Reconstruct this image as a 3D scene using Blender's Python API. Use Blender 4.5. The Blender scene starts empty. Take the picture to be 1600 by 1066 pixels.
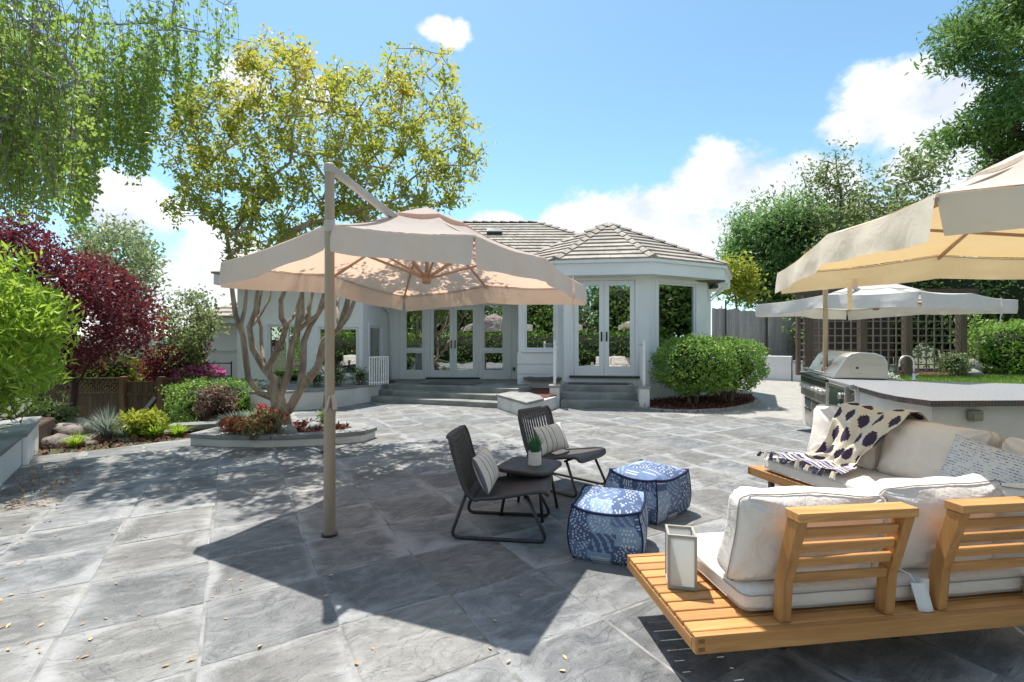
import bpy, bmesh, math, random
import numpy as np
from mathutils import Vector, Matrix, noise
rad = math.radians
scene = bpy.context.scene
COL = scene.collection
rng = np.random.default_rng(7)
random.seed(7)

# ------------------------------------------------------------------ camera
cam_d = bpy.data.cameras.new('camera')
cam_d.sensor_width = 36.0
cam_d.lens = 16.875
cam_d.clip_start = 0.05
cam_d.clip_end = 3000
cam = bpy.data.objects.new('camera', cam_d)
COL.objects.link(cam)
cam.location = (0, 0, 1.5)
cam.rotation_euler = (rad(90), 0, 0)
scene.camera = cam

# ------------------------------------------------------------------ light
SUN_EL, SUN_AZ = 67.0, -20.8          # azimuth measured from +Y towards +X
sun_dir = Vector((math.sin(rad(SUN_AZ)) * math.cos(rad(SUN_EL)), math.cos(rad(SUN_AZ)) * math.cos(rad(SUN_EL)), math.sin(rad(SUN_EL))))
sun_d = bpy.data.lights.new('sun', 'SUN')
sun_d.energy = 2.22
sun_d.angle = rad(0.53)
sun_d.color = (1.0, 0.955, 0.88)
sun = bpy.data.objects.new('sun', sun_d)
COL.objects.link(sun)
sun.rotation_euler = (-sun_dir).to_track_quat('-Z', 'Y').to_euler()

world = bpy.data.worlds.new('World')
scene.world = world
world.use_nodes = True
wn, wl = world.node_tree.nodes, world.node_tree.links
wn.clear()
w_out = wn.new('ShaderNodeOutputWorld')
w_bg = wn.new('ShaderNodeBackground')
w_bg.inputs['Strength'].default_value = 0.094
wl.new(w_bg.outputs[0], w_out.inputs['Surface'])
w_sky = wn.new('ShaderNodeTexSky')
w_sky.sky_type = 'NISHITA'
w_sky.sun_disc = False
w_sky.sun_elevation = rad(SUN_EL)
w_sky.sun_rotation = rad(SUN_AZ)
w_sky.altitude = 0
w_sky.air_density = 0.8
w_sky.dust_density = 0.35
w_sky.ozone_density = 3.0
# clouds: soft ellipses in azimuth / elevation, broken up by noise
w_tc = wn.new('ShaderNodeTexCoord')
w_sep = wn.new('ShaderNodeSeparateXYZ')
wl.new(w_tc.outputs['Generated'], w_sep.inputs[0])
w_az = wn.new('ShaderNodeMath'); w_az.operation = 'ARCTAN2'
wl.new(w_sep.outputs['X'], w_az.inputs[0]); wl.new(w_sep.outputs['Y'], w_az.inputs[1])
w_el = wn.new('ShaderNodeMath'); w_el.operation = 'ARCSINE'
wl.new(w_sep.outputs['Z'], w_el.inputs[0])
w_cmb = wn.new('ShaderNodeCombineXYZ')
wl.new(w_az.outputs[0], w_cmb.inputs['X']); wl.new(w_el.outputs[0], w_cmb.inputs['Y'])
# azimuth, elevation, half width, half height in degrees
CLOUDS = [
    (24.0, 16.6, 7.2, 3.8), (16.5, 14.2, 8.2, 3.6), (31.0, 14.5, 7.0, 4.0), (8.5, 13.6, 4.6, 3.2), (20.0, 11.6, 14.0, 3.2), (33.5, 11.6, 8.0, 3.4),
    (12.0, 10.0, 10.0, 2.4),
    (38.6, 21.4, 4.6, 2.6), (35.6, 20.0, 3.2, 2.0), (40.6, 18.6, 3.6, 2.0), (42.5, 20.6, 2.5, 2.0), (41.5, 15.5, 5.0, 3.0),
    (-8.4, 32.6, 2.3, 1.15), (-6.2, 32.6, 1.3, 1.2), (-6.9, 32.2, 2.2, 0.9),
    (-33.0, 6.0, 5.5, 3.2), (-31.0, 9.0, 3.4, 2.4), (-29.0, 24.5, 3.0, 2.2), (-39.0, 12.0, 4.0, 3.0), (-21.5, 25.5, 3.0, 2.0), (-3.0, 13.8, 3.5, 1.2), (-36.0, 4.0, 9.0, 2.8),
    (75.0, 14.0, 16.0, 5.0), (-80.0, 12.0, 15.0, 5.0), (120.0, 18.0, 15.0, 6.0), (175.0, 15.0, 20.0, 5.0), (-135.0, 17.0, 18.0, 6.0), (150.0, 33.0, 9.0, 4.0), (-160.0, 36.0, 8.0, 4.0), (60.0, 40.0, 8.0, 3.5), (95.0, 30.0, 12.0, 6.0), (-100.0, 28.0, 14.0, 6.0), (135.0, 48.0, 16.0, 7.0), (-120.0, 50.0, 18.0, 7.0), (180.0, 55.0, 20.0, 8.0), (-178.0, 26.0, 14.0, 6.0), (160.0, 22.0, 12.0, 6.0), (-150.0, 24.0, 10.0, 5.0), (100.0, 60.0, 20.0, 7.0), (-75.0, 38.0, 12.0, 6.0), (110.0, 10.0, 16.0, 4.0), (-115.0, 9.0, 18.0, 4.0), (-170.0, 70.0, 40.0, 6.0),  # clouds out of view, many of them added to brighten the house front
]
prev = None
for (a, e, ra, re) in CLOUDS:
    vm = wn.new('ShaderNodeVectorMath'); vm.operation = 'MULTIPLY_ADD'
    wl.new(w_cmb.outputs[0], vm.inputs[0])
    vm.inputs[1].default_value = (1 / rad(ra), 1 / rad(re), 0)
    vm.inputs[2].default_value = (-a / ra, -e / re, 0)
    ln = wn.new('ShaderNodeVectorMath'); ln.operation = 'LENGTH'
    wl.new(vm.outputs[0], ln.inputs[0])
    if prev is None:
        prev = ln.outputs['Value']
    else:
        mn = wn.new('ShaderNodeMath'); mn.operation = 'SMOOTH_MIN'; mn.inputs[2].default_value = 0.25
        wl.new(prev, mn.inputs[0]); wl.new(ln.outputs['Value'], mn.inputs[1])
        prev = mn.outputs[0]
def w_noise(scale, detail, rough, zs):
    mp = wn.new('ShaderNodeMapping'); mp.inputs['Scale'].default_value = (1, 1, zs)
    wl.new(w_tc.outputs['Generated'], mp.inputs[0])
    nz = wn.new('ShaderNodeTexNoise'); nz.inputs['Scale'].default_value = scale
    nz.inputs['Detail'].default_value = detail; nz.inputs['Roughness'].default_value = rough
    wl.new(mp.outputs[0], nz.inputs['Vector'])
    return nz.outputs['Fac']
def w_math(op, a, b, c=None):
    m = wn.new('ShaderNodeMath'); m.operation = op
    for i, v in enumerate((a, b, c)):
        if v is None: continue
        if isinstance(v, (int, float)): m.inputs[i].default_value = v
        else: wl.new(v, m.inputs[i])
    return m.outputs[0]
nz1 = w_noise(9.0, 12.0, 0.62, 1.3)
nz2 = w_noise(3.2, 4.0, 0.5, 1.6)
dens = w_math('SUBTRACT', 1.30, prev)
dens = w_math('MULTIPLY_ADD', w_math('SUBTRACT', nz1, 0.5), 2.3, dens)
dens = w_math('MULTIPLY_ADD', w_math('SUBTRACT', nz2, 0.5), 0.8, dens)
mr = wn.new('ShaderNodeMapRange'); mr.interpolation_type = 'SMOOTHSTEP'
mr.inputs['From Min'].default_value = 0.06; mr.inputs['From Max'].default_value = 0.62
wl.new(dens, mr.inputs['Value'])
w_fac = w_math('MULTIPLY', mr.outputs[0], 0.94)
cr = wn.new('ShaderNodeMapRange')
cr.inputs['From Min'].default_value = 0.38; cr.inputs['From Max'].default_value = 0.64
wl.new(nz1, cr.inputs['Value'])
w_cc = wn.new('ShaderNodeMix'); w_cc.data_type = 'RGBA'
w_cc.inputs[6].default_value = (2.9, 3.05, 3.35, 1); w_cc.inputs[7].default_value = (4.3, 4.35, 4.45, 1)  # cloud shading painted in: grey and white mixed by noise
wl.new(cr.outputs[0], w_cc.inputs[0])
w_mx = wn.new('ShaderNodeMix'); w_mx.data_type = 'RGBA'
w_wb = wn.new('ShaderNodeMix'); w_wb.data_type = 'RGBA'; w_wb.blend_type = 'MULTIPLY'; w_wb.inputs[0].default_value = 1.0
w_wb.inputs[7].default_value = (0.81, 0.93, 0.80, 1)      # white balance of the whole sky
wl.new(w_sky.outputs[0], w_wb.inputs[6])
wl.new(w_fac, w_mx.inputs[0]); wl.new(w_wb.outputs[2], w_mx.inputs[6]); wl.new(w_cc.outputs[2], w_mx.inputs[7])
wl.new(w_mx.outputs[2], w_bg.inputs['Color'])

vs = scene.view_settings
vs.view_transform = 'Standard'
vs.look = 'None'
vs.exposure = 1.66
vs.gamma = 1.0
vs.use_curve_mapping = False
scene.cycles.max_bounces = 8
scene.cycles.diffuse_bounces = 4
scene.cycles.transparent_max_bounces = 12
scene.cycles.use_denoising = True
scene.cycles.sample_clamp_indirect = 6.0
scene.cycles.caustics_reflective = False
scene.cycles.caustics_refractive = False

# ------------------------------------------------------------------ helpers
FPX = 750.0
def at(px, py, Y):
    return Vector(((px - 800) / FPX * Y, Y, 1.5 - (py - 533) / FPX * Y))
def gp(px, py, z=0.0):
    Y = (1.5 - z) * FPX / (py - 533)
    return Vector(((px - 800) / FPX * Y, Y, z))

def props(o, label=None, cat=None, group=None, kind=None):
    if label: o['label'] = label
    if cat: o['category'] = cat
    if group: o['group'] = group
    if kind: o['kind'] = kind
    return o
def thing(name, label, cat, loc=(0, 0, 0), rz=0.0, group=None):
    o = bpy.data.objects.new(name, None)
    COL.objects.link(o)
    o.location = loc
    o.rotation_euler = (0, 0, rz)
    o.empty_display_size = 0.1
    return props(o, label, cat, group)
def link_mesh(name, me, parent=None, loc=None, rot=None):
    o = bpy.data.objects.new(name, me)
    COL.objects.link(o)
    if parent: o.parent = parent
    if loc is not None: o.location = loc
    if rot is not None: o.rotation_euler = rot
    return o
def copy_tree(o, parent=None):
    c = o.copy()
    COL.objects.link(c)
    if parent: c.parent = parent
    for ch in list(o.children):
        copy_tree(ch, c)
    return c

class MB:
    """collects shapes for one mesh object"""
    def __init__(s):
        s.v, s.f, s.uv, s.col = [], [], [], []
    def add(s, vs_, fs_, col=None):
        b = len(s.v)
        s.v += [tuple(p) for p in vs_]
        s.f += [tuple(i + b for i in f) for f in fs_]
        if col is not None: s.col += [col] * len(fs_)
        return b
    def box(s, c, size, R=None, col=None, taper=None):
        hx, hy, hz = size[0] / 2, size[1] / 2, size[2] / 2
        P = []
        for z in (-hz, hz):
            k = taper if (taper and z > 0) else 1
            for x, y in ((-hx, -hy), (hx, -hy), (hx, hy), (-hx, hy)):
                p = Vector((x * k, y * k, z))
                if R is not None: p = R @ p
                P.append(p + Vector(c))
        s.add(P, [(3, 2, 1, 0), (4, 5, 6, 7), (0, 1, 5, 4), (1, 2, 6, 5), (2, 3, 7, 6), (3, 0, 4, 7)], col)
        return s
    def box2(s, a, b, col=None):
        return s.box([(a[i] + b[i]) / 2 for i in range(3)], [abs(b[i] - a[i]) for i in range(3)], None, col)
    def bar(s, a, b, w, h, up=(0, 0, 1), col=None):
        """rectangular bar from a to b; w across, h along up"""
        a, b = Vector(a), Vector(b)
        d = (b - a).normalized(); u = Vector(up)
        x = d.cross(u)
        if x.length < 1e-4: x = d.cross(Vector((0, 1, 0)))
        x.normalize(); u = x.cross(d).normalized()
        P = []
        for p in (a, b):
            for i, j in ((-1, -1), (1, -1), (1, 1), (-1, 1)):
                P.append(p + x * (w / 2 * i) + u * (h / 2 * j))
        s.add(P, [(0, 1, 2, 3), (7, 6, 5, 4), (0, 4, 5, 1), (1, 5, 6, 2), (2, 6, 7, 3), (3, 7, 4, 0)], col)
        return s
    def tube(s, pts, r, n=8, cap=True, closed=False):
        pts = [Vector(p) for p in pts]
        m = len(pts)
        rs = r if hasattr(r, '__len__') else [r] * m
        u = None; rings = []
        for i, p in enumerate(pts):
            if closed: d = pts[(i + 1) % m] - pts[i - 1]
            else: d = pts[min(i + 1, m - 1)] - pts[max(i - 1, 0)]
            if d.length < 1e-9: d = Vector((0, 0, 1))
            d.normalize()
            if u is None:
                u = d.orthogonal().normalized()
            else:
                u = u - d * u.dot(d)
                u = u.normalized() if u.length > 1e-6 else d.orthogonal().normalized()
            w = d.cross(u)
            rings.append([p + (u * math.cos(2 * math.pi * k / n) + w * math.sin(2 * math.pi * k / n)) * rs[i] for k in range(n)])
        V = [q for ring in rings for q in ring]
        F = []
        mm = m if closed else m - 1
        for i in range(mm):
            a, b = i * n, ((i + 1) % m) * n
            for k in range(n):
                F.append((a + k, a + (k + 1) % n, b + (k + 1) % n, b + k))
        if cap and not closed:
            F.append(tuple(reversed(range(n)))); F.append(tuple(range((m - 1) * n, m * n)))
        s.add(V, F)
        return s
    def lathe(s, prof, c=(0, 0, 0), n=20, capb=True, capt=True):
        V = []; F = []
        c = Vector(c)
        for (r, z) in prof:
            for k in range(n):
                a = 2 * math.pi * k / n
                V.append(c + Vector((r * math.cos(a), r * math.sin(a), z)))
        for i in range(len(prof) - 1):
            for k in range(n):
                F.append((i * n + k, i * n + (k + 1) % n, (i + 1) * n + (k + 1) % n, (i + 1) * n + k))
        if capb: F.append(tuple(reversed(range(n))))
        if capt: F.append(tuple(range((len(prof) - 1) * n, len(prof) * n)))
        s.add(V, F)
        return s
    def prism(s, poly, z0, z1):
        """poly counter-clockwise in xy; z0/z1 numbers or functions"""
        n = len(poly)
        g = lambda z, p: z(p[0], p[1]) if callable(z) else z
        V = [(p[0], p[1], g(z0, p)) for p in poly] + [(p[0], p[1], g(z1, p)) for p in poly]
        F = [tuple(reversed(range(n))), tuple(range(n, 2 * n))]
        F += [(i, (i + 1) % n, n + (i + 1) % n, n + i) for i in range(n)]
        s.add(V, F)
        return s
    def grid(s, fn, nu, nv, closed_u=False):
        V = [fn(i / (nu if closed_u else nu - 1), j / (nv - 1)) for j in range(nv) for i in range(nu)]
        F = []
        for j in range(nv - 1):
            for i in range(nu if closed_u else nu - 1):
                i2 = (i + 1) % nu
                F.append((j * nu + i, j * nu + i2, (j + 1) * nu + i2, (j + 1) * nu + i))
        s.add(V, F)
        return s
    def mesh(s, name, mat, smooth=False):
        me = bpy.data.meshes.new(name)
        me.from_pydata(s.v, [], s.f)
        if mat is not None: me.materials.append(mat)
        if s.col and len(s.col) == len(s.f):
            ca = me.attributes.new('Col', 'FLOAT_COLOR', 'FACE')
            ca.data.foreach_set('color', np.array([(*c, 1.0) for c in s.col], dtype=np.float32).ravel())
        if smooth: me.polygons.foreach_set('use_smooth', [True] * len(me.polygons))
        me.update()
        return me
    def build(s, name, mat, parent=None, smooth=False, bevel=0.0, seg=2, kind=None, label=None, loc=None, rot=None, wn_=True):
        o = link_mesh(name, s.mesh(name, mat, smooth), parent, loc, rot)
        if bevel:
            m = o.modifiers.new('bevel', 'BEVEL'); m.width = bevel; m.segments = seg
            m.limit_method = 'ANGLE'; m.angle_limit = rad(35); m.harden_normals = False
        if kind: o['kind'] = kind
        if label: o['label'] = label
        return o

def np_mesh(name, V, F, mat, col=None, smooth=False):
    """V (n,3), F (m,k) arrays; col per-face (m,) value"""
    V = np.asarray(V, dtype=np.float32); F = np.asarray(F, dtype=np.int32)
    me = bpy.data.meshes.new(name)
    m, k = F.shape
    me.vertices.add(len(V)); me.vertices.foreach_set('co', V.ravel())
    me.loops.add(m * k); me.loops.foreach_set('vertex_index', F.ravel())
    me.polygons.add(m)
    me.polygons.foreach_set('loop_start', np.arange(0, m * k, k, dtype=np.int32))
    me.polygons.foreach_set('loop_total', np.full(m, k, dtype=np.int32))
    if smooth: me.polygons.foreach_set('use_smooth', np.ones(m, dtype=bool))
    if mat is not None: me.materials.append(mat)
    me.update(calc_edges=True)
    if col is not None:
        c = np.asarray(col, dtype=np.float32)
        if c.ndim == 1: c = np.stack([c, c, c], 1)
        c = np.concatenate([c, np.ones((m, 1), np.float32)], 1)
        ca = me.attributes.new('Col', 'FLOAT_COLOR', 'FACE')
        ca.data.foreach_set('color', c.ravel())
    return me

def unit(a):
    return a / np.maximum(np.linalg.norm(a, axis=-1, keepdims=True), 1e-9)
def leaf_arrays(C, size, aspect=0.45, axis=None, axis_w=0.5, up_w=0.3, var=0.35, r=None, fold=0.18):
    """one folded leaf (4-vertex kite) per centre; returns V, F"""
    r = r or rng
    n = len(C)
    d = unit(r.normal(size=(n, 3)))
    if axis is not None: d = unit(d * (1 - axis_w) + np.asarray(axis) * axis_w)
    nn = unit(r.normal(size=(n, 3)) + np.array([0, 0, up_w * 3]))
    w = unit(np.cross(d, nn)); nn = np.cross(w, d)
    L = (size * (1 + var * (r.random(n) - 0.5) * 2))[:, None]
    W = L * aspect
    a = C
    p1 = C + d * L * 0.45 + w * W * 0.5 + nn * L * fold * 0.5
    p2 = C + d * L - nn * L * fold * 0.3
    p3 = C + d * L * 0.45 - w * W * 0.5 + nn * L * fold * 0.5
    V = np.stack([a, p1, p2, p3], 1).reshape(-1, 3)
    i = np.arange(n)[:, None] * 4
    F = np.concatenate([i + np.array([[0, 1, 2]]), i + np.array([[0, 2, 3]])], 1).reshape(-1, 3)
    return V, F
def leaves_obj(name, C, size, mat, parent=None, val=None, kind='stuff', **kw):
    V, F = leaf_arrays(np.asarray(C), size, **kw)
    n = len(C)
    c = rng.random(n) if val is None else np.asarray(val)
    me = np_mesh(name, V, F, mat, np.repeat(c, 2, axis=0))
    o = link_mesh(name, me, parent)
    if kind: o['kind'] = kind
    return o
def in_poly(P, poly):
    x, y = P[:, 0], P[:, 1]
    ins = np.zeros(len(P), bool)
    n = len(poly)
    for i in range(n):
        x1, y1 = poly[i]; x2, y2 = poly[(i + 1) % n]
        c = ((y1 > y) != (y2 > y)) & (x < (x2 - x1) * (y - y1) / (y2 - y1 + 1e-12) + x1)
        ins ^= c
    return ins

# ------------------------------------------------------------------ materials
class N:
    """small node-tree helper"""
    def __init__(s, name):
        s.m = bpy.data.materials.new(name); s.m.use_nodes = True
        s.t = s.m.node_tree; s.t.nodes.clear()
        s.out = s.t.nodes.new('ShaderNodeOutputMaterial')
    def n(s, typ, **kw):
        nd = s.t.nodes.new(typ)
        for k, v in kw.items(): setattr(nd, k, v)
        return nd
    def l(s, a, b): s.t.links.new(a, b)
    def put(s, sock, v):
        if v is None: return
        if hasattr(v, 'is_output') or isinstance(v, bpy.types.NodeSocket): s.l(v, sock)
        else: sock.default_value = v
    def math(s, op, a, b=None, c=None, clamp=False):
        nd = s.n('ShaderNodeMath', operation=op, use_clamp=clamp)
        for i, v in enumerate((a, b, c)): s.put(nd.inputs[i], v)
        return nd.outputs[0]
    def coord(s, which='Object', scale=(1, 1, 1), off=None):
        tc = s.n('ShaderNodeTexCoord')
        mp = s.n('ShaderNodeMapping'); mp.inputs['Scale'].default_value = scale
        s.l(tc.outputs[which], mp.inputs['Vector'])
        if off is not None: s.l(off, mp.inputs['Location'])
        return mp.outputs[0]
    def noise(s, vec, scale, detail=5, rough=0.55, dist=0.0):
        nd = s.n('ShaderNodeTexNoise'); nd.inputs['Scale'].default_value = scale
        nd.inputs['Detail'].default_value = detail; nd.inputs['Roughness'].default_value = rough
        nd.inputs['Distortion'].default_value = dist
        if vec is not None: s.l(vec, nd.inputs['Vector'])
        return nd.outputs['Fac']
    def ramp(s, fac, lo, hi, smooth=True):
        nd = s.n('ShaderNodeMapRange'); nd.interpolation_type = 'SMOOTHSTEP' if smooth else 'LINEAR'
        nd.inputs['From Min'].default_value = lo; nd.inputs['From Max'].default_value = hi
        s.l(fac, nd.inputs['Value'])
        return nd.outputs[0]
    def mix(s, fac, a, b, blend='MIX'):
        nd = s.n('ShaderNodeMix', data_type='RGBA', blend_type=blend)
        s.put(nd.inputs[0], fac)
        for i, v in ((6, a), (7, b)):
            if isinstance(v, tuple) and len(v) == 3: v = (*v, 1)
            s.put(nd.inputs[i], v)
        return nd.outputs[2]
    def rnd(s):
        return s.n('ShaderNodeObjectInfo').outputs['Random']
    def attr(s, name='Col'):
        return s.n('ShaderNodeAttribute', attribute_name=name)
    def bump(s, h, strength=0.3, dist=0.01, nrm=None):
        b = s.n('ShaderNodeBump'); b.inputs['Strength'].default_value = strength; b.inputs['Distance'].default_value = dist
        s.l(h, b.inputs['Height'])
        if nrm is not None: s.l(nrm, b.inputs['Normal'])
        return b.outputs[0]
    def bsdf(s, col, rough=0.6, metal=0.0, spec=0.5, nrm=None, **kw):
        p = s.n('ShaderNodeBsdfPrincipled')
        if isinstance(col, tuple) and len(col) == 3: col = (*col, 1)
        s.put(p.inputs['Base Color'], col); s.put(p.inputs['Roughness'], rough)
        s.put(p.inputs['Metallic'], metal); s.put(p.inputs['Specular IOR Level'], spec)
        if nrm is not None: s.l(nrm, p.inputs['Normal'])
        for k, v in kw.items(): s.put(p.inputs[k], v)
        return p.outputs[0]
    def done(s, sh):
        s.l(sh, s.out.inputs['Surface'])
        return s.m

def simple(name, col, rough=0.6, col2=None, vs_=3.0, bump=0.0, bs=60.0, metal=0.0, spec=0.4, stretch=(1, 1, 1), dist=0.004, rnd_amt=0.0, detail=6):
    k = N(name)
    v = k.coord('Object', stretch)
    c2 = col2 or tuple(x * 0.78 for x in col)
    f = k.ramp(k.noise(v, vs_, detail, 0.6), 0.3, 0.7)
    c = k.mix(f, col, c2)
    if rnd_amt:
        h = k.n('ShaderNodeHueSaturation')
        k.l(k.math('MULTIPLY_ADD', k.rnd(), rnd_amt * 2, 1 - rnd_amt), h.inputs['Value'])
        k.l(c, h.inputs['Color']); c = h.outputs[0]
    nrm = k.bump(k.noise(v, bs, 5, 0.6), bump, dist) if bump else None
    rf = k.math('MULTIPLY_ADD', f, 0.12, rough - 0.06)
    return k.done(k.bsdf(c, rf, metal, spec, nrm))

def foliage(name, a, b, c=None, trans=0.4, rough=0.45, tcol=None):
    """leaf colour varies leaf by leaf (face attribute); light comes through"""
    k = N(name)
    at_ = k.attr().outputs['Color']
    sp = k.n('ShaderNodeSeparateColor'); k.l(at_, sp.inputs[0])
    col = k.mix(sp.outputs[0], a, b)
    if c is not None:
        col = k.mix(k.ramp(sp.outputs[0], 0.72, 1.0), col, c)
    p = k.bsdf(col, rough, 0, 0.35)
    t = k.n('ShaderNodeBsdfTranslucent')
    k.l(k.mix(0.5, col, tcol or tuple(min(1, x * 1.6) for x in b)), t.inputs['Color'])
    mx = k.n('ShaderNodeMixShader'); mx.inputs[0].default_value = trans
    k.l(p, mx.inputs[1]); k.l(t.outputs[0], mx.inputs[2])
    return k.done(mx.outputs[0])

def fabric(name, col, trans_col=None, trans=0.0, weave=900.0, wr=0.15, col2=None, vcol=False):
    k = N(name)
    v = k.coord('Object')
    if vcol: c = k.attr().outputs['Color']
    else: c = k.mix(k.ramp(k.noise(v, 4.0, 6, 0.65), 0.35, 0.75), col, col2 or tuple(x * 0.9 for x in col))
    h = k.noise(v, weave, 2, 0.5)
    n1 = k.bump(h, 0.15, 0.001)
    n2 = k.bump(k.noise(v, 7.0, 5, 0.55, 0.6), wr, 0.03, n1)
    p = k.bsdf(c, 0.85, 0, 0.15, n2)
    if not trans: return k.done(p)
    t = k.n('ShaderNodeBsdfTranslucent'); t.inputs['Color'].default_value = (*trans_col, 1)
    k.l(n2, t.inputs['Normal'])
    mx = k.n('ShaderNodeMixShader'); mx.inputs[0].default_value = trans
    k.l(p, mx.inputs[1]); k.l(t.outputs[0], mx.inputs[2])
    return k.done(mx.outputs[0])

def wood(name, col, col2, axis=0, rough=0.5, gs=14.0, rnd_amt=0.12, bump=0.15):
    k = N(name)
    sc = [gs, gs, gs]; sc[axis] = gs * 0.07
    rv = k.n('ShaderNodeCombineXYZ'); r = k.rnd()
    for i in range(3): k.l(k.math('MULTIPLY', r, 37.0 + 11 * i), rv.inputs[i])
    v = k.coord('Object', tuple(sc), rv.outputs[0])
    g = k.noise(v, 1.6, 8, 0.62, 0.9)
    g2 = k.noise(v, 7.0, 4, 0.6)
    f = k.math('ADD', k.math('MULTIPLY', g, 0.75), k.math('MULTIPLY', g2, 0.25))
    c = k.mix(k.ramp(f, 0.32, 0.68), col2, col)
    h = k.n('ShaderNodeHueSaturation')
    k.l(k.math('MULTIPLY_ADD', r, rnd_amt * 2, 1 - rnd_amt), h.inputs['Value']); k.l(c, h.inputs['Color'])
    return k.done(k.bsdf(h.outputs[0], rough, 0, 0.4, k.bump(f, bump, 0.003)))

def slate_mat():
    k = N('slate')
    r = k.rnd()
    off = k.n('ShaderNodeCombineXYZ')
    for i in range(3): k.l(k.math('MULTIPLY', r, 91.0 + 17 * i), off.inputs[i])
    v = k.coord('Object', (1, 1, 1), off.outputs[0])
    vs2 = k.coord('Object', (1.7, 3.4, 2), off.outputs[0])
    n1 = k.noise(v, 2.4, 9, 0.62, 0.7)
    n2 = k.noise(vs2, 1.7, 8, 0.62, 2.4)
    n3 = k.noise(v, 26.0, 6, 0.7)
    c = k.mix(k.ramp(n1, 0.36, 0.64), (0.115, 0.117, 0.118), (0.195, 0.194, 0.19))
    c = k.mix(k.math('MULTIPLY', k.ramp(n2, 0.42, 0.72), 0.6), c, (0.34, 0.335, 0.325))
    # tone of the single stone: bluish, greenish or brown grey
    tone = k.mix(k.ramp(k.math('FRACT', k.math('MULTIPLY', r, 7.31)), 0.2, 0.8), (0.97, 1.0, 1.03), (1.03, 1.005, 0.965))
    c = k.mix(1.0, c, tone, 'MULTIPLY')
    hv = k.n('ShaderNodeHueSaturation')
    k.l(k.math('MULTIPLY_ADD', k.math('FRACT', k.math('MULTIPLY', r, 13.7)), 0.38, 0.81), hv.inputs['Value']); k.l(c, hv.inputs['Color'])
    c = hv.outputs[0]
    # pale mineral bloom towards the joints
    tc = k.n('ShaderNodeTexCoord'); sp = k.n('ShaderNodeSeparateXYZ'); k.l(tc.outputs['Object'], sp.inputs[0])
    e = k.math('MAXIMUM', k.math('ABSOLUTE', sp.outputs[0]), k.math('ABSOLUTE', sp.outputs[1]))
    e = k.math('MULTIPLY_ADD', e, 3.2, k.math('MULTIPLY_ADD', k.noise(v, 1.7, 6, 0.6, 1.0), 1.7, -0.85))
    bl = k.math('MULTIPLY', k.ramp(e, 0.66, 1.05), k.ramp(k.math('ADD', k.noise(k.coord('Object', (1, 1, 1), off.outputs[0]), 1.1, 3, 0.5), k.math('MULTIPLY', k.math('FRACT', k.math('MULTIPLY', r, 29.3)), 0.45)), 0.52, 0.86))
    c = k.mix(k.math('MULTIPLY', bl, 0.62), c, (0.43, 0.43, 0.43))
    c = k.mix(k.math('MULTIPLY', k.ramp(n3, 0.52, 0.8), 0.25), c, (0.38, 0.38, 0.37))
    # thin broken lines where a layer ends
    ct = k.noise(v, 1.9, 5, 0.55, 1.5)
    cl = k.math('SUBTRACT', 1.0, k.ramp(k.math('ABSOLUTE', k.math('SUBTRACT', k.math('FRACT', k.math('MULTIPLY', ct, 5.0)), 0.5)), 0.0, 0.035))
    cl = k.math('MULTIPLY', cl, k.ramp(k.noise(v, 3.1, 3, 0.5), 0.47, 0.62))
    c = k.mix(k.math('MULTIPLY', cl, 0.36), c, (0.09, 0.09, 0.09))
    n4 = k.noise(k.coord('Object', (1.0, 1.8, 1), off.outputs[0]), 95.0, 4, 0.75)
    c = k.mix(k.math('MULTIPLY', k.ramp(n4, 0.46, 0.72), 0.30), c, (0.38, 0.38, 0.37))
    c = k.mix(k.math('MULTIPLY', k.ramp(n4, 0.5, 0.3), 0.35), c, (0.11, 0.11, 0.11))
    # cleft layers: stepped relief
    st = k.noise(vs2, 1.3, 7, 0.5, 1.2)
    s5 = k.math('MULTIPLY', st, 9.0)
    fl = k.math('FLOOR', s5); fr = k.ramp(k.math('SUBTRACT', s5, fl), 0.78, 1.0)
    lay = k.math('ADD', fl, fr)
    nb = k.bump(lay, 0.6, 0.008)
    nb = k.bump(k.noise(vs2, 7, 8, 0.7), 0.6, 0.014, nb)
    nb = k.bump(n3, 0.4, 0.005, nb)
    nb = k.bump(n4, 0.3, 0.002, nb)
    rough = k.math('MULTIPLY_ADD', n1, -0.2, 0.72)
    return k.done(k.bsdf(c, rough, 0, 0.35, nb))

def glass_mat(name='window_glass', refl=0.42, tint=(0.55, 0.6, 0.6)):
    k = N(name)
    tr = k.n('ShaderNodeBsdfTransparent'); tr.inputs['Color'].default_value = (*tint, 1)
    gl = k.n('ShaderNodeBsdfGlossy'); gl.inputs['Roughness'].default_value = 0.0
    gl.inputs['Color'].default_value = (0.95, 0.97, 0.97, 1)
    nb = k.bump(k.noise(k.coord('Object'), 1.4, 2, 0.5), 0.04, 0.05)
    k.l(nb, gl.inputs['Normal'])
    lw = k.n('ShaderNodeLayerWeight'); lw.inputs['Blend'].default_value = 0.25
    f = k.math('MULTIPLY_ADD', lw.outputs['Fresnel'], 0.6, refl - 0.05, clamp=True)
    mx = k.n('ShaderNodeMixShader'); k.l(f, mx.inputs[0])
    k.l(tr.outputs[0], mx.inputs[1]); k.l(gl.outputs[0], mx.inputs[2])
    return k.done(mx.outputs[0])

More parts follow.
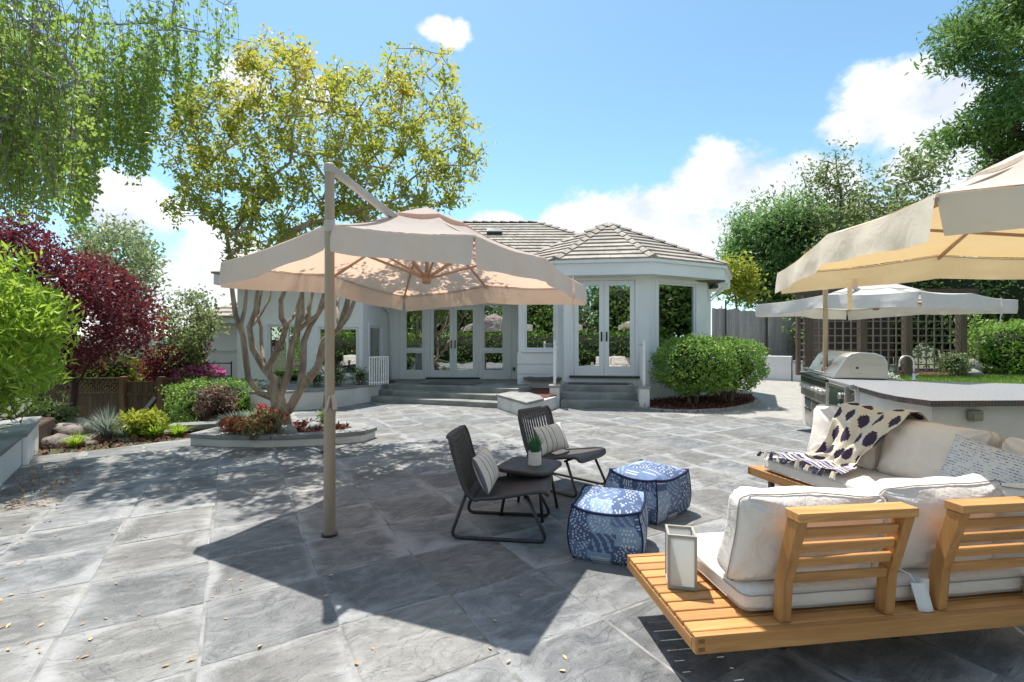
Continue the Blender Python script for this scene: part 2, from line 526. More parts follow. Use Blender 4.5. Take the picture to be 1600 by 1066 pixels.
M = {}
M['slate'] = slate_mat()
M['grout'] = simple('grout', (0.36, 0.35, 0.335), 0.9, (0.15, 0.15, 0.14), 4.5, 0.5, 90)
M['stucco'] = simple('stucco', (0.85, 0.85, 0.845), 0.85, (0.79, 0.79, 0.78), 0.9, 0.3, 110, spec=0.2, dist=0.004)
M['stucco_warm'] = simple('planter_stucco', (0.76, 0.75, 0.72), 0.9, (0.62, 0.61, 0.58), 1.6, 0.35, 90, spec=0.2)
M['trim'] = simple('white_trim_paint', (0.82, 0.83, 0.83), 0.45, (0.78, 0.79, 0.79), 1.2)
M['glass'] = glass_mat()
M['curtain'] = fabric('curtain_cloth', (0.62, 0.68, 0.62))
M['dark_room'] = simple('dark_room', (0.16, 0.155, 0.15), 0.9)
M['roof'] = simple('roof_tile', (0.44, 0.385, 0.325), 0.85, (0.32, 0.28, 0.24), 2.2, 0.4, 50, rnd_amt=0.12)
M['roof_under'] = simple('roof_underlay', (0.07, 0.06, 0.055), 0.9)
M['step'] = simple('step_stone', (0.34, 0.34, 0.32), 0.85, (0.2, 0.205, 0.19), 2.0, 0.4, 50)
M['cap_stone'] = simple('cap_stone', (0.34, 0.335, 0.315), 0.85, (0.21, 0.21, 0.205), 2.2, 0.5, 40)
M['teak'] = wood('teak', (0.60, 0.31, 0.112), (0.41, 0.185, 0.056), 0, rnd_amt=0.2)
M['teak_y'] = wood('teak_cross', (0.60, 0.31, 0.112), (0.41, 0.185, 0.056), 1, rnd_amt=0.2)
M['teak_z'] = wood('teak_upright', (0.58, 0.295, 0.10), (0.40, 0.178, 0.053), 2, rnd_amt=0.16)
M['canvas'] = fabric('cushion_canvas', (0.79, 0.725, 0.665), wr=0.7)
M['piping'] = fabric('piping_cord', (0.36, 0.335, 0.31))
M['piping_pale'] = fabric('pale_piping', (0.58, 0.54, 0.49))
M['steel_dark'] = simple('dark_steel', (0.10, 0.10, 0.095), 0.45, metal=0.7)
M['taupe_metal'] = simple('taupe_metal', (0.43, 0.335, 0.245), 0.5, (0.34, 0.265, 0.195), 3, metal=0.25, spec=0.5, stretch=(1, 1, 0.2))
M['taupe_pale'] = simple('pale_taupe_metal', (0.55, 0.49, 0.42), 0.45, metal=0.3)
M['resin'] = simple('brown_resin', (0.062, 0.056, 0.055), 0.5, (0.045, 0.041, 0.04), 4, spec=0.45)
M['chair_tube'] = simple('chair_tube', (0.035, 0.034, 0.036), 0.38, spec=0.5)
M['mulch'] = simple('mulch', (0.165, 0.06, 0.04), 0.95, (0.075, 0.03, 0.022), 22, 0.9, 60, rnd_amt=0.2, dist=0.02)
M['soil'] = simple('soil', (0.12, 0.075, 0.05), 0.95, (0.07, 0.045, 0.032), 6, 0.8, 30, dist=0.02)
M['fence'] = wood('weathered_fence', (0.20, 0.125, 0.082), (0.11, 0.068, 0.046), 2, 0.85, 9)
M['fence_post'] = wood('fence_post_wood', (0.28, 0.155, 0.085), (0.18, 0.095, 0.052), 2, 0.8, 9)
M['lattice_timber'] = wood('lattice_timber', (0.30, 0.235, 0.19), (0.2, 0.155, 0.13), 2, 0.8, 9)
M['shed_timber'] = wood('shed_timber', (0.07, 0.052, 0.045), (0.04, 0.03, 0.027), 2, 0.9, 9)
M['grey_fence'] = wood('grey_fence', (0.50, 0.485, 0.47), (0.32, 0.31, 0.30), 2, 0.9, 9)
M['dark_timber'] = wood('dark_timber', (0.17, 0.115, 0.09), (0.10, 0.07, 0.055), 2, 0.8, 9)
M['stainless'] = simple('stainless', (0.74, 0.71, 0.67), 0.36, (0.68, 0.65, 0.61), 5, metal=1.0, stretch=(1, 1, 8), spec=0.5)
M['black_metal'] = simple('black_metal', (0.03, 0.03, 0.032), 0.35, spec=0.5)
M['granite'] = simple('granite', (0.37, 0.37, 0.38), 0.36, (0.21, 0.21, 0.22), 45, spec=0.5, detail=8)
M['mosaic'] = simple('mosaic_tile', (0.11, 0.075, 0.065), 0.25, (0.05, 0.05, 0.06), 9, spec=0.6, rnd_amt=0.4)
M['lawn'] = simple('lawn', (0.20, 0.31, 0.07), 0.9, (0.14, 0.24, 0.05), 1.2, 0.9, 120, dist=0.03)
M['rock'] = simple('rock', (0.36, 0.31, 0.27), 0.9, (0.2, 0.165, 0.145), 5, 0.9, 14, rnd_amt=0.25, dist=0.03)
M['bark_myrtle'] = simple('myrtle_bark', (0.50, 0.385, 0.28), 0.75, (0.21, 0.155, 0.115), 9, 0.9, 24, stretch=(1, 1, 0.28), dist=0.012)
M['bark_grey'] = simple('grey_bark', (0.22, 0.18, 0.15), 0.9, (0.12, 0.095, 0.08), 6, 0.7, 25, stretch=(1, 1, 0.3), dist=0.01)
M['bark_dark'] = simple('dark_bark', (0.09, 0.065, 0.055), 0.9, (0.06, 0.045, 0.04), 6, 0.6, 25, stretch=(1, 1, 0.3), dist=0.01)
M['bark_birch'] = simple('birch_bark', (0.46, 0.44, 0.40), 0.8, (0.22, 0.2, 0.18), 7, 0.4, 30, stretch=(1, 1, 3))
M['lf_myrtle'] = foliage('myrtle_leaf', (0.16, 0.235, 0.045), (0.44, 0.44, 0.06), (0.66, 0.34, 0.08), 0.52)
M['lf_birch'] = foliage('birch_leaf', (0.13, 0.215, 0.04), (0.29, 0.40, 0.075), None, 0.52)
M['lf_bright'] = foliage('bright_leaf', (0.181, 0.326, 0.042), (0.409, 0.554, 0.066), (0.602, 0.602, 0.107), 0.45, 0.35)
M['lf_plum'] = foliage('plum_leaf', (0.06, 0.018, 0.024), (0.18, 0.03, 0.038), (0.40, 0.08, 0.08), 0.42)
M['lf_green'] = foliage('green_leaf', (0.120, 0.217, 0.053), (0.256, 0.374, 0.090), None, 0.42)
M['lf_sage'] = foliage('sage_leaf', (0.17, 0.22, 0.10), (0.29, 0.35, 0.16), None, 0.42)
M['lf_hedge'] = foliage('hedge_leaf', (0.116, 0.226, 0.044), (0.262, 0.422, 0.081), (0.437, 0.582, 0.116), 0.36, 0.4)
M['lf_pine'] = foliage('pine_needle', (0.104, 0.208, 0.075), (0.246, 0.395, 0.122), None, 0.35)
M['lf_redwood'] = foliage('conifer_leaf', (0.056, 0.123, 0.040), (0.168, 0.280, 0.062), None, 0.38)
M['lf_olive'] = foliage('olive_leaf', (0.14, 0.19, 0.07), (0.26, 0.31, 0.115), None, 0.45)
M['lf_yellow'] = foliage('yellow_leaf', (0.22, 0.27, 0.03), (0.42, 0.44, 0.05), None, 0.4)
M['lf_red'] = foliage('red_leaf', (0.20, 0.05, 0.03), (0.42, 0.14, 0.06), (0.5, 0.32, 0.1), 0.4)
M['lf_bronze'] = foliage('bronze_leaf', (0.07, 0.035, 0.03), (0.22, 0.13, 0.10), (0.45, 0.30, 0.26), 0.35)
M['lf_lavender'] = foliage('lavender_leaf', (0.16, 0.22, 0.15), (0.28, 0.33, 0.27), (0.33, 0.30, 0.36), 0.35)
M['fl_pink'] = foliage('pink_petal', (0.45, 0.07, 0.25), (0.65, 0.18, 0.42), None, 0.4)
M['fl_red'] = foliage('red_petal', (0.55, 0.03, 0.05), (0.7, 0.08, 0.09), None, 0.3)
M['fl_white'] = foliage('white_petal', (0.7, 0.68, 0.6), (0.8, 0.78, 0.7), None, 0.3)
M['lf_core'] = simple('painted_shade_core', (0.035, 0.045, 0.02), 0.95, (0.02, 0.025, 0.012), 9, 0.9, 20, dist=0.05)  # shade inside the foliage put into one dark colour

# ------------------------------------------------------------------ ground
def sstep(a, b, x):
    t = min(1, max(0, (x - a) / (b - a)))
    return t * t * (3 - 2 * t)
def ground_h(x, y):
    v = -x * 0.503 + y * 0.864
    w = sstep(-6.0, -7.6, x)
    h = -0.17 - w * 0.34 * min(3.0, max(0, v - 10.3))
    far = math.hypot(x, y)
    h -= sstep(25, 80, far) * (6.0 if x < 4 else 1.0)
    h += sstep(120, 600, far) * 14.0 * max(0, noise.noise(Vector((x * 0.004, y * 0.004, 3.3))) + 0.1)
    if x > 10: h += 0.25 * sstep(11, 13, x) * sstep(10, 14, y)
    if y < 1.0: h += 0
    return h
ax = [-1500, -700, -350, -180, -100, -60, -40, -28] + list(np.arange(-20, 20.1, 0.8)) + [28, 40, 60, 100, 180, 350, 700, 1500]
me_ = MB()
g_n = len(ax)
me_.add([(x, y, ground_h(x, y)) for y in ax for x in ax],
        [(j * g_n + i, j * g_n + i + 1, (j + 1) * g_n + i + 1, (j + 1) * g_n + i) for j in range(g_n - 1) for i in range(g_n - 1)])
M['ground'] = simple('ground_earth', (0.115, 0.10, 0.06), 0.95, (0.07, 0.085, 0.035), 1.4, 0.8, 12, dist=0.04)
ground = me_.build('ground', M['ground'], smooth=True, kind='structure')

# patio: grout bed with a grid of split-face stones
patio_poly = [(-9.0, -4.8), (9, -4.8), (9, 9.1), (5.4, 9.1), (3.2, 9.75), (3.2, 12.2), (-6.2, 12.2), (-5.3, 10.0), (-4.55, 7.4), (-4.55, 6.86), (-6.6, 5.3), (-9, 3.4)]
patio = MB().prism(patio_poly, -0.16, -0.005).build('patio', M['grout'], kind='structure')
path_poly = [(-6.75, 5.2), (-4.5, 6.9), (-4.35, 8.0), (-5.15, 8.35), (-6.9, 6.45)]
lower_path = MB().prism(path_poly, -0.2, -0.135).build('garden_path', M['grout'], kind='structure')
UX, UY, VX, VY = 0.864, 0.503, -0.503, 0.864
def uv2w(u, v): return (u * UX + v * VX, u * UY + v * VY)
TILE = 0.6185
def slab_mesh(seed):
    r = random.Random(seed)
    h = TILE / 2
    out = []
    for side in range(4):
        for k in range(4):
            t = -h + 2 * h * k / 4
            j = r.uniform(-0.0035, 0.0035) if k else r.uniform(-0.004, 0.0)
            p = ((t, -h + j), (h - j, t), (-t, h - j), (-h + j, -t))[side]
            out.append(p)
    n = len(out)
    def ring(sc, z): return [(x * sc, y * sc, z + r.uniform(-0.0012, 0.0012)) for x, y in out]
    V = ring(0.955, 0.0) + ring(0.992, -0.004) + ring(1.0, -0.028)
    F = [tuple(range(n))]
    for a in range(2):
        F += [(a * n + i, (a + 1) * n + i, (a + 1) * n + (i + 1) % n, a * n + (i + 1) % n) for i in range(n)]
    mb = MB(); mb.add(V, F)
    return mb.mesh('paving_slab', M['slate'])
slab_meshes = [slab_mesh(i) for i in range(8)]
def vis(x, y, z=0, m=30):
    if y < 1.2: return False
    px = 800 + x / y * FPX; py = 533 - (z - 1.5) / y * FPX
    return -m < px < 1600 + m and py < 1066 + m + 60
HOUSE_FOOT = [(-6.4, 10.4), (-5.4, 10.5), (-4.4, 10.8), (-3.6, 11.9), (-3.1, 12.1), (-0.2, 11.0), (0.3, 9.6), (0.9, 10.7), (1.2, 11.2), (2.7, 10.9), (3.0, 10.7), (3.4, 10.6), (3.4, 14), (-6.4, 14)]
PLANTER_FOOT = [(-4.3, 7.2), (-2.5, 7.25), (-2.5, 7.7), (-3.4, 8.05), (-4.2, 7.8)]
KITCHEN_FOOT = [(4.25, 5.0), (9, 4.9), (9, 9), (5.6, 8.8)]
slab_spots = []
for ku in range(-16, 22):
    for kv in range(-8, 24):
        u = -0.145 + 0.625 * (ku + 0.5); v = 2.01 + 0.63 * (kv + 0.5)
        # the courses wander a little
        u += 0.012 * math.sin(kv * 1.7 + ku); v += 0.012 * math.sin(ku * 2.1)
        x, y = uv2w(u, v)
        pt = np.array([[x, y]])
        if not in_poly(pt, patio_poly)[0]: continue
        if in_poly(pt, HOUSE_FOOT)[0] or in_poly(pt, PLANTER_FOOT)[0] or in_poly(pt, KITCHEN_FOOT)[0]: continue
        if x < -4.55 and v > 7.85: continue
        if not (vis(x, y) or vis(x - 0.4, y + 0.2) or vis(x + 0.4, y + 0.2) or vis(x, y + 0.44)): continue
        slab_spots.append((math.hypot(x, y), x, y))
slab_spots.sort()
for i, (d_, x, y) in enumerate(slab_spots[:300]):
    o = link_mesh('paving_slab', slab_meshes[i * 5 % 8], patio, (x, y, random.uniform(-0.0015, 0.0015)),
                  (random.uniform(-0.002, 0.002), random.uniform(-0.002, 0.002), rad(30.2) + random.choice((0, math.pi)) + random.uniform(-0.006, 0.006)))
print('slabs', len(slab_spots))
if len(slab_spots) > 300:
    mb = MB()
    for d_, x, y in slab_spots[300:]:
        mb.box((x, y, -0.014), (TILE, TILE, 0.028), Matrix.Rotation(rad(30.2), 3, 'Z'))
    mb.build('far_paving', M['slate'], patio, kind='stuff')
mb = MB()
for ku in range(-16, 14):
    for kv in range(-14, 5):
        x, y = uv2w(-0.145 + 0.625 * (ku + 0.5), 2.01 + 0.63 * (kv + 0.5))
        if y > 2.3 or not in_poly(np.array([[x, y]]), patio_poly)[0] or any(abs(x - q[1]) < 0.1 and abs(y - q[2]) < 0.1 for q in slab_spots): continue
        mb.box((x, y, -0.014), (TILE, TILE, 0.028), Matrix.Rotation(rad(30.2), 3, 'Z'))
mb.build('near_paving', M['slate'], patio, kind='stuff')
# lower path slabs, laid in line with the path
pd = Vector((-0.55, 0.0, 0))
pa, pb = Vector((-6.75, 5.2, 0)), Vector((-4.5, 6.9, 0))
dd = (pb - pa).normalized(); nn_ = Vector((-dd.y, dd.x, 0))
for i in range(5):
    for j in range(3):
        c = pa + dd * (0.33 + i * 0.66 + 0.2 * (j % 2)) + nn_ * (0.32 + j * 0.63)
        if not in_poly(np.array([[c.x, c.y]]), [(-7.1, 5.3), (-6.75, 5.2), (-4.4, 6.9), (-4.25, 8.0), (-5.15, 8.4), (-7.1, 6.4)])[0]: continue
        link_mesh('paving_slab', slab_meshes[(i + 3 * j) % 8], lower_path, (c.x, c.y, -0.128), (0, 0, math.atan2(dd.y, dd.x)))

# brick path and the mulch bed by the tower
def brick_mat():
    k = N('grey_brick_paving')
    v = k.coord('Object')
    b = k.n('ShaderNodeTexBrick'); k.l(v, b.inputs['Vector'])
    b.inputs['Color1'].default_value = (0.42, 0.395, 0.36, 1); b.inputs['Color2'].default_value = (0.32, 0.305, 0.285, 1)
    b.inputs['Mortar'].default_value = (0.20, 0.185, 0.165, 1); b.inputs['Scale'].default_value = 4.6
    b.inputs['Mortar Size'].default_value = 0.025
    c = k.mix(k.math('MULTIPLY', k.ramp(k.noise(v, 2.2, 6), 0.35, 0.75), 0.4), b.outputs['Color'], (0.45, 0.43, 0.39))
    return k.done(k.bsdf(c, 0.9, 0, 0.3, k.bump(b.outputs['Fac'], -0.4, 0.006)))
M['brickpave'] = brick_mat()
bp = [(3.2, 9.75), (5.4, 9.1), (9.0, 9.1), (9.4, 12), (10.6, 18.0), (9.2, 19.1), (6.4, 17), (5.0, 12.5), (3.2, 12.2)]
MB().prism(bp, -0.16, -0.004).build('brick_path', M['brickpave'], kind='structure')
bed = [(2.78, 10.62), (3.2, 10.22), (3.9, 10.12), (4.7, 10.42), (5.5, 11.1), (6.15, 12.0), (6.45, 12.9), (6.3, 13.7), (5.6, 14.0), (5.15, 12.95), (3.35, 12.0), (2.85, 12.0)]
bc = Vector((4.4, 11.6, 0))
mulch_bed = props(MB().prism(bed, -0.1, 0.035).build('mulch_bed', M['mulch'], bevel=0.02), kind='structure')
edge_pts = bed[0:8]
me_ = MB()
for i in range(len(edge_pts) - 1):
    a, b = Vector((*edge_pts[i], 0)), Vector((*edge_pts[i + 1], 0))
    n_ = max(2, int((b - a).length / 0.2))
    for q in range(n_):
        me_.bar(a.lerp(b, (q + 0.03) / n_) + Vector((0, 0, 0.0)), a.lerp(b, (q + 0.97) / n_), 0.11, 0.10)
me_.build('bed_edging', M['brickpave'], mulch_bed, bevel=0.008, kind='stuff')
def scatter_chips(name, poly, n, z, mat, size=(0.05, 0.014, 0.008), parent=None, zf=None):
    P = np.array(poly); lo, hi = P.min(0), P.max(0)
    pts = rng.uniform(lo, hi, size=(n * 3, 2)); pts = pts[in_poly(pts, poly)][:n]
    zz = np.full(len(pts), z) if zf is None else np.array([zf(p[0], p[1]) for p in pts])
    C = np.column_stack([pts, zz + rng.random(len(pts)) * 0.02])
    V, F = leaf_arrays(C, size[0], aspect=0.4, up_w=0.8)
    o = link_mesh(name, np_mesh(name, V, F, mat, np.repeat(rng.random(len(C)), 2)), parent)
    o['kind'] = 'stuff'
    return o
M['chip'] = foliage('bark_chip', (0.06, 0.025, 0.018), (0.20, 0.07, 0.045), (0.30, 0.13, 0.09), 0.0, 0.9)
scatter_chips('mulch_chips', bed, 3800, 0.036, M['chip'], (0.075, 0, 0), mulch_bed)
# small wedge bed at the foot of the grill wall
wb = [(4.75, 8.2), (5.35, 8.75), (5.25, 8.9), (4.9, 8.9)]

# ------------------------------------------------------------------ house
house = thing('house', 'pale grey stucco house with a round-ended tower, tiled hip roofs and white glazed doors', 'house', (0, 13, 0))
house.location = (0, 0, 0)

class Face:
    def __init__(s, p0, p1):
        s.o = Vector((p0[0], p0[1], 0)); e = Vector((p1[0], p1[1], 0))
        s.L = (e - s.o).length; s.d = (e - s.o).normalized()
        s.n = Vector((s.d.y, -s.d.x, 0))
        s.R = Matrix((s.d, -s.n, Vector((0, 0, 1)))).transposed()
    def p(s, t, off, z): return s.o + s.d * t + s.n * off + Vector((0, 0, z))
    def box(s, mb, t0, t1, o0, o1, z0, z1):
        c = s.p((t0 + t1) / 2, (o0 + o1) / 2, (z0 + z1) / 2)
        mb.box(c, (abs(t1 - t0), abs(o1 - o0), abs(z1 - z0)), s.R)
    def t_px(s, px):
        """distance along the wall that is seen at image column px"""
        k = (px - 800) / FPX
        return (k * s.o.y - s.o.x) / (s.d.x - k * s.d.y)
    def y_at(s, t): return s.o.y + s.d.y * t
    def z_px(s, t, py): return 1.5 - (py - 533) / FPX * s.y_at(t)

def wall(f, z0, z1, openings=(), depth=0.14, t0=0.0, t1=None, name='wall', mat=None):
    t1 = f.L if t1 is None else t1
    ts = sorted({t0, t1, *[o[0] for o in openings], *[o[1] for o in openings]})
    zs = sorted({z0, z1, *[o[2] for o in openings], *[o[3] for o in openings]})
    mb = MB()
    for i in range(len(ts) - 1):
        for j in range(len(zs) - 1):
            tm, zm = (ts[i] + ts[i + 1]) / 2, (zs[j] + zs[j + 1]) / 2
            if any(o[0] < tm < o[1] and o[2] < zm < o[3] for o in openings): continue
            P = [f.p(ts[i], 0, zs[j]), f.p(ts[i + 1], 0, zs[j]), f.p(ts[i + 1], 0, zs[j + 1]), f.p(ts[i], 0, zs[j + 1])]
            mb.add(P, [(0, 1, 2, 3)])
    for (a, b, c, d) in openings:
        q = [(a, c), (b, c), (b, d), (a, d)]
        for i in range(4):
            (ta, za), (tb, zb) = q[i], q[(i + 1) % 4]
            mb.add([f.p(ta, 0, za), f.p(ta, -depth, za), f.p(tb, -depth, zb), f.p(tb, 0, zb)], [(0, 1, 2, 3)])
    return mb.build(name, mat or M['stucco'], house)

def window(f, a, b, c, d, mull=(), bars=(), fw=0.055, sill=True, casing=0.09, curtain=None):
    """frame in the opening a..b, c..d with mullions at fractions of the width and bars at fractions of the height"""
    mb = MB()
    for (t0, t1, z0, z1) in ((a, b, c, c + fw), (a, b, d - fw, d), (a, a + fw, c + fw, d - fw), (b - fw, b, c + fw, d - fw)):
        f.box(mb, t0, t1, -0.10, -0.015, z0, z1)
    for m in mull:
        t = a + (b - a) * m; f.box(mb, t - fw * 0.55, t + fw * 0.55, -0.098, -0.017, c + fw, d - fw)
    for m in bars:
        z = c + (d - c) * m; f.box(mb, a + fw, b - fw, -0.096, -0.019, z - fw * 0.6, z + fw * 0.6)
    w = mb.build('window', M['trim'], house, bevel=0.006, seg=1)
    if casing:
        cb = MB()
        f.box(cb, a - casing, a, 0.0, 0.022, c - 0.004, d + casing); f.box(cb, b, b + casing, 0.0, 0.022, c - 0.004, d + casing)
        f.box(cb, a, b, 0.0, 0.022, d, d + casing)
        cb.build('casing', M['stucco'], w, bevel=0.004, seg=1)
    if sill:
        sb = MB(); f.box(sb, a - casing - 0.03, b + casing + 0.03, 0.0, 0.075, c - 0.07, c - 0.004)
        sb.build('sill', M['trim'], w, bevel=0.008)
    te = [a + fw] + [x for m in mull for x in (a + (b - a) * m - fw * 0.55, a + (b - a) * m + fw * 0.55)] + [b - fw]
    ze = [c + fw] + [x for m in bars for x in (c + (d - c) * m - fw * 0.6, c + (d - c) * m + fw * 0.6)] + [d - fw]
    for i in range(0, len(te), 2):
        for j in range(0, len(ze), 2):
            pb = MB(); f.box(pb, te[i] - 0.005, te[i + 1] + 0.005, -0.062, -0.054, ze[j] - 0.005, ze[j + 1] + 0.005)
            pb.build('pane', M['glass'], w)
    if curtain:
        (q0, q1) = curtain
        cb = MB()
        t0, t1 = a + (b - a) * q0, a + (b - a) * q1
        cb.grid(lambda u, v: f.p(t0 + (t1 - t0) * u, -0.30 + 0.035 * math.sin(u * (t1 - t0) * 75), c - 0.05 + (d - c + 0.1) * v), 60, 2)
        cb.build('curtain', M['curtain'], w, smooth=True)
    return w

def french_door(f, a, b, c, d, bottom=0.2, stile=0.105, handle=M['black_metal']):
    mb = MB()
    j = 0.07
    f.box(mb, a, a + j, -0.11, 0.02, c, d); f.box(mb, b - j, b, -0.11, 0.02, c, d); f.box(mb, a + j, b - j, -0.11, 0.018, d - j, d)
    dr = mb.build('french_door', M['trim'], house, bevel=0.006, seg=1)
    tb = MB(); f.box(tb, a - 0.04, b + 0.04, -0.12, 0.08, c - 0.05, c - 0.002); tb.build('threshold', M['black_metal'], dr, bevel=0.005)
    m = (a + b) / 2
    for k, (t0, t1) in enumerate(((a + j + 0.004, m - 0.003), (m + 0.003, b - j - 0.004))):
        lb = MB()
        z0, z1 = c + 0.006, d - j - 0.004
        for (p, q, r_, s_) in ((t0, t0 + stile, z0, z1), (t1 - stile, t1, z0, z1), (t0 + stile, t1 - stile, z0, z0 + bottom), (t0 + stile, t1 - stile, z1 - stile, z1)):
            f.box(lb, p, q, -0.075, -0.03, r_, s_)
        lb.build('door_leaf', M['trim'], dr, bevel=0.005, seg=1)
        pb = MB(); f.box(pb, t0 + stile - 0.004, t1 - stile + 0.004, -0.056, -0.049, z0 + bottom - 0.004, z1 - stile + 0.004)
        pb.build('pane', M['glass'], dr)
        th = t1 - stile * 0.5 if k == 0 else t0 + stile * 0.5
        hb = MB()
        zc = c + 0.98
        f.box(hb, th - 0.02, th + 0.02, -0.03, -0.022, zc - 0.12, zc + 0.12)
        hb.tube([f.p(th, -0.02, zc - 0.10), f.p(th, 0.02, zc - 0.07), f.p(th, 0.025, zc), f.p(th, 0.02, zc + 0.07), f.p(th, -0.02, zc + 0.10)], 0.011, 8)
        hb.build('handle', handle, dr, smooth=True)
    return dr

WT = 3.12
# main wall with the wide glazed doors
fm = Face((-3.72, 14.3), (0.27, 14.3))
tp = fm.t_px
zp = lambda py: fm.z_px(0, py)
d0, d1 = tp(668), tp(748)
LS = (tp(632), tp(662)); RS = (tp(754), tp(788))
z_hi0, z_hi1, z_lo0, z_lo1 = zp(546.5), zp(475), zp(581), zp(549)
zd0, zd1 = 0.42, zp(474.5)
ops = [(d0, d1, zd0, zd1)] + [(s[0], s[1], z0, z1) for s in (LS, RS) for (z0, z1) in ((z_hi0, z_hi1), (z_lo0, z_lo1))]
wall(fm, 0.0, WT, ops)
french_door(fm, d0, d1, zd0, zd1, handle=simple('brass', (0.32, 0.22, 0.09), 0.35, metal=0.9))
for s, cu in ((LS, (0.0, 0.72)), (RS, (0.55, 1.0))):
    window(fm, s[0], s[1], z_hi0, z_hi1, sill=False, casing=0, curtain=cu)
    window(fm, s[0], s[1], z_lo0, z_lo1, sill=False, casing=0, curtain=cu)
tr = MB()
for px in (626, 665, 751, 797):
    t = tp(px); fm.box(tr, t - 0.035, t + 0.035, 0.0, 0.025, 0.40, WT)
tr.build('wall_trim', M['trim'], house, bevel=0.004, seg=1)
# left wing: front, angled and return walls
f1 = Face((-6.81, 11.9), (-5.0, 11.9)); f2 = Face((-5.0, 11.9), (-3.85, 12.4)); f3 = Face((-3.85, 12.4), (-3.72, 14.3))
a, b = f1.t_px(418), f1.t_px(472)
w1 = (a, b, f1.z_px(a, 604), f1.z_px(a, 508))
wall(f1, 0.0, WT, [w1]); window(f1, *w1, mull=(0.56,))
a, b = f2.t_px(497), f2.t_px(560)
w2 = (a, b, f2.z_px(a, 588), f2.z_px(a, 511))
wall(f2, 0.0, WT, [w2]); window(f2, *w2)
a, b = f3.t_px(577), f3.t_px(596)
w3 = (a, b, f3.z_px(a, 590), f3.z_px(a, 509))
wall(f3, 0.0, WT, [w3]); window(f3, *w3, casing=0.07)
wall(Face((-6.81, 18), (-6.81, 11.9)), -0.5, WT)
ds = MB()
ds.tube([(-3.80, 12.65, 3.0), (-3.77, 12.85, 2.75), (-3.66, 14.0, 2.45), (-3.60, 14.22, 2.3), (-3.60, 14.22, 0.4)], 0.045, 8)
ds.build('downspout', M['trim'], house, smooth=True)
# bay with one window and board siding under it
fb = Face((0.17, 12.6), (1.20, 12.6)); fbl = Face((0.27, 14.3), (0.17, 12.6)); fbr = Face((1.20, 12.6), (1.31, 12.16))
a, b = fb.t_px(820), fb.t_px(868)
wb_ = (a, b, 1.27, 2.62)
wall(fb, 0.0, WT, [wb_]); wall(fbl, 0.0, WT); wall(fbr, 0.0, WT)
window(fb, *wb_, casing=0.06)
for (z0, z1, pr) in ((0.30, 0.62, 0.030), (0.635, 0.88, 0.034), (0.895, 1.19, 0.030), (0.02, 0.285, 0.026)):
    mb = MB(); fb.box(mb, -0.03, fb.L + 0.02, 0.0, pr, z0, z1); mb.build('siding_board', M['stucco'], house, bevel=0.006, seg=1)
for px in (829, 864):
    t = fb.t_px(px)
    mb = MB(); fb.box(mb, t - 0.085, t + 0.085, 0.030, 0.040, 0.46, 0.585); v_ = mb.build('vent', M['stucco'], house, bevel=0.003, seg=1)
    mb = MB(); fb.box(mb, t - 0.07, t + 0.07, 0.040, 0.043, 0.475, 0.57)
    mb.build('vent_opening', M['black_metal'], v_)
ob_ = MB(); fm.box(ob_, fm.t_px(803) - 0.03, fm.t_px(803) + 0.03, 0.0, 0.04, 0.62, 0.72); ob_.build('wall_outlet', M['black_metal'], house, bevel=0.006)
# tower
ft = Face((1.31, 12.16), (3.39, 11.86)); fw_ = Face((3.39, 11.86), (5.2, 12.8)); fr_ = Face((5.2, 12.8), (6.05, 14.6)); fq = Face((6.05, 14.6), (5.9, 17))
a, b = ft.t_px(892), ft.t_px(997)
dt = (a, b, 0.63, 3.085)
wall(ft, 0.0, WT, [dt]); french_door(ft, *dt, bottom=0.23, stile=0.12)
a, b = fw_.t_px(1028), fw_.t_px(1087)
wt = (a, b, 1.28, 2.98)
wall(fw_, 0.0, WT, [wt]); window(fw_, *wt, bars=(), casing=0.10)
wall(fr_, 0.0, WT); wall(fq, 0.0, WT)
# rooms behind the glass
rm = MB()
rm.box2((-6.7, 17.6, 0.36), (5.8, 17.7, 3.1)); rm.box2((-6.7, 14.2, 0.3), (5.8, 17.6, 0.36)); rm.box2((-6.7, 12.0, 0.30), (-3.95, 14.2, 0.355)); rm.box2((0.3, 12.3, 0.5), (5.1, 14.2, 0.56))
rm.box2((-6.7, 12.6, 3.06), (5.6, 17.6, 3.10)); rm.box2((-3.98, 14.6, 0.36), (-3.9, 17.6, 3.06)); rm.box2((0.36, 14.6, 0.36), (0.44, 17.6, 3.06)); rm.box2((1.34, 13.1, 0.56), (1.40, 15, 3.06))
rm.bar((5.08, 12.95, 1.8), (5.72, 17.6, 1.8), 0.05, 2.5)
rm.build('interior_wall', M['dark_room'], house)
bl = MB(); fw_.box(bl, a + 0.06, b - 0.06, -0.16, -0.13, 2.84, 2.93); bl.build('roller_blind', M['curtain'], house)

# roofs -------------------------------------------------------------
roof = MB()
def plane_add(mb, P): mb.add(P, [tuple(range(len(P)))])
AP = Vector((2.8, 14.0, 4.90))
EV = [Vector(p) for p in ((-0.35, 13.3, 3.47), (1.05, 11.72, 3.47), (3.36, 11.40, 3.47), (5.60, 12.54, 3.47), (6.75, 14.75, 3.47), (6.4, 17.2, 3.47))]
for i in range(5): plane_add(roof, [EV[i] - Vector((0, 0, .012)), EV[i + 1] - Vector((0, 0, .012)), AP - Vector((0, 0, .012))])
RZ, RY, EY, EZ = 5.80, 17.5, 13.2, 3.36
ML, MRt = Vector((-3.4, RY, RZ)), Vector((0.93, RY, RZ))
ME0, ME1 = Vector((-4.4, EY, EZ)), Vector((5.2, EY, EZ))
plane_add(roof, [ME0 + Vector((0, 0, -.01)), ME1 + Vector((0, 0, -.01)), MRt + Vector((0, 0, -.01)), ML + Vector((0, 0, -.01))])
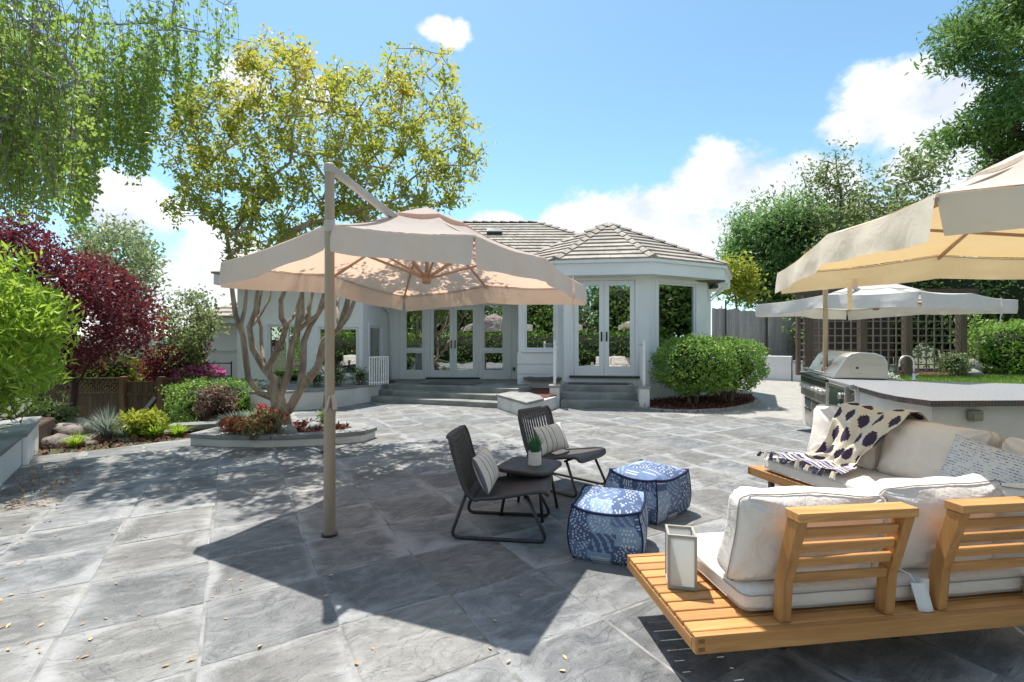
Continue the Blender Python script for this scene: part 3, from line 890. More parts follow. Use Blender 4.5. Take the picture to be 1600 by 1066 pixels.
plane_add(roof, [ME1, Vector((5.2, 21.8, EZ)), MRt])
plane_add(roof, [Vector((5.2, 21.8, EZ)), Vector((-8, 21.8, EZ)), ML, MRt])
LE0, LE1 = Vector((-7.2, 11.5, 3.12)), Vector((-4.0, 11.5, 3.12)); LR0, LR1 = Vector((-5.4, 15.0, 4.85)), Vector((-4.0, 15.0, 4.85))
plane_add(roof, [LE0, LE1, LR1, LR0]); plane_add(roof, [LE1, Vector((-3.4, 12.6, 3.12)), Vector((-3.4, 15.0, 4.85)), LR1]); plane_add(roof, [Vector((-7.2, 18, 3.12)), LE0, LR0])
roof = roof.build('roof', M['roof_under'], house)
def courses(poly, eave_a, eave_b, n, tile=0.33, th=0.036):
    """rows of wedge-shaped tiles over one roof plane"""
    a, b = Vector(eave_a), Vector(eave_b)
    ex = (b - a).normalized()
    nrm = (poly[1] - poly[0]).cross(poly[2] - poly[0]).normalized()
    if nrm.z < 0: nrm = -nrm
    ey = nrm.cross(ex).normalized()
    if ey.z < 0: ey = -ey
    pl = [((p - a).dot(ex), (p - a).dot(ey)) for p in poly]
    H = max(p[1] for p in pl)
    def span(y):
        xs = []
        for i in range(len(pl)):
            (x1, y1), (x2, y2) = pl[i], pl[(i + 1) % len(pl)]
            if abs(y1 - y2) < 1e-6: continue
            if min(y1, y2) - 1e-6 <= y <= max(y1, y2) + 1e-6: xs.append(x1 + (x2 - x1) * (y - y1) / (y2 - y1))
        return (min(xs), max(xs)) if len(xs) > 1 else None
    h = H / n
    W = lambda x, y, z: a + ex * x + ey * y + nrm * z
    for j in range(n):
        y0, y1 = j * h, min(H * 0.999, (j + 1.0) * h)
        s0, s1 = span(y0 + 1e-4), span(y1)
        if not s0: continue
        if not s1: s1 = ((s0[0] + s0[1]) / 2,) * 2
        mb = MB()
        m = max(1, int(round((s0[1] - s0[0]) / tile)))
        for k in range(m):
            f0, f1 = k / m + 0.0012, (k + 1) / m - 0.0012
            x00, x01 = s0[0] + (s0[1] - s0[0]) * f0, s0[0] + (s0[1] - s0[0]) * f1
            x10, x11 = s1[0] + (s1[1] - s1[0]) * f0, s1[0] + (s1[1] - s1[0]) * f1
            t = th + random.uniform(-0.003, 0.003); yy = y0 - 0.02 + random.uniform(-0.003, 0.003)
            mb.add([W(x00, yy, 0.002), W(x01, yy, 0.002), W(x01, yy, t + 0.018), W(x00, yy, t + 0.018), W(x10, y1 + 0.01, 0.004), W(x11, y1 + 0.01, 0.004), W(x11, y1 + 0.01, 0.014), W(x10, y1 + 0.01, 0.014)],
                   [(0, 1, 2, 3), (3, 2, 6, 7), (0, 3, 7, 4), (1, 5, 6, 2)])
        mb.build('roof_course', M['roof'], roof)
for i in range(4): courses([EV[i], EV[i + 1], AP], EV[i], EV[i + 1], 10)
courses([ME0, ME1, MRt, ML], ME0, ME1, 17)
courses([ME1, Vector((5.2, 21.8, EZ)), MRt], ME1, Vector((5.2, 21.8, EZ)), 15)
courses([LE0, LE1, LR1, LR0], LE0, LE1, 13)
hip_me = MB()
hip_me.add([(-0.13, -0.19, -0.035), (0, -0.19, 0.03), (0.13, -0.19, -0.035), (0.105, 0.19, -0.06), (0, 0.19, 0.0), (-0.105, 0.19, -0.06), (-0.13, -0.19, -0.075), (0.13, -0.19, -0.075)],
           [(0, 1, 4, 5), (1, 2, 3, 4), (0, 6, 7, 2, 1)])
hip_me = hip_me.mesh('hip_tile', M['roof'])
def hips(a, b, step=0.33):
    a, b = Vector(a), Vector(b); d = (b - a); n = int(d.length / step); dn = d.normalized()
    x = dn.cross(Vector((0, 0, 1))).normalized(); z = x.cross(dn)
    R = Matrix((x, dn, z)).transposed()
    for i in range(n):
        o = link_mesh('hip_tile', hip_me, roof)
        o.matrix_local = Matrix.Translation(a + dn * (i + 0.5) * d.length / n + z * 0.075) @ R.to_4x4()
for i in (1, 2, 3): hips(EV[i] + (AP - EV[i]) * 0.01, AP)
hips(EV[0].lerp(AP, 0.35), AP)
hips(ME1.lerp(MRt, 0.35), MRt); hips(ML, MRt)
bx = MB(); bx.box((-0.6, 16.3, 5.24), (0.5, 0.4, 0.10), Matrix.Rotation(rad(29.6), 3, 'X')); bx.build('roof_vent', M['black_metal'], roof)
# eaves band of the tower with its gutter lip, soffit under it
WC = Vector((3.0, 14.2, 0))
def ring_pts(off, z): return [Vector((p.x, p.y, z)) + (Vector((WC.x - p.x, WC.y - p.y, 0)).normalized() * off) for p in EV]
fa = MB()
o0, o1, i0 = ring_pts(0.05, 3.455), ring_pts(0.05, 3.10), ring_pts(0.62, 3.10)
for i in range(5):
    fa.add([o1[i], o1[i + 1], o0[i + 1], o0[i]], [(0, 1, 2, 3)]); fa.add([i0[i], i0[i + 1], o1[i + 1], o1[i]], [(0, 1, 2, 3)])
fa.build('fascia', M['stucco'], house)
ga = MB()
g0, g1, g2 = ring_pts(-0.02, 3.465), ring_pts(-0.02, 3.395), ring_pts(0.045, 3.385)
for i in range(5):
    ga.add([g1[i], g1[i + 1], g0[i + 1], g0[i]], [(0, 1, 2, 3)]); ga.add([g2[i], g2[i + 1], g1[i + 1], g1[i]], [(0, 1, 2, 3)])
ga.build('gutter', M['trim'], house)
fa = MB()
fa.box2((-3.9, 13.2, 3.06), (0.9, 13.26, 3.34)); fa.box2((-3.9, 13.26, 3.06), (0.9, 14.3, 3.10)); fa.box2((-0.2, 12.3, 3.04), (1.3, 12.36, 3.32)); fa.box2((-0.2, 12.36, 3.04), (1.3, 13.2, 3.08))
fa.box2((-7.15, 11.5, 2.86), (-4.0, 11.56, 3.10)); fa.box2((-7.15, 11.56, 2.86), (-4.0, 11.9, 2.90))
fa.build('fascia', M['stucco'], house)
rr_ = MB(); rr_.add([(-0.3, 12.28, 3.30), (1.3, 12.28, 3.30), (1.3, 13.3, 3.62), (-0.3, 13.3, 3.62)], [(0, 1, 2, 3)]); rr_.build('roof_apron', M['roof'], house)
br = MB(); br.bar((5.35, 13.1, 2.62), (5.78, 12.85, 3.05), 0.04, 0.05); br.bar((5.30, 13.0, 2.5), (5.85, 12.95, 3.06), 0.03, 0.03)
br.build('eave_bracket', M['trim'], house)
lm = MB(); lm.box((5.50, 13.1, 2.98), (0.14, 0.28, 0.10)); lm.build('flood_light', M['black_metal'], house)
# low far wing to the left
fl = MB(); fl.box2((-9.6, 15.0, -1.2), (-6.9, 17.5, 2.15)); fl.build('side_wing_wall', M['stucco'], house)
fl = MB(); fl.box2((-9.62, 14.96, 1.18), (-6.9, 15.0, 1.25)); fl.box2((-9.85, 14.7, 2.05), (-6.85, 14.76, 2.24)); fl.box2((-9.8, 14.76, 2.05), (-6.85, 15.0, 2.09)); fl.build('fascia', M['trim'], house)
pw = [Vector((-9.85, 14.65, 2.24)), Vector((-6.85, 14.65, 2.24)), Vector((-6.85, 17.0, 3.4)), Vector((-7.9, 17.0, 3.4))]
courses(pw, pw[0], pw[1], 8)

# steps, landings, low planters in front of the house ----------------
sd = Vector((0.938, -0.346, 0)); sn = Vector((0.346, 0.938, 0))
steps = thing('entrance_steps', 'wide flight of three grey stone steps up to the double glazed doors under the parasol', 'steps', (-1.8, 11.3, 0))
so = Vector((-3.75, 11.97, 0)); SL = 3.72
def stp(lst): return [tuple((so + sd * a + sn * b).xy) for a, b in lst]
for i, (off, z, e0) in enumerate(((0.0, 0.122, 0.0), (0.37, 0.245, 0.12), (0.74, 0.37, 0.24))):
    if i < 2: pl = stp([(e0, off), (SL + i * 0.05, off), (SL + i * 0.05, off + 0.45), (e0, off + 0.45)])
    else: pl = stp([(e0, off), (SL + 0.15, off), (SL + 0.2, off + 0.9)]) + [(0.16, 14.29), (-3.70, 14.29)] + stp([(0.1, off + 0.7)])
    zb = (-0.03, 0.085, 0.205)[i]
    o = MB().prism([(p[0] - steps.location.x, p[1] - steps.location.y) for p in pl], -0.03, z).build('step' if i < 2 else 'landing', M['step'], steps, bevel=0.015)
dm = props(MB().box((-1.6, 12.75, 0.377), (1.5, 0.75, 0.013), Matrix.Rotation(rad(-12), 3, 'Z')).build('door_mat', M['black_metal'], bevel=0.004), 'black rubber mat lying before the double doors under the parasol', 'door mat', 'door mats')
tsn = Vector((0.143, 0.990, 0)); tsd = Vector((0.990, -0.143, 0)); to = Vector((1.10, 10.85, 0))
tsteps = thing('tower_steps', 'narrow flight of grey stone steps between two white piers below the tower doors', 'steps', (1.9, 10.9, 0))
for i, (off, z) in enumerate(((0.0, 0.15), (0.33, 0.30), (0.66, 0.455))):
    e = 0.42 if i < 2 else 0.9
    pl = [to + tsd * 0.0 + tsn * off, to + tsd * 1.72 + tsn * off, to + tsd * 1.72 + tsn * (off + e), to + tsn * (off + e)]
    MB().prism([(p.x - 1.9, p.y - 10.9) for p in pl], -0.03, z).build('step' if i < 2 else 'landing', M['step'], tsteps, bevel=0.014)
mc = to + tsd * 0.86 + tsn * 1.02
props(MB().box((mc.x, mc.y, 0.462), (1.45, 0.52, 0.013), Matrix.Rotation(rad(-8), 3, 'Z')).build('door_mat', M['black_metal'], bevel=0.004), 'black rubber mat on the top step of the tower stairs', 'door mat', 'door mats')
for (t, lab) in ((-0.14, 'white stucco pier with a stone cap left of the tower steps'), (1.84, 'white stucco pier with a stone cap right of the tower steps beside the mulch')):
    c = to + tsd * t + tsn * 0.12
    pier = thing('pier', lab, 'pier', (c.x, c.y, -0.02), rad(-8), 'piers flanking the tower steps')
    MB().box2((-0.11, -0.14, 0), (0.11, 0.14, 0.47)).build('pier_body', M['stucco_warm'], pier, bevel=0.01)
    MB().box2((-0.135, -0.17, 0.472), (0.135, 0.17, 0.52)).build('cap', M['cap_stone'], pier, bevel=0.01)
    rl = thing('stair_rail', ('white metal stair rail with upright bars at the left of the tower steps' if t < 0 else 'white metal stair rail with upright bars at the right of the tower steps'), 'railing', (c.x, c.y, 0.5), rad(-8), 'tower stair rails')
    L_ = 1.12 if t < 0 else 0.9
    MB().box2((-0.03, -0.05, 0), (0.03, 0.01, 1.0)).build('post', M['trim'], rl, bevel=0.004)
    MB().box2((-0.02, 0.012, 0.90), (0.02, L_, 0.945)).build('top_rail', M['trim'], rl, bevel=0.004)
    bm_ = MB().box2((-0.014, 0.03, 0.10), (0.014, 0.055, 0.90)).mesh('baluster', M['trim'])
    for q in range(9 if t < 0 else 5): link_mesh('baluster', bm_, rl, (0, q * 0.115, 0))
# curved planter under the left bay
cp = [(-5.52, 10.12), (-5.0, 10.2), (-4.5, 10.42), (-4.08, 10.78), (-3.75, 11.25), (-3.52, 11.75), (-3.40, 12.25), (-3.46, 12.75), (-3.83, 12.42), (-5.02, 11.86), (-6.1, 11.86)]
pln = thing('curved_planter', 'white curved planter wall with stone coping below the left windows', 'planter', (-4.8, 11, 0))
loc = lambda P: [(p[0] + 4.8, p[1] - 11) for p in P]
MB().prism(loc(cp), -0.1, 0.385).build('planter_wall', M['stucco_warm'], pln, bevel=0.01)
cc = Vector((-4.7, 11.4)); cpo = [tuple(Vector(p) + (Vector(p) - cc).normalized() * 0.03) if i < 8 else p for i, p in enumerate(cp)]
MB().prism(loc(cpo), 0.387, 0.43).build('coping', M['cap_stone'], pln, bevel=0.01)
gr = thing('balcony_rail', 'short white metal guard rail with upright bars on the curved planter', 'railing', (-3.45, 11.55, 0.43))
g_a, g_b = Vector((0.02, 0.02, 0)), Vector((0.36, 0.42, 0))
MB().bar(g_a + Vector((0, 0, .68)), g_b + Vector((0, 0, .68)), 0.035, 0.03).build('top_rail', M['trim'], gr)
MB().bar(g_a + Vector((0, 0, .06)), g_b + Vector((0, 0, .06)), 0.03, 0.025).build('bottom_rail', M['trim'], gr)
bm_ = MB().box2((-0.014, -0.014, 0), (0.014, 0.014, 0.67)).mesh('baluster', M['trim'])
for q in range(9): link_mesh('baluster', bm_, gr, g_a.lerp(g_b, q / 8))
# angular planter between the two flights
ap = [(-0.33, 10.72), (0.05, 9.85), (0.28, 9.30), (0.62, 9.95), (1.0, 10.75), (1.05, 12.55), (0.15, 12.55), (0.02, 11.3)]
apl = thing('angular_planter', 'low white wedge-shaped planter between the two flights of steps', 'planter', (0.3, 10.5, 0))
loc = lambda P: [(p[0] - 0.3, p[1] - 10.5) for p in P]
MB().prism(loc(ap), -0.05, 0.26).build('planter_wall', M['stucco_warm'], apl, bevel=0.01)
cq = [(-0.36, 10.72), (0.04, 9.82), (0.28, 9.26), (0.66, 9.92), (0.62, 10.45), (0.36, 11.25), (-0.02, 11.3)]
MB().prism(loc(cq), 0.262, 0.315).build('coping', M['cap_stone'], apl, bevel=0.01)
MB().prism(loc([(0.64, 10.3), (1.0, 10.78), (1.04, 12.5), (0.2, 12.5), (0.38, 11.3)]), 0.2, 0.275).build('mulch', M['mulch'], apl)

# ------------------------------------------------------------------ plants
def grow(limbs, targets, seed=1, seg=0.22, wob=0.05, tip=0.006, power=0.5, rise=0.0, lrad=None):
    """limbs: polylines (first limb starts at the root, later ones join the nearest node); targets: twig ends.
    Returns node positions, parents, radii."""
    r = np.random.default_rng(seed)
    P, par, mr = [], [], []
    def near(p, bias=True):
        A = np.array(P); d = np.linalg.norm(A - np.array(p), axis=1)
        if bias: d = d + np.where(A[:, 2] > p[2] - 0.05, 0.5 * (A[:, 2] - p[2] + 0.05), 0)
        return int(np.argmin(d))
    for li, L in enumerate(limbs):
        pi = -1 if li == 0 else near(L[0], False)
        pts = [Vector(p) for p in L]
        if li: pts = [Vector(P[pi])] + pts[1:] if (Vector(P[pi]) - pts[0]).length < 0.25 else [Vector(P[pi])] + pts
        cur = pi
        if cur == -1: P.append(tuple(pts[0])); par.append(-1); mr.append(lrad[0][0] if lrad else 0); cur = 0
        for i in range(len(pts) - 1):
            a, b = pts[i], pts[i + 1]; n = max(1, int((b - a).length / seg))
            for k in range(n):
                q = a.lerp(b, (k + 1) / n) + Vector(r.normal(size=3) * wob * 0.25)
                P.append(tuple(q)); par.append(cur); cur = len(P) - 1
                f_ = (i + (k + 1) / n) / (len(pts) - 1); mr.append(lrad[li][0] + (lrad[li][1] - lrad[li][0]) * f_ if lrad else 0)
    root = Vector(P[0])
    T = sorted([Vector(t) for t in targets], key=lambda t: (t - root).length)
    ends = []
    for t in T:
        i = near(t); a = Vector(P[i]); L = (t - a).length
        n = max(1, int(L / seg)); cur = i
        bend = Vector(r.normal(size=3)) * 0.08 * L + Vector((0, 0, -rise * L))
        for k in range(n):
            s = (k + 1) / n
            q = a.lerp(t, s) + bend * math.sin(math.pi * s) + Vector(r.normal(size=3) * wob * 0.3)
            P.append(tuple(q)); par.append(cur); cur = len(P) - 1
        ends.append(cur)
    nd = len(P); cnt = np.zeros(nd)
    ch = [0] * nd
    for i in range(nd):
        if par[i] >= 0: ch[par[i]] += 1
    for i in range(nd - 1, -1, -1):
        if ch[i] == 0: cnt[i] += 1
        if par[i] >= 0: cnt[par[i]] += cnt[i]
    rr = tip * np.maximum(cnt, 1) ** power
    if lrad: rr[:len(mr)] = mr
    return np.array(P), par, rr, ends
def skeleton_mesh(mb, P, par, R, n=6, rmax=9):
    nd = len(P); kids = [[] for _ in range(nd)]
    for i in range(nd):
        if par[i] >= 0: kids[par[i]].append(i)
    stack = [(0, None)]
    while stack:
        i, p = stack.pop()
        chain = [p] if p is not None else []
        cur = i
        while True:
            chain.append(cur)
            k = kids[cur]
            if not k: break
            k = sorted(k, key=lambda q: -R[q])
            for q in k[1:]: stack.append((q, cur))
            cur = k[0]
        if len(chain) < 2: continue
        rs = [min(rmax, R[c]) for c in chain]
        if p is not None: rs[0] = min(rs[0], rs[1] * 1.15)
        mb.tube([P[c] for c in chain], rs, n if rs[0] > 0.02 else 4, cap=False)
def tree(name, label, base, limbs, targets, leaf, bark, nleaf, lsize, spread, seed=1, group=None, tip=0.006, power=0.5, rmax=0.3, val=None, along=4, **kw):
    P, par, R, ends = grow(limbs, targets, seed, tip=tip, power=power, **{k: kw.pop(k) for k in ('seg', 'wob', 'rise', 'lrad') if k in kw})
    t = thing(name, label, 'tree', base, 0, group)
    b = np.array(base)
    mb = MB(); skeleton_mesh(mb, P - b, par, R, rmax=rmax)
    mb.build('trunk', bark, t, smooth=True)
    r = np.random.default_rng(seed + 5)
    sites = []
    for e in ends:
        cur = e
        for k in range(along):
            sites.append(P[cur])
            if par[cur] < 0: break
            cur = par[cur]
    sites = np.array(sites); cv = r.random(len(sites))
    idx = r.integers(0, len(sites), nleaf)
    C = sites[idx] + r.normal(size=(nleaf, 3)) * spread
    v = np.clip(cv[idx] * 0.55 + r.random(nleaf) * 0.45, 0, 1) if val is None else val(C, r)
    leaves_obj('crown', C - b, lsize, leaf, t, v, **kw)
    return t
def poly_points(poly, n, Y0, Y1, seed, yfn=None):
    """points of a crown whose outline seen from the terrace is poly; depth between Y0 and Y1"""
    r = np.random.default_rng(seed)
    Q = np.array(poly, float); lo, hi = Q.min(0), Q.max(0)
    pts = r.uniform(lo, hi, size=(n * 6, 2)); pts = pts[in_poly(pts, poly)][:n]
    out = []
    for (px, py) in pts:
        out.append(at(px, py, r.uniform(Y0, Y1)))
    return out
def clump_crown(ells, nclump, per, spread, seed, shell=0.55, flat=1.0):
    r = np.random.default_rng(seed)
    C, v = [], []
    w = np.array([e[1][0] * e[1][1] * e[1][2] for e in ells]) ** 0.67; w /= w.sum()
    for k in range(nclump):
        c, rd = ells[r.choice(len(ells), p=w)]
        d = r.normal(size=3); d /= np.linalg.norm(d)
        rr = shell + (1 - shell) * r.random() ** 0.6
        p = np.array(c) + d * np.array(rd) * rr
        q = p + r.normal(size=(per, 3)) * spread * np.array([1, 1, flat])
        C.append(q); v.append(np.clip(r.random() * 0.6 + r.random(per) * 0.4, 0, 1))
    return np.concatenate(C), np.concatenate(v)
def core_ball(mb, c, rd, seed=0, n=14):  # solid ball filling a crown, coloured dark in place of inner shade
    mb.grid(lambda u, v: Vector(c) + Vector((math.cos(2 * math.pi * u) * math.sin(math.pi * v) * rd[0], math.sin(2 * math.pi * u) * math.sin(math.pi * v) * rd[1], math.cos(math.pi * v) * rd[2])) * (1 + 0.16 * noise.noise(Vector((u * 5 + seed, v * 5, seed)))), n, n, True)
def bush(name, label, pos, rd, nleaf, lsize, leaf, cat='shrub', group=None, seed=1, ells=None, core=0.72, shell=0.78, power=2.0, stems=5, bark=None, zc=None, **kw):
    """shrub standing at pos; rd its half sizes"""
    r = np.random.default_rng(seed)
    t = thing(name, label, cat, pos, 0, group)
    zc = rd[2] if zc is None else zc
    ells = ells or [((0, 0, zc), rd)]
    C = []; per = nleaf // len(ells)
    for c, q in ells:
        d = r.normal(size=(per, 3))
        d = d / (np.sum(np.abs(d) ** power, axis=1, keepdims=True) ** (1 / power))
        rr = shell + (1.04 - shell) * r.random((per, 1)) ** 0.8
        nz = np.array([1 + 0.25 * noise.noise(Vector(x * 2.1) + Vector((seed, 0, 0))) + 0.08 * noise.noise(Vector(x * 6)) for x in d])[:, None]
        C.append(np.array(c) + d * rr * nz * np.array(q))
    C = np.concatenate(C); C = C[C[:, 2] > 0.01]
    cl = np.array([noise.noise(Vector(x) * 3.5) for x in C])
    v = np.clip(0.5 + cl * 0.6 + (r.random(len(C)) - 0.5) * 0.6, 0, 1)
    leaves_obj('foliage', C, lsize, leaf, t, v, **kw)
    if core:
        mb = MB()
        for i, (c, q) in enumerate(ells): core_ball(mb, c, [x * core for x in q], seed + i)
        mb.build('dark_core', M['lf_core'], t, smooth=True, kind='stuff')
    if stems:
        mb = MB()
        for k in range(stems):
            a = 2 * math.pi * k / stems + r.random()
            tx, ty = math.cos(a) * rd[0] * 0.45, math.sin(a) * rd[1] * 0.45
            mb.tube([(tx * 0.2, ty * 0.2, -0.05), (tx * 0.5, ty * 0.5, zc * 0.4), (tx, ty, zc * 0.95)], [0.018 * (1 + rd[2]), 0.014 * (1 + rd[2]), 0.008], 6, cap=False)
        mb.build('stem', bark or M['bark_grey'], t, smooth=True)
    return t
def tuft(name, label, pos, h, spread, n, mat, cat='plant', group=None, seed=1, w=0.012, bend=0.5, flowers=None):
    """grassy clump: arching blades from one foot"""
    r = np.random.default_rng(seed)
    t = thing(name, label, cat, pos, 0, group)
    V, F, c = [], [], []
    for k in range(n):
        a = r.random() * 2 * math.pi; q = r.random() ** 0.7
        d = np.array([math.cos(a), math.sin(a), 0]); s = np.array([-d[1], d[0], 0])
        p0 = d * q * spread * 0.25; L = h * (0.6 + 0.5 * r.random())
        b = len(V)
        for j, f in enumerate((0, 0.4, 0.75, 1.0)):
            p = p0 + d * q * spread * (f ** 1.6) + np.array([0, 0, L * (f - bend * q * f * f)])
            ww = w * (1 - f) ** 0.6 + 0.001
            V += [p - s * ww / 2, p + s * ww / 2]
        for j in range(3): F.append((b + 2 * j, b + 2 * j + 1, b + 2 * j + 3, b + 2 * j + 2)); c.append(r.random())
    o = link_mesh('foliage', np_mesh('foliage', V, F, mat, c), t); o['kind'] = 'stuff'
    if flowers:
        fm_, nf, fs = flowers
        C = np.column_stack([r.normal(size=nf) * spread * 0.5, r.normal(size=nf) * spread * 0.5, h * (0.65 + 0.4 * r.random(nf))])
        leaves_obj('blossom', C, fs, fm_, t, aspect=0.9)
    return t

# crape myrtle in the raised bed ------------------------------------------------
mp = [(-4.64, 6.92), (-4.1, 6.80), (-3.4, 6.78), (-2.7, 6.92), (-2.22, 7.14), (-2.12, 7.45), (-2.5, 7.85), (-3.2, 8.15), (-4.0, 8.1), (-4.55, 7.6)]
mc_ = Vector((-3.4, 7.45))
mpl = thing('tree_planter', 'low curved planter with stone coping round the multi-stemmed tree', 'planter', (-3.4, 7.45, 0))
loc = lambda P: [(p[0] + 3.4, p[1] - 7.45) for p in P]
MB().prism(loc(mp), -0.2, 0.105).build('planter_wall', M['stucco_warm'], mpl, bevel=0.01)
mo = [tuple(Vector(p) + (Vector(p) - mc_).normalized() * 0.03) for p in mp]; mi = [tuple(mc_ + (Vector(p) - mc_) * 0.72) for p in mp]
cs = [0, 1, 2, 3, 4, 5, 6, 7, 8, 9]
for i in cs:
    j = (i + 1) % len(mp)
    q = [mo[i], mo[j], mi[j], mi[i]]
    q = [Vector(x).lerp(Vector(y), 0.012) for x, y in ((q[0], q[1]), (q[1], q[0]), (q[2], q[3]), (q[3], q[2]))]
    MB().prism(loc(q), 0.107, 0.165).build('coping', M['cap_stone'], mpl, bevel=0.008)
MB().prism(loc(mi), 0.05, 0.15).build('mulch', M['mulch'], mpl)
scatter_chips('mulch_chips', loc([tuple(mc_ + (Vector(p) - mc_) * 0.70) for p in mp]), 1100, 0.152, M['chip'], (0.07, 0, 0), mpl)
MY = 7.4
def mst(lst, y0=0.0, y1=0.0):
    n = len(lst)
    return [at(350 + x * 0.2814, 400 + y * 0.2814, MY + y0 + (y1 - y0) * i / max(1, n - 1)) for i, (x, y) in enumerate(lst)]
mbase = Vector((-3.5, 7.4, 0.12))
myr_limbs = [
    [mbase] + mst([(313, 880), (305, 800), (285, 730), (270, 690)]),
    mst([(300, 800), (200, 755), (135, 680), (98, 450), (62, 330), (48, 200), (30, 0), (20, -160)], 0, -0.5),
    mst([(270, 690), (238, 640), (165, 520), (138, 400), (172, 300), (200, 150), (215, -20)], 0, 0.5),
    mst([(98, 450), (96, 380), (110, 280), (130, 140), (120, -60)], -0.3, -0.1),
    mst([(160, 370), (190, 360), (245, 250), (262, 180), (300, 0)], 0.4, 0.9),
    mst([(250, 650), (318, 480), (345, 390), (318, 340), (315, 250), (350, 150), (340, -60)], 0.1, -0.6),
    mst([(310, 790), (350, 650), (378, 530), (395, 420), (415, 300), (430, 180), (440, -40)], 0.0, 0.2),
    mst([(395, 430), (440, 380), (468, 280), (500, 170), (560, -30)], 0.1, 0.9),
    mst([(440, 385), (520, 320), (550, 230), (568, 160), (640, -40)], 0.1, -0.5),
    mst([(315, 880), (350, 860), (420, 750), (432, 600), (445, 480), (480, 390), (560, 260), (610, 150), (700, -60)], -0.05, 0.3),
    mst([(422, 740), (520, 620), (560, 470), (640, 400), (685, 280), (700, 210), (760, 40), (860, -120)], 0.0, -0.6),
    mst([(645, 395), (690, 330), (740, 220), (850, 60), (960, -60)], -0.4, -0.9),
    mst([(630, 395), (620, 300), (640, 190), (680, 20)], -0.3, 0.6),
    mst([(345, 400), (390, 330), (415, 250), (455, 100)], 0.0, 0.7),
    mst([(398, 420), (440, 330), (445, 200), (490, 60)], 0.1, -0.4),
    mst([(235, 630), (205, 470), (190, 330), (205, 220), (240, 60)], 0.2, 0.9),
    mst([(470, 400), (468, 320), (490, 240), (520, 110)], 0.2, 0.8),
]
MLR = [(0.145, 0.085), (0.058, 0.024), (0.062, 0.024), (0.034, 0.02), (0.034, 0.016), (0.055, 0.024), (0.062, 0.026), (0.045, 0.02), (0.034, 0.02), (0.075, 0.024), (0.068, 0.022), (0.036, 0.016), (0.034, 0.016), (0.03, 0.016), (0.03, 0.016), (0.032, 0.016), (0.03, 0.016)]
myr_poly = [(250, 335), (262, 300), (243, 210), (285, 125), (335, 150), (392, 55), (425, 40), (468, 55), (500, 110), (540, 85), (565, 112), (600, 92), (640, 62), (662, 92), (700, 72), (715, 160), (752, 190), (758, 250), (735, 320), (690, 322), (600, 330), (560, 380), (520, 360), (440, 390), (380, 395), (360, 370), (300, 350)]
myr_t = poly_points(myr_poly, 820, 6.2, 8.8, 11) + poly_points([(505, 110), (585, 105), (590, 240), (510, 240)], 45, 6.8, 8.4, 12)
def myr_val(C, r):
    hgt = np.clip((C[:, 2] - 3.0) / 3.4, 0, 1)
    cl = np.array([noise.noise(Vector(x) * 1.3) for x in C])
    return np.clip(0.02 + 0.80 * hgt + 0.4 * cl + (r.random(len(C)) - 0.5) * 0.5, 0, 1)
tree('crape_myrtle', 'multi-stemmed tree with peeling bark and yellow-green leaves in the curved planter', tuple(mbase), myr_limbs, myr_t, M['lf_myrtle'], M['bark_myrtle'], 22000, 0.080, 0.062, 3, tip=0.0055, power=0.45, rmax=0.2, lrad=MLR, val=myr_val, along=3, aspect=0.5, up_w=0.5)

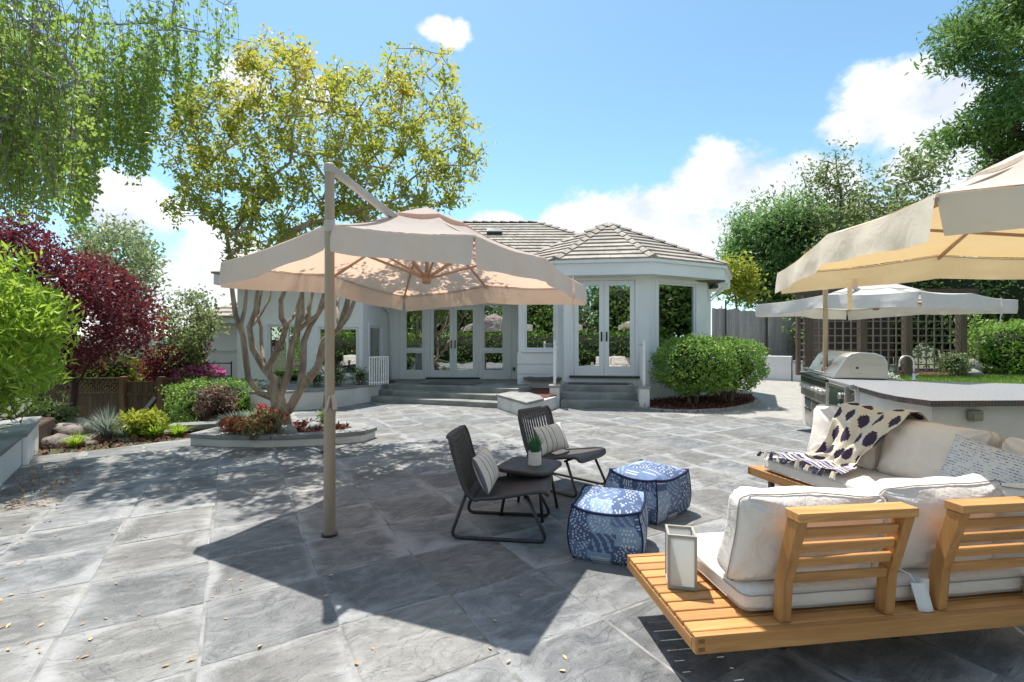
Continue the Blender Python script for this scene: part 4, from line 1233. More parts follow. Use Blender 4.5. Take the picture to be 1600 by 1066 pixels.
# weeping birch reaching in from the upper left ----------------------------------
def birch():
    r = np.random.default_rng(21)
    base = Vector((-8.6, 6.9, -0.2))
    t = thing('weeping_birch', 'tall birch with long hanging green strands at the upper left', 'tree', tuple(base))
    lim = [[(-8.6, 6.9, -0.2), (-8.55, 6.9, 2.0), (-8.4, 6.85, 4.4), (-8.2, 6.8, 6.4), (-8.1, 6.8, 7.2)],
           [(-8.4, 6.85, 4.3), (-7.3, 6.7, 4.9), (-6.4, 6.6, 5.2), (-5.4, 6.5, 4.95)],
           [(-8.3, 6.82, 5.6), (-7.0, 6.5, 6.3), (-5.6, 6.4, 6.3), (-4.4, 6.4, 5.9)],
           [(-8.3, 6.82, 5.8), (-7.2, 7.4, 6.4), (-5.6, 7.7, 6.6), (-4.2, 7.9, 6.4)],
           [(-8.5, 6.9, 3.9), (-7.6, 6.2, 4.4), (-6.8, 5.9, 4.6)],
           [(-8.3, 6.8, 5.3), (-7.4, 5.9, 5.9), (-6.0, 5.6, 6.0)],
           [(-8.4, 6.85, 4.4), (-6.8, 5.2, 4.9), (-5.2, 4.2, 4.9), (-3.9, 3.9, 4.5)]]
    prof_x = [-90, 0, 40, 90, 125, 148, 155, 170, 190, 205, 225, 240, 262, 300, 335, 372]
    prof_y = [330, 335, 350, 345, 370, 345, 262, 285, 262, 310, 285, 235, 195, 215, 175, 120]
    tops, strands = [], []
    for k in range(900):
        u = r.random()
        px = -90 + 462 * (u if u < 0.62 else u ** 1.0)
        if px > 240 and r.random() < 0.35: continue
        Y = r.uniform(6.9, 8.6) if px > 115 else r.uniform(3.4, 4.7)
        yb = np.interp(px, prof_x, prof_y)
        pyb = yb - abs(r.normal()) * 75 if r.random() < 0.8 else yb - r.random() * 330
        bot = at(px, pyb, Y)
        L = r.uniform(0.7, 2.3) * (1 if px > 115 else 0.7)
        top = bot + Vector((r.normal() * 0.12, r.normal() * 0.1, L))
        if top.z > (6.9 if px > 115 else 5.2): continue
        strands.append((top, bot)); tops.append(top)
    P, par, R, ends = grow(lim, tops, 5, tip=0.0045, power=0.48, seg=0.3)
    mb = MB(); b = np.array(base)
    skeleton_mesh(mb, P - b, par, R, n=7, rmax=0.2)
    mb.build('trunk', M['bark_birch'], t, smooth=True)
    tw = MB(); C, v, szs = [], [], []
    for top, bot in strands:
        n = 7; ph = r.random() * 6
        pts = [top.lerp(bot, i / (n - 1)) + Vector((math.sin(ph + i) * 0.025, math.cos(ph + i * 1.3) * 0.025, 0)) for i in range(n)]
        tw.tube([p - base for p in pts], 0.0025, 3, cap=False)
        L = (top - bot).length
        m = int(L * (30 if top.y > 5 else 34)); c0 = r.random()
        for i in range(m):
            s = (i + r.random()) / m * (n - 1); j = min(n - 2, int(s))
            p = pts[j].lerp(pts[j + 1], s - j)
            C.append(np.array(p) + r.normal(size=3) * 0.035); v.append(min(1, max(0, c0 * 0.4 + r.random() * 0.6))); szs.append(0.068 if top.y > 5 else 0.043)
    tw.build('hanging_twigs', M['bark_grey'], t, kind='stuff')
    leaves_obj('crown', np.array(C) - b, np.array(szs), M['lf_birch'], t, v, axis=(0, 0, -1), axis_w=0.45, up_w=-0.1, aspect=0.72)
birch()

# purple plum by the fence --------------------------------------------------------
PL = (-9.75, 10.6, -0.75)
plum_poly = [(-70, 335), (30, 330), (75, 345), (110, 372), (135, 400), (165, 402), (200, 430), (240, 455), (262, 490), (265, 515), (235, 530), (215, 548), (180, 552), (150, 565), (95, 575), (60, 550), (-70, 530)]
tree('purple_plum_tree', 'round-headed tree with dark red-purple leaves in front of the brown fence', PL,
     [[PL, at(113, 640, 10.6), at(115, 600, 10.6), at(105, 560, 10.6), at(90, 480, 10.7)], [at(115, 600, 10.6), at(140, 570, 10.4), at(155, 545, 10.3), at(190, 490, 10.2)], [at(110, 590, 10.6), at(70, 540, 10.9), at(30, 470, 11.0)], [at(105, 560, 10.6), at(125, 500, 11.2), at(140, 440, 11.4)]],
     poly_points(plum_poly, 480, 9.2, 11.9, 31), M['lf_plum'], M['bark_dark'], 20000, 0.095, 0.14, 8, tip=0.005, rmax=0.13, along=3, aspect=0.55)

# other trees on the left ------------------------------------------------------------
def simple_tree(name, label, poly, Y, dY, trunk_px, ground_py, ntar, nleaf, lsize, leaf, bark, seed, spread=0.14, group=None, rmax=0.2, aspect=0.5, along=4, ntr=3, **kw):
    r = np.random.default_rng(seed)
    Q = np.array(poly); cy0, cy1 = Q[:, 1].min(), Q[:, 1].max(); cx = Q[:, 0].mean()
    base = at(trunk_px, ground_py, Y); base.z = min(base.z, ground_h(base.x, base.y) + 0.05) if base.z < 0.3 else base.z
    base.z = ground_h(base.x, base.y) - 0.05
    lims = [[base, at(trunk_px + (cx - trunk_px) * 0.3, cy1 + (cy0 - cy1) * 0.15, Y), at(cx, cy1 + (cy0 - cy1) * 0.55, Y), at(cx + r.normal() * 8, cy0 + (cy1 - cy0) * 0.1, Y)]]
    for k in range(ntr):
        f = 0.1 + 0.16 * k
        a_ = at(trunk_px + (cx - trunk_px) * min(1, 0.3 + f), cy1 + (cy0 - cy1) * (0.15 + f * 0.8), Y)
        sx = (-1, 1)[k % 2]; hw = (Q[:, 0].max() - Q[:, 0].min()) / 2
        lims.append([a_, at(cx + sx * hw * 0.6, cy1 + (cy0 - cy1) * (0.45 + 0.1 * k), Y + r.normal() * dY * 0.4)])
    return tree(name, label, tuple(base), lims, poly_points(poly, ntar, Y - dY, Y + dY, seed), leaf, bark, nleaf, lsize, spread, seed, group, tip=0.006 * Y / 12, rmax=rmax, along=along, aspect=aspect, seg=0.3 * max(1, Y / 14), **kw)
simple_tree('garden_tree', 'loose grey-green tree rising behind the purple tree', [(108, 370), (150, 350), (180, 343), (215, 352), (235, 385), (245, 430), (240, 480), (200, 500), (150, 480), (115, 420)], 16, 1.6, 175, 620, 170, 9000, 0.14, M['lf_sage'], M['bark_grey'], 41, 0.2, aspect=0.55)
simple_tree('small_tree', 'thin young green tree behind the clipped hedge near the house corner', [(252, 480), (285, 450), (300, 452), (330, 462), (350, 475), (335, 515), (318, 560), (285, 590), (262, 560), (250, 510)], 13.2, 0.9, 300, 640, 80, 3000, 0.11, M['lf_olive'], M['bark_grey'], 43, 0.13, rmax=0.05, aspect=0.6)
def gbush(px, py, Y, *a): pass
bush('purple_shrub', 'dark red-purple shrub above the lattice fence beside the young tree', tuple(at(262, 610, 12.9)), (0.75, 0.5, 0.62), 1500, 0.11, M['lf_plum'], seed=3, shell=0.3, core=0, bark=M['bark_dark'])
bush('purple_shrub', 'small dark purple shrub against the far wing wall', tuple(at(304, 592, 13.6)), (0.42, 0.4, 0.95), 1000, 0.11, M['lf_plum'], seed=4, shell=0.3, core=0, bark=M['bark_dark'])
bg = bush('flowering_shrub', 'shrub covered in bright pink blossom beyond the lattice fence', tuple(at(310, 600, 12.9)), (0.62, 0.4, 0.28), 900, 0.08, M['lf_green'], seed=5, shell=0.4, core=0.5)
r_ = np.random.default_rng(3); d_ = unit(r_.normal(size=(520, 3))); d_[:, 2] = np.abs(d_[:, 2])
leaves_obj('blossom', d_ * np.array([0.66, 0.42, 0.27]) + np.array([0, 0, 0.24]), 0.085, M['fl_pink'], bg, aspect=0.9)
for i, (px, py, Y, rd, mt, lab) in enumerate((
        (165, 625, 14.0, (1.1, 0.8, 0.75), 'lf_yellow', 'yellow-green bush seen over the fence below the purple tree'),
        (215, 622, 15.0, (1.0, 0.8, 0.62), 'lf_red', 'orange-tinged bush seen over the gate'),
        (268, 622, 15.5, (1.1, 0.9, 0.9), 'lf_yellow', 'pale yellow-green bush seen over the right gate post'),
        (95, 622, 14.5, (1.2, 0.9, 0.7), 'lf_green', 'green bush seen over the fence left of the tree trunk'))):
    bush('background_bush', lab, tuple(at(px, py, Y)), rd, 1500, 0.13, M[mt], seed=20 + i, shell=0.5, core=0.6, group='bushes beyond the back fence')
# far trees and hillside seen in the gap on the left
def far_mass(name, cx, cy, w, h, Y, n, leaf, seed, lsize, kind='stuff'):
    c = at(cx, cy, Y)
    k = Y / FPX
    C, v = clump_crown([((c.x + (i - 2) * w * k * 0.4, c.y, c.z + (-1) ** i * h * k * 0.1), (w * k * 0.28, w * k * 0.3, h * k * 0.5)) for i in range(5)], n, 14, 0.06 * h * k, seed)
    o = leaves_obj(name, C, lsize, leaf, None, v, aspect=0.8)
    return o
M['lf_far'] = foliage('distant_leaf', (0.16, 0.21, 0.17), (0.26, 0.32, 0.26), None, 0.2)
far_mass('distant_woods', 240, 556, 330, 34, 90, 320, M['lf_far'], 5, 1.6)
far_mass('distant_woods', 250, 540, 300, 18, 170, 200, M['lf_far'], 6, 2.6)

# clipped hedge and the planting along the lower path ---------------------------------
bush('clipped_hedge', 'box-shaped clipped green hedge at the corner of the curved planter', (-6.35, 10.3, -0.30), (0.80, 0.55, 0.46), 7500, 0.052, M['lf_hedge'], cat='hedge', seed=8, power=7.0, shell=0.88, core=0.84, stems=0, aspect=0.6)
def P0(px, py, z=-0.16): return tuple(gp(px, py, z))
bush('low_shrub', 'light green mounded shrub behind the stones beside the white wall', P0(78, 676), (0.42, 0.36, 0.28), 1300, 0.085, M['lf_olive'], seed=9, shell=0.5, core=0.6)
tuft('fountain_grass', 'grey-green fountain grass clump before the brown fence', P0(168, 684), 0.62, 0.48, 420, M['lf_lavender'], seed=10, w=0.012, bend=0.55)
tuft('fountain_grass', 'small bright green grass clump at the path edge by the stones', P0(118, 698), 0.28, 0.22, 150, M['lf_bright'], seed=11, w=0.014)
tuft('lavender_clump', 'pale lavender clump between the grass and the yellow plant', P0(196, 686), 0.34, 0.3, 260, M['lf_lavender'], seed=12, w=0.010, bend=0.3)
bush('yellow_shrub', 'yellow-leaved shrub beside the path in front of the gate', P0(222, 683), (0.40, 0.3, 0.24), 750, 0.10, M['lf_yellow'], seed=13, shell=0.35, core=0.4)
tuft('grass_clump', 'bright green strappy clump under the yellow shrub', P0(240, 684), 0.36, 0.32, 220, M['lf_bright'], seed=14, w=0.02)
tuft('grass_clump', 'low green strappy clump right of the yellow shrub', P0(278, 680), 0.26, 0.28, 180, M['lf_bright'], seed=15, w=0.018)
bush('bronze_shrub', 'bronze and pink leaved shrub in front of the clipped hedge', P0(338, 664), (0.40, 0.34, 0.42), 1100, 0.085, M['lf_bronze'], seed=16, shell=0.3, core=0.4, bark=M['bark_dark'])
# raised bed plants round the myrtle
def PZ(px, py): return tuple(gp(px, py, 0.165))
tuft('grey_leaf_plant', 'grey-green spreading plant at the left end of the tree planter', PZ(372, 668), 0.26, 0.34, 420, M['lf_lavender'], seed=17, w=0.012, bend=0.3)
tuft('grey_leaf_plant', 'pale green feathery plant behind the red flowers of the tree planter', PZ(398, 660), 0.24, 0.3, 320, M['lf_sage'], seed=18, w=0.012, bend=0.3)
for i, (px, py, rd, lab) in enumerate(((368, 678, (0.22, 0.15, 0.12), 'red-leaved bedding plant at the left end of the tree planter'), (395, 682, (0.24, 0.16, 0.14), 'orange and red bedding plant in the middle of the planter bed'), (420, 678, (0.24, 0.17, 0.19), 'large orange bedding plant left of the tree trunk'))):
    b_ = bush('bedding_plant', lab, PZ(px, py), rd, 420, 0.05, M['lf_olive'] if i else M['lf_red'], cat='plant', group='bedding plants in the tree planter', seed=50 + i, shell=0.3, core=0.4, stems=3)
    r_ = np.random.default_rng(60 + i); d_ = unit(r_.normal(size=(150, 3))); d_[:, 2] = np.abs(d_[:, 2])
    leaves_obj('blossom', d_ * np.array(rd) * 1.03 + np.array([0, 0, rd[2] * 0.9]), 0.045, M['lf_red'], b_, aspect=0.9)
for i, (px, py, lab) in enumerate(((408, 662, 'single red bloom standing above the pale green plant'), (426, 666, 'small red bloom touching the tree trunk'))):
    g_ = thing('red_flower', lab, 'flower', PZ(px, py), 0, 'red blooms in the tree planter')
    MB().tube([(0, 0, 0), (0.01, 0, 0.15), (0, 0, 0.26)], 0.005, 5).build('stem', M['lf_green'], g_)
    C = np.random.default_rng(i).normal(size=(40, 3)) * 0.022 + np.array([0, 0, 0.27]); leaves_obj('blossom', C, 0.04, M['fl_red'], g_, aspect=0.9)
bush('boulder_plant', 'dark green tuft of leaves at the right end of the tree planter', PZ(508, 664), (0.13, 0.12, 0.13), 260, 0.05, M['lf_green'], cat='plant', seed=71, shell=0.3, core=0.4)
# left raised bed with the bright shrub -------------------------------------------------
lbed = [(-5.2, 4.3), (-6.08, 5.9), (-7.3, 7.35), (-7.8, 8.2), (-11, 8.6), (-11, 4.0), (-6, 3.6)]
MB().prism(lbed, -0.3, 0.20).build('raised_bed_soil', M['soil'], kind='structure', bevel=0.03)
def rock_obj(label, pos, size, seed, group='stones edging the lower path', mat=None):
    r = random.Random(seed)
    bm_ = bmesh.new(); bmesh.ops.create_icosphere(bm_, subdivisions=3, radius=1)
    for v in bm_.verts:
        p = v.co.copy()
        k = 1 + 0.28 * noise.noise(p * 1.1 + Vector((seed * 3.1, 0, 0))) + 0.10 * noise.noise(p * 3.0 + Vector((0, seed, 0)))
        v.co = Vector((p.x * size[0] * k, p.y * size[1] * k, max(-0.3, p.z) * size[2] * k))
    me = bpy.data.meshes.new('stone'); bm_.to_mesh(me); bm_.free()
    me.polygons.foreach_set('use_smooth', [True] * len(me.polygons)); me.materials.append(mat or M['rock'])
    o = link_mesh('stone', me, None, pos, (0, 0, r.random() * 6))
    return props(o, label, 'stone', group)
for i, (px, py, s, lab) in enumerate((
        (88, 697, (0.24, 0.2, 0.16), 'dark stone under the light green mounded shrub'), (104, 688, (0.30, 0.2, 0.14), 'long grey stone lying on top of the pile'), (118, 676, (0.2, 0.16, 0.13), 'pinkish stone at the top of the stone pile'),
        (132, 684, (0.16, 0.14, 0.12), 'small stone at the right of the pile top'), (118, 698, (0.23, 0.17, 0.15), 'rounded pale brown stone low in the pile'), (145, 690, (0.25, 0.18, 0.12), 'flat brown stone at the right foot of the pile'),
        (137, 697, (0.16, 0.12, 0.08), 'small flat stone touching the path below the pile'), (215, 681, (0.18, 0.14, 0.13), 'brown stone left of the yellow shrub'), (265, 681, (0.26, 0.14, 0.09), 'low flat stone beside the path below the strappy clump'),
        (205, 690, (0.22, 0.12, 0.05), 'thin flat stone edging the path below the lavender'))):
    p = gp(px, py, -0.2)
    z = -0.17 + (0.12 if i in (1, 2, 3) else 0.0)
    rock_obj(lab, (p.x, p.y, z), s, i + 1)
rock_obj('pale grey round stone lying on the mulch right of the trunk', PZ(449, 676), (0.14, 0.12, 0.11), 31, 'stones in the tree planter', M['cap_stone'])
rock_obj('light stone lying on the mulch near the umbrella pole', PZ(492, 668), (0.15, 0.11, 0.08), 32, 'stones in the tree planter', M['cap_stone'])
MB().box(gp(303, 668, -0.1) + Vector((0, 0, 0.03)), (0.75, 0.35, 0.1), Matrix.Rotation(rad(20), 3, 'Z')).build('stone_bench', M['cap_stone'], bevel=0.02)
props(bpy.data.objects['stone_bench'], 'pale flat slab lying on the bed before the bronze shrub', 'stone')
lb2 = [(-6.9, 6.5), (-5.15, 8.4), (-5.4, 10.2), (-7.0, 10.3), (-9.5, 9.6), (-8.6, 7.2)]
scatter_chips('ground_litter', lb2, 2600, -0.15, M['chip'], (0.08, 0, 0), None, zf=lambda x, y: ground_h(x, y) + 0.01)
def lw(name, label, a, b, width, h, z0=-0.2):
    a, b = Vector((*a, 0)), Vector((*b, 0)); d = (b - a).normalized(); n = Vector((-d.y, d.x, 0))
    t = thing(name, label, 'wall', (a.x, a.y, 0), 0, 'low white garden walls on the left')
    q = lambda *L: [((a + d * s + n * o - a).x, (a + d * s + n * o - a).y) for s, o in L]
    Lw = (b - a).length
    MB().prism(q((0, 0), (Lw, 0), (Lw, width), (0, width)), z0, h).build('wall_body', M['stucco'], t, bevel=0.01)
    m = max(1, int(Lw / 0.62))
    for i in range(m):
        s0, s1 = Lw * i / m + 0.006, Lw * (i + 1) / m - 0.006
        if i == m - 1: s1 += 0.03
        MB().prism(q((s0, -0.035), (s1, -0.035), (s1, width), (s0, width)), h + 0.002, h + 0.055).build('coping', M['cap_stone'], t, bevel=0.012)
lw('garden_wall', 'nearer low white wall with stone coping at the left frame edge', (-4.35, 3.75), (-5.97, 5.84), 0.36, 0.33)
lw('garden_wall', 'farther low white wall with stone coping ending at the stone pile', (-6.06, 5.95), (-7.2, 7.3), 0.42, 0.30, -0.3)
shr_poly = [(x_ - 20, y_) for x_, y_ in [(-110, 425), (0, 422), (25, 440), (60, 456), (85, 475), (112, 500), (118, 530), (104, 560), (92, 595), (72, 628), (35, 640), (-110, 650)]]
SB = (-6.6, 5.6, 0.15)
tgt = [p for p in poly_points(shr_poly, 260, 5.1, 6.2, 51)] + [at(px, py, 5.5) for px, py in ((0, 412), (20, 418), (-20, 410), (48, 442), (76, 462), (94, 482), (102, 512), (104, 545), (92, 575), (-40, 390), (45, 415))]
simple_lims = [[SB, (-6.6, 5.6, 0.7), (-6.5, 5.55, 1.3)], [(-6.6, 5.6, 0.3), (-6.2, 5.4, 0.7), (-5.9, 5.3, 1.2)], [(-6.6, 5.6, 0.3), (-6.8, 5.8, 1.0), (-6.7, 5.7, 1.8)], [(-6.6, 5.6, 0.3), (-5.9, 5.7, 0.6), (-5.5, 5.9, 1.0)]]
t_ = tree('broadleaf_shrub', 'tall bright green broad-leaved shrub above the nearer white wall', SB, simple_lims, tgt, M['lf_bright'], M['bark_grey'], 10500, 0.115, 0.085, 14, tip=0.004, rmax=0.03, along=2, aspect=0.27, axis=(0.3, -0.3, 0.75), axis_w=0.5, up_w=0.6)
t_['category'] = 'shrub'

# clipped shrubs by the tower ------------------------------------------------------------
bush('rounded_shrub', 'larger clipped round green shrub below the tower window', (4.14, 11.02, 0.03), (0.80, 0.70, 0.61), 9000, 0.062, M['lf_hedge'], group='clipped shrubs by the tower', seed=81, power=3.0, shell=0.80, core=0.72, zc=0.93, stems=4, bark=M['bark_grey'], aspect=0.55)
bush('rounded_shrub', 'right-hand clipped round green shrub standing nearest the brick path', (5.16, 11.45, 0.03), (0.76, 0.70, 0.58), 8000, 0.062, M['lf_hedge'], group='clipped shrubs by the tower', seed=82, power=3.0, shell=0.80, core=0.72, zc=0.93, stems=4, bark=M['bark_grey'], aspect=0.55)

# trees on the right ----------------------------------------------------------------------
def crown_tree(name, label, base, top, ells, nclump, per, spread, lsize, leaf, bark, seed, rt=0.2, shell=0.5, flat=1.0, aspect=0.5, core=0.0, nbr=14, **kw):
    t = thing(name, label, 'tree', base)
    C, v = clump_crown(ells, nclump, per, spread, seed, shell, flat)
    r = np.random.default_rng(seed)
    tg = C[::max(1, per)][: nbr * 4]
    P, par, R, ends = grow([[base, tuple((Vector(base) + Vector(top)) / 2 + Vector((0.1, 0, 0))), top]], [tuple(x) for x in tg], seed, seg=0.6, wob=0.1, tip=rt * 0.12, power=0.5)
    b = np.array(base)
    mb = MB(); skeleton_mesh(mb, P - b, par, R, rmax=rt); mb.build('trunk', bark, t, smooth=True)
    leaves_obj('crown', C - b, lsize, leaf, t, v, aspect=aspect, **kw)
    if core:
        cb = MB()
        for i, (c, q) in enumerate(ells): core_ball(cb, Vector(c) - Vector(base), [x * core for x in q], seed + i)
        cb.build('dark_core', M['lf_core'], t, smooth=True, kind='stuff')
    return t
def E(px, py, Y, w, h, d=None): # ellipsoid by its outline seen from the terrace
    return (tuple(at(px, py, Y)), (w / FPX * Y, d or w / FPX * Y, h / FPX * Y))
gz = lambda p: (p.x, p.y, ground_h(p.x, p.y))
b1 = gz(at(1225, 560, 25))
crown_tree('pine_tree', 'dense rounded dark green pine beyond the grey board fence', b1, tuple(at(1225, 340, 25)), [E(1225, 365, 25, 80, 58), E(1185, 410, 25, 52, 55), E(1260, 420, 25, 70, 60), E(1215, 450, 24.5, 60, 35)], 400, 58, 0.33, 0.26, M['lf_pine'], M['bark_dark'], 91, 0.3, shell=0.62, aspect=0.3, up_w=0.6, core=0.62)
crown_tree('slender_tree', 'slender open tree rising over the pine with sky between its twigs', gz(at(1330, 560, 22)), tuple(at(1305, 235, 22)), [E(1305, 245, 22, 20, 32), E(1285, 275, 22, 36, 26), E(1330, 285, 22, 26, 32), E(1310, 335, 22, 52, 38)], 95, 26, 0.22, 0.17, M['lf_olive'], M['bark_grey'], 92, 0.16, shell=0.2)
crown_tree('broad_tree', 'broad mid-green tree between the slender tree and the tan parasol', gz(at(1400, 560, 20)), tuple(at(1400, 290, 20)), [E(1430, 275, 20, 46, 44), E(1370, 335, 20, 50, 40), E(1410, 385, 20, 80, 55), E(1320, 405, 21, 50, 45)], 190, 44, 0.30, 0.20, M['lf_olive'], M['bark_grey'], 93, 0.22, shell=0.25)
crown_tree('conifer', 'tall dark conifer filling the upper right corner', gz(at(1690, 560, 14)), tuple(at(1680, -220, 14)), [E(1570, 25, 14, 75, 38), E(1500, 75, 13.6, 48, 30), E(1560, 85, 13.4, 60, 30), E(1630, 100, 14, 60, 60), E(1590, 150, 13.5, 55, 28), E(1560, 195, 13.6, 70, 22), E(1480, 215, 13.6, 28, 18), E(1600, 210, 14, 70, 30), E(1660, -60, 14, 110, 80), E(1680, 240, 14, 110, 60)], 620, 50, 0.22, 0.19, M['lf_redwood'], M['bark_dark'], 94, 0.35, shell=0.35, flat=0.6, aspect=0.3, axis=(-0.7, -0.3, -0.2), axis_w=0.35)
crown_tree('yellow_green_tree', 'small yellow-green tree showing above the grey boards beside the tower', gz(at(1150, 560, 21.5)), tuple(at(1150, 430, 21.5)), [E(1150, 440, 21.5, 30, 34)], 60, 30, 0.25, 0.2, M['lf_yellow'], M['bark_grey'], 95, 0.08, shell=0.2)
for i, (px, Y, w, h, zc, mt, lab) in enumerate((
        (1300, 19.5, 1.9, 2.2, 2.6, 'lf_green', 'green bush behind the left part of the trellis'), (1400, 18.8, 1.8, 2.3, 2.6, 'lf_hedge', 'sunlit bush behind the middle of the trellis'),
        (1480, 18.6, 1.7, 2.5, 2.8, 'lf_green', 'green bush behind the right panel of the trellis'), (1570, 19.0, 2.3, 2.9, 3.0, 'lf_pine', 'dark tall bush behind the clipped hedge on the right'), (1660, 19.5, 2.5, 3.2, 3.2, 'lf_pine', 'dark tall bush at the right frame edge under the conifer'))):
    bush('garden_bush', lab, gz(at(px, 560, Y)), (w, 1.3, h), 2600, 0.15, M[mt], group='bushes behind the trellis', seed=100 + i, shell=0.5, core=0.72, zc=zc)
bush('clipped_hedge', 'bright green clipped hedge across the lawn at the right edge', (16.7, 15.9, 0.35), (1.45, 0.9, 0.86), 6500, 0.12, M['lf_hedge'], cat='hedge', seed=110, power=4.0, shell=0.84, core=0.8, stems=3)
# planting and trees behind the camera side of the terrace (seen mirrored in the glass)
for i, (x, y, h) in enumerate(((-13, -8.5, 5.6), (-8.2, -9.5, 6.2), (-3.6, -9.0, 5.6), (1.0, -10.0, 6.4), (5.6, -9.0, 5.9), (10.2, -9.0, 6.1), (15, -7.5, 5.6))):
    lab = ('round green tree at the far left of the lower terrace edge', 'second green tree from the left behind the terrace hedge', 'lower green tree left of the middle behind the terrace hedge', 'tallest green tree behind the middle of the terrace hedge', 'green tree right of the middle behind the terrace hedge', 'green tree at the kitchen end of the terrace hedge', 'last green tree beyond the kitchen end of the terrace hedge')[i]
    crown_tree('terrace_tree', lab, (x, y, -0.3), (x, y, h * 0.8), [((x, y, h * 0.60), (2.5, 1.9, h * 0.38)), ((x + 1.4, y + 0.4, h * 0.42), (2.0, 1.6, h * 0.27))], 110, 44, 0.4, 0.30, M[('lf_green', 'lf_hedge', 'lf_olive')[i % 3]], M['bark_dark'], 120 + i, 0.2, core=0.6)
for i, (x, y, h) in enumerate(((18, 8.5, 6.5), (20.5, 4.5, 8.0), (19.5, 0.5, 7.0), (19.2, 6.6, 7.0), (21.5, 10.5, 7.0))):
    lab = ('green tree beyond the lawn past the right frame edge', 'taller green tree beyond the lawn past the right frame edge', 'green tree at the near corner of the lawn', 'green tree filling the gap between the lawn trees', 'green tree at the back corner of the lawn past the conifer')[i]
    crown_tree('lawn_tree', lab, (x, y, -0.3), (x, y, h * 0.8), [((x, y, h * 0.56), (2.3, 2.2, h * 0.40))], 80, 44, 0.4, 0.30, M['lf_green'], M['bark_dark'], 140 + i, 0.2, core=0.6)
bush('terrace_hedge', 'long green hedge closing the terrace opposite the house', (0, -5.6, -0.1), (13, 0.8, 1.05), 9000, 0.17, M['lf_hedge'], cat='hedge', seed=130, power=6.0, shell=0.86, core=0.84, stems=0)

# ------------------------------------------------------------------ parasols
def canopy_mat(name, top, trans, f):
    k = N(name)
    v = k.coord('Object')
    c = k.mix(k.ramp(k.noise(v, 2.5, 6, 0.65), 0.35, 0.75), top, tuple(x * 0.9 for x in top))
    nb = k.bump(k.noise(v, 500, 2, 0.5), 0.12, 0.001)
    nb = k.bump(k.noise(v, 5.5, 5, 0.6, 0.8), 0.30, 0.03, nb)
    p = k.bsdf(c, 0.85, 0, 0.15, nb)
    t = k.n('ShaderNodeBsdfTranslucent'); t.inputs['Color'].default_value = (*trans, 1); k.l(nb, t.inputs['Normal'])
    mx = k.n('ShaderNodeMixShader'); mx.inputs[0].default_value = f
    k.l(p, mx.inputs[1]); k.l(t.outputs[0], mx.inputs[2])
    return k.done(mx.outputs[0])
M['cloth_peach'] = canopy_mat('peach_canopy', (0.70, 0.66, 0.62), (0.88, 0.575, 0.41), 0.48)
M['val_peach'] = canopy_mat('peach_valance', (0.72, 0.645, 0.57), (0.80, 0.60, 0.46), 0.16)
M['cloth_tan'] = canopy_mat('tan_canopy', (0.76, 0.72, 0.64), (0.80, 0.52, 0.19), 0.33)
M['val_tan'] = canopy_mat('tan_valance', (0.80, 0.745, 0.63), (0.80, 0.60, 0.30), 0.25)
M['cloth_white'] = canopy_mat('white_canopy', (0.74, 0.72, 0.69), (0.75, 0.68, 0.58), 0.34)
M['val_white'] = canopy_mat('white_valance', (0.74, 0.72, 0.69), (0.7, 0.64, 0.55), 0.16)
M['umb_wood'] = simple('tan_painted_rib', (0.42, 0.28, 0.19), 0.5, (0.36, 0.235, 0.155), 5)

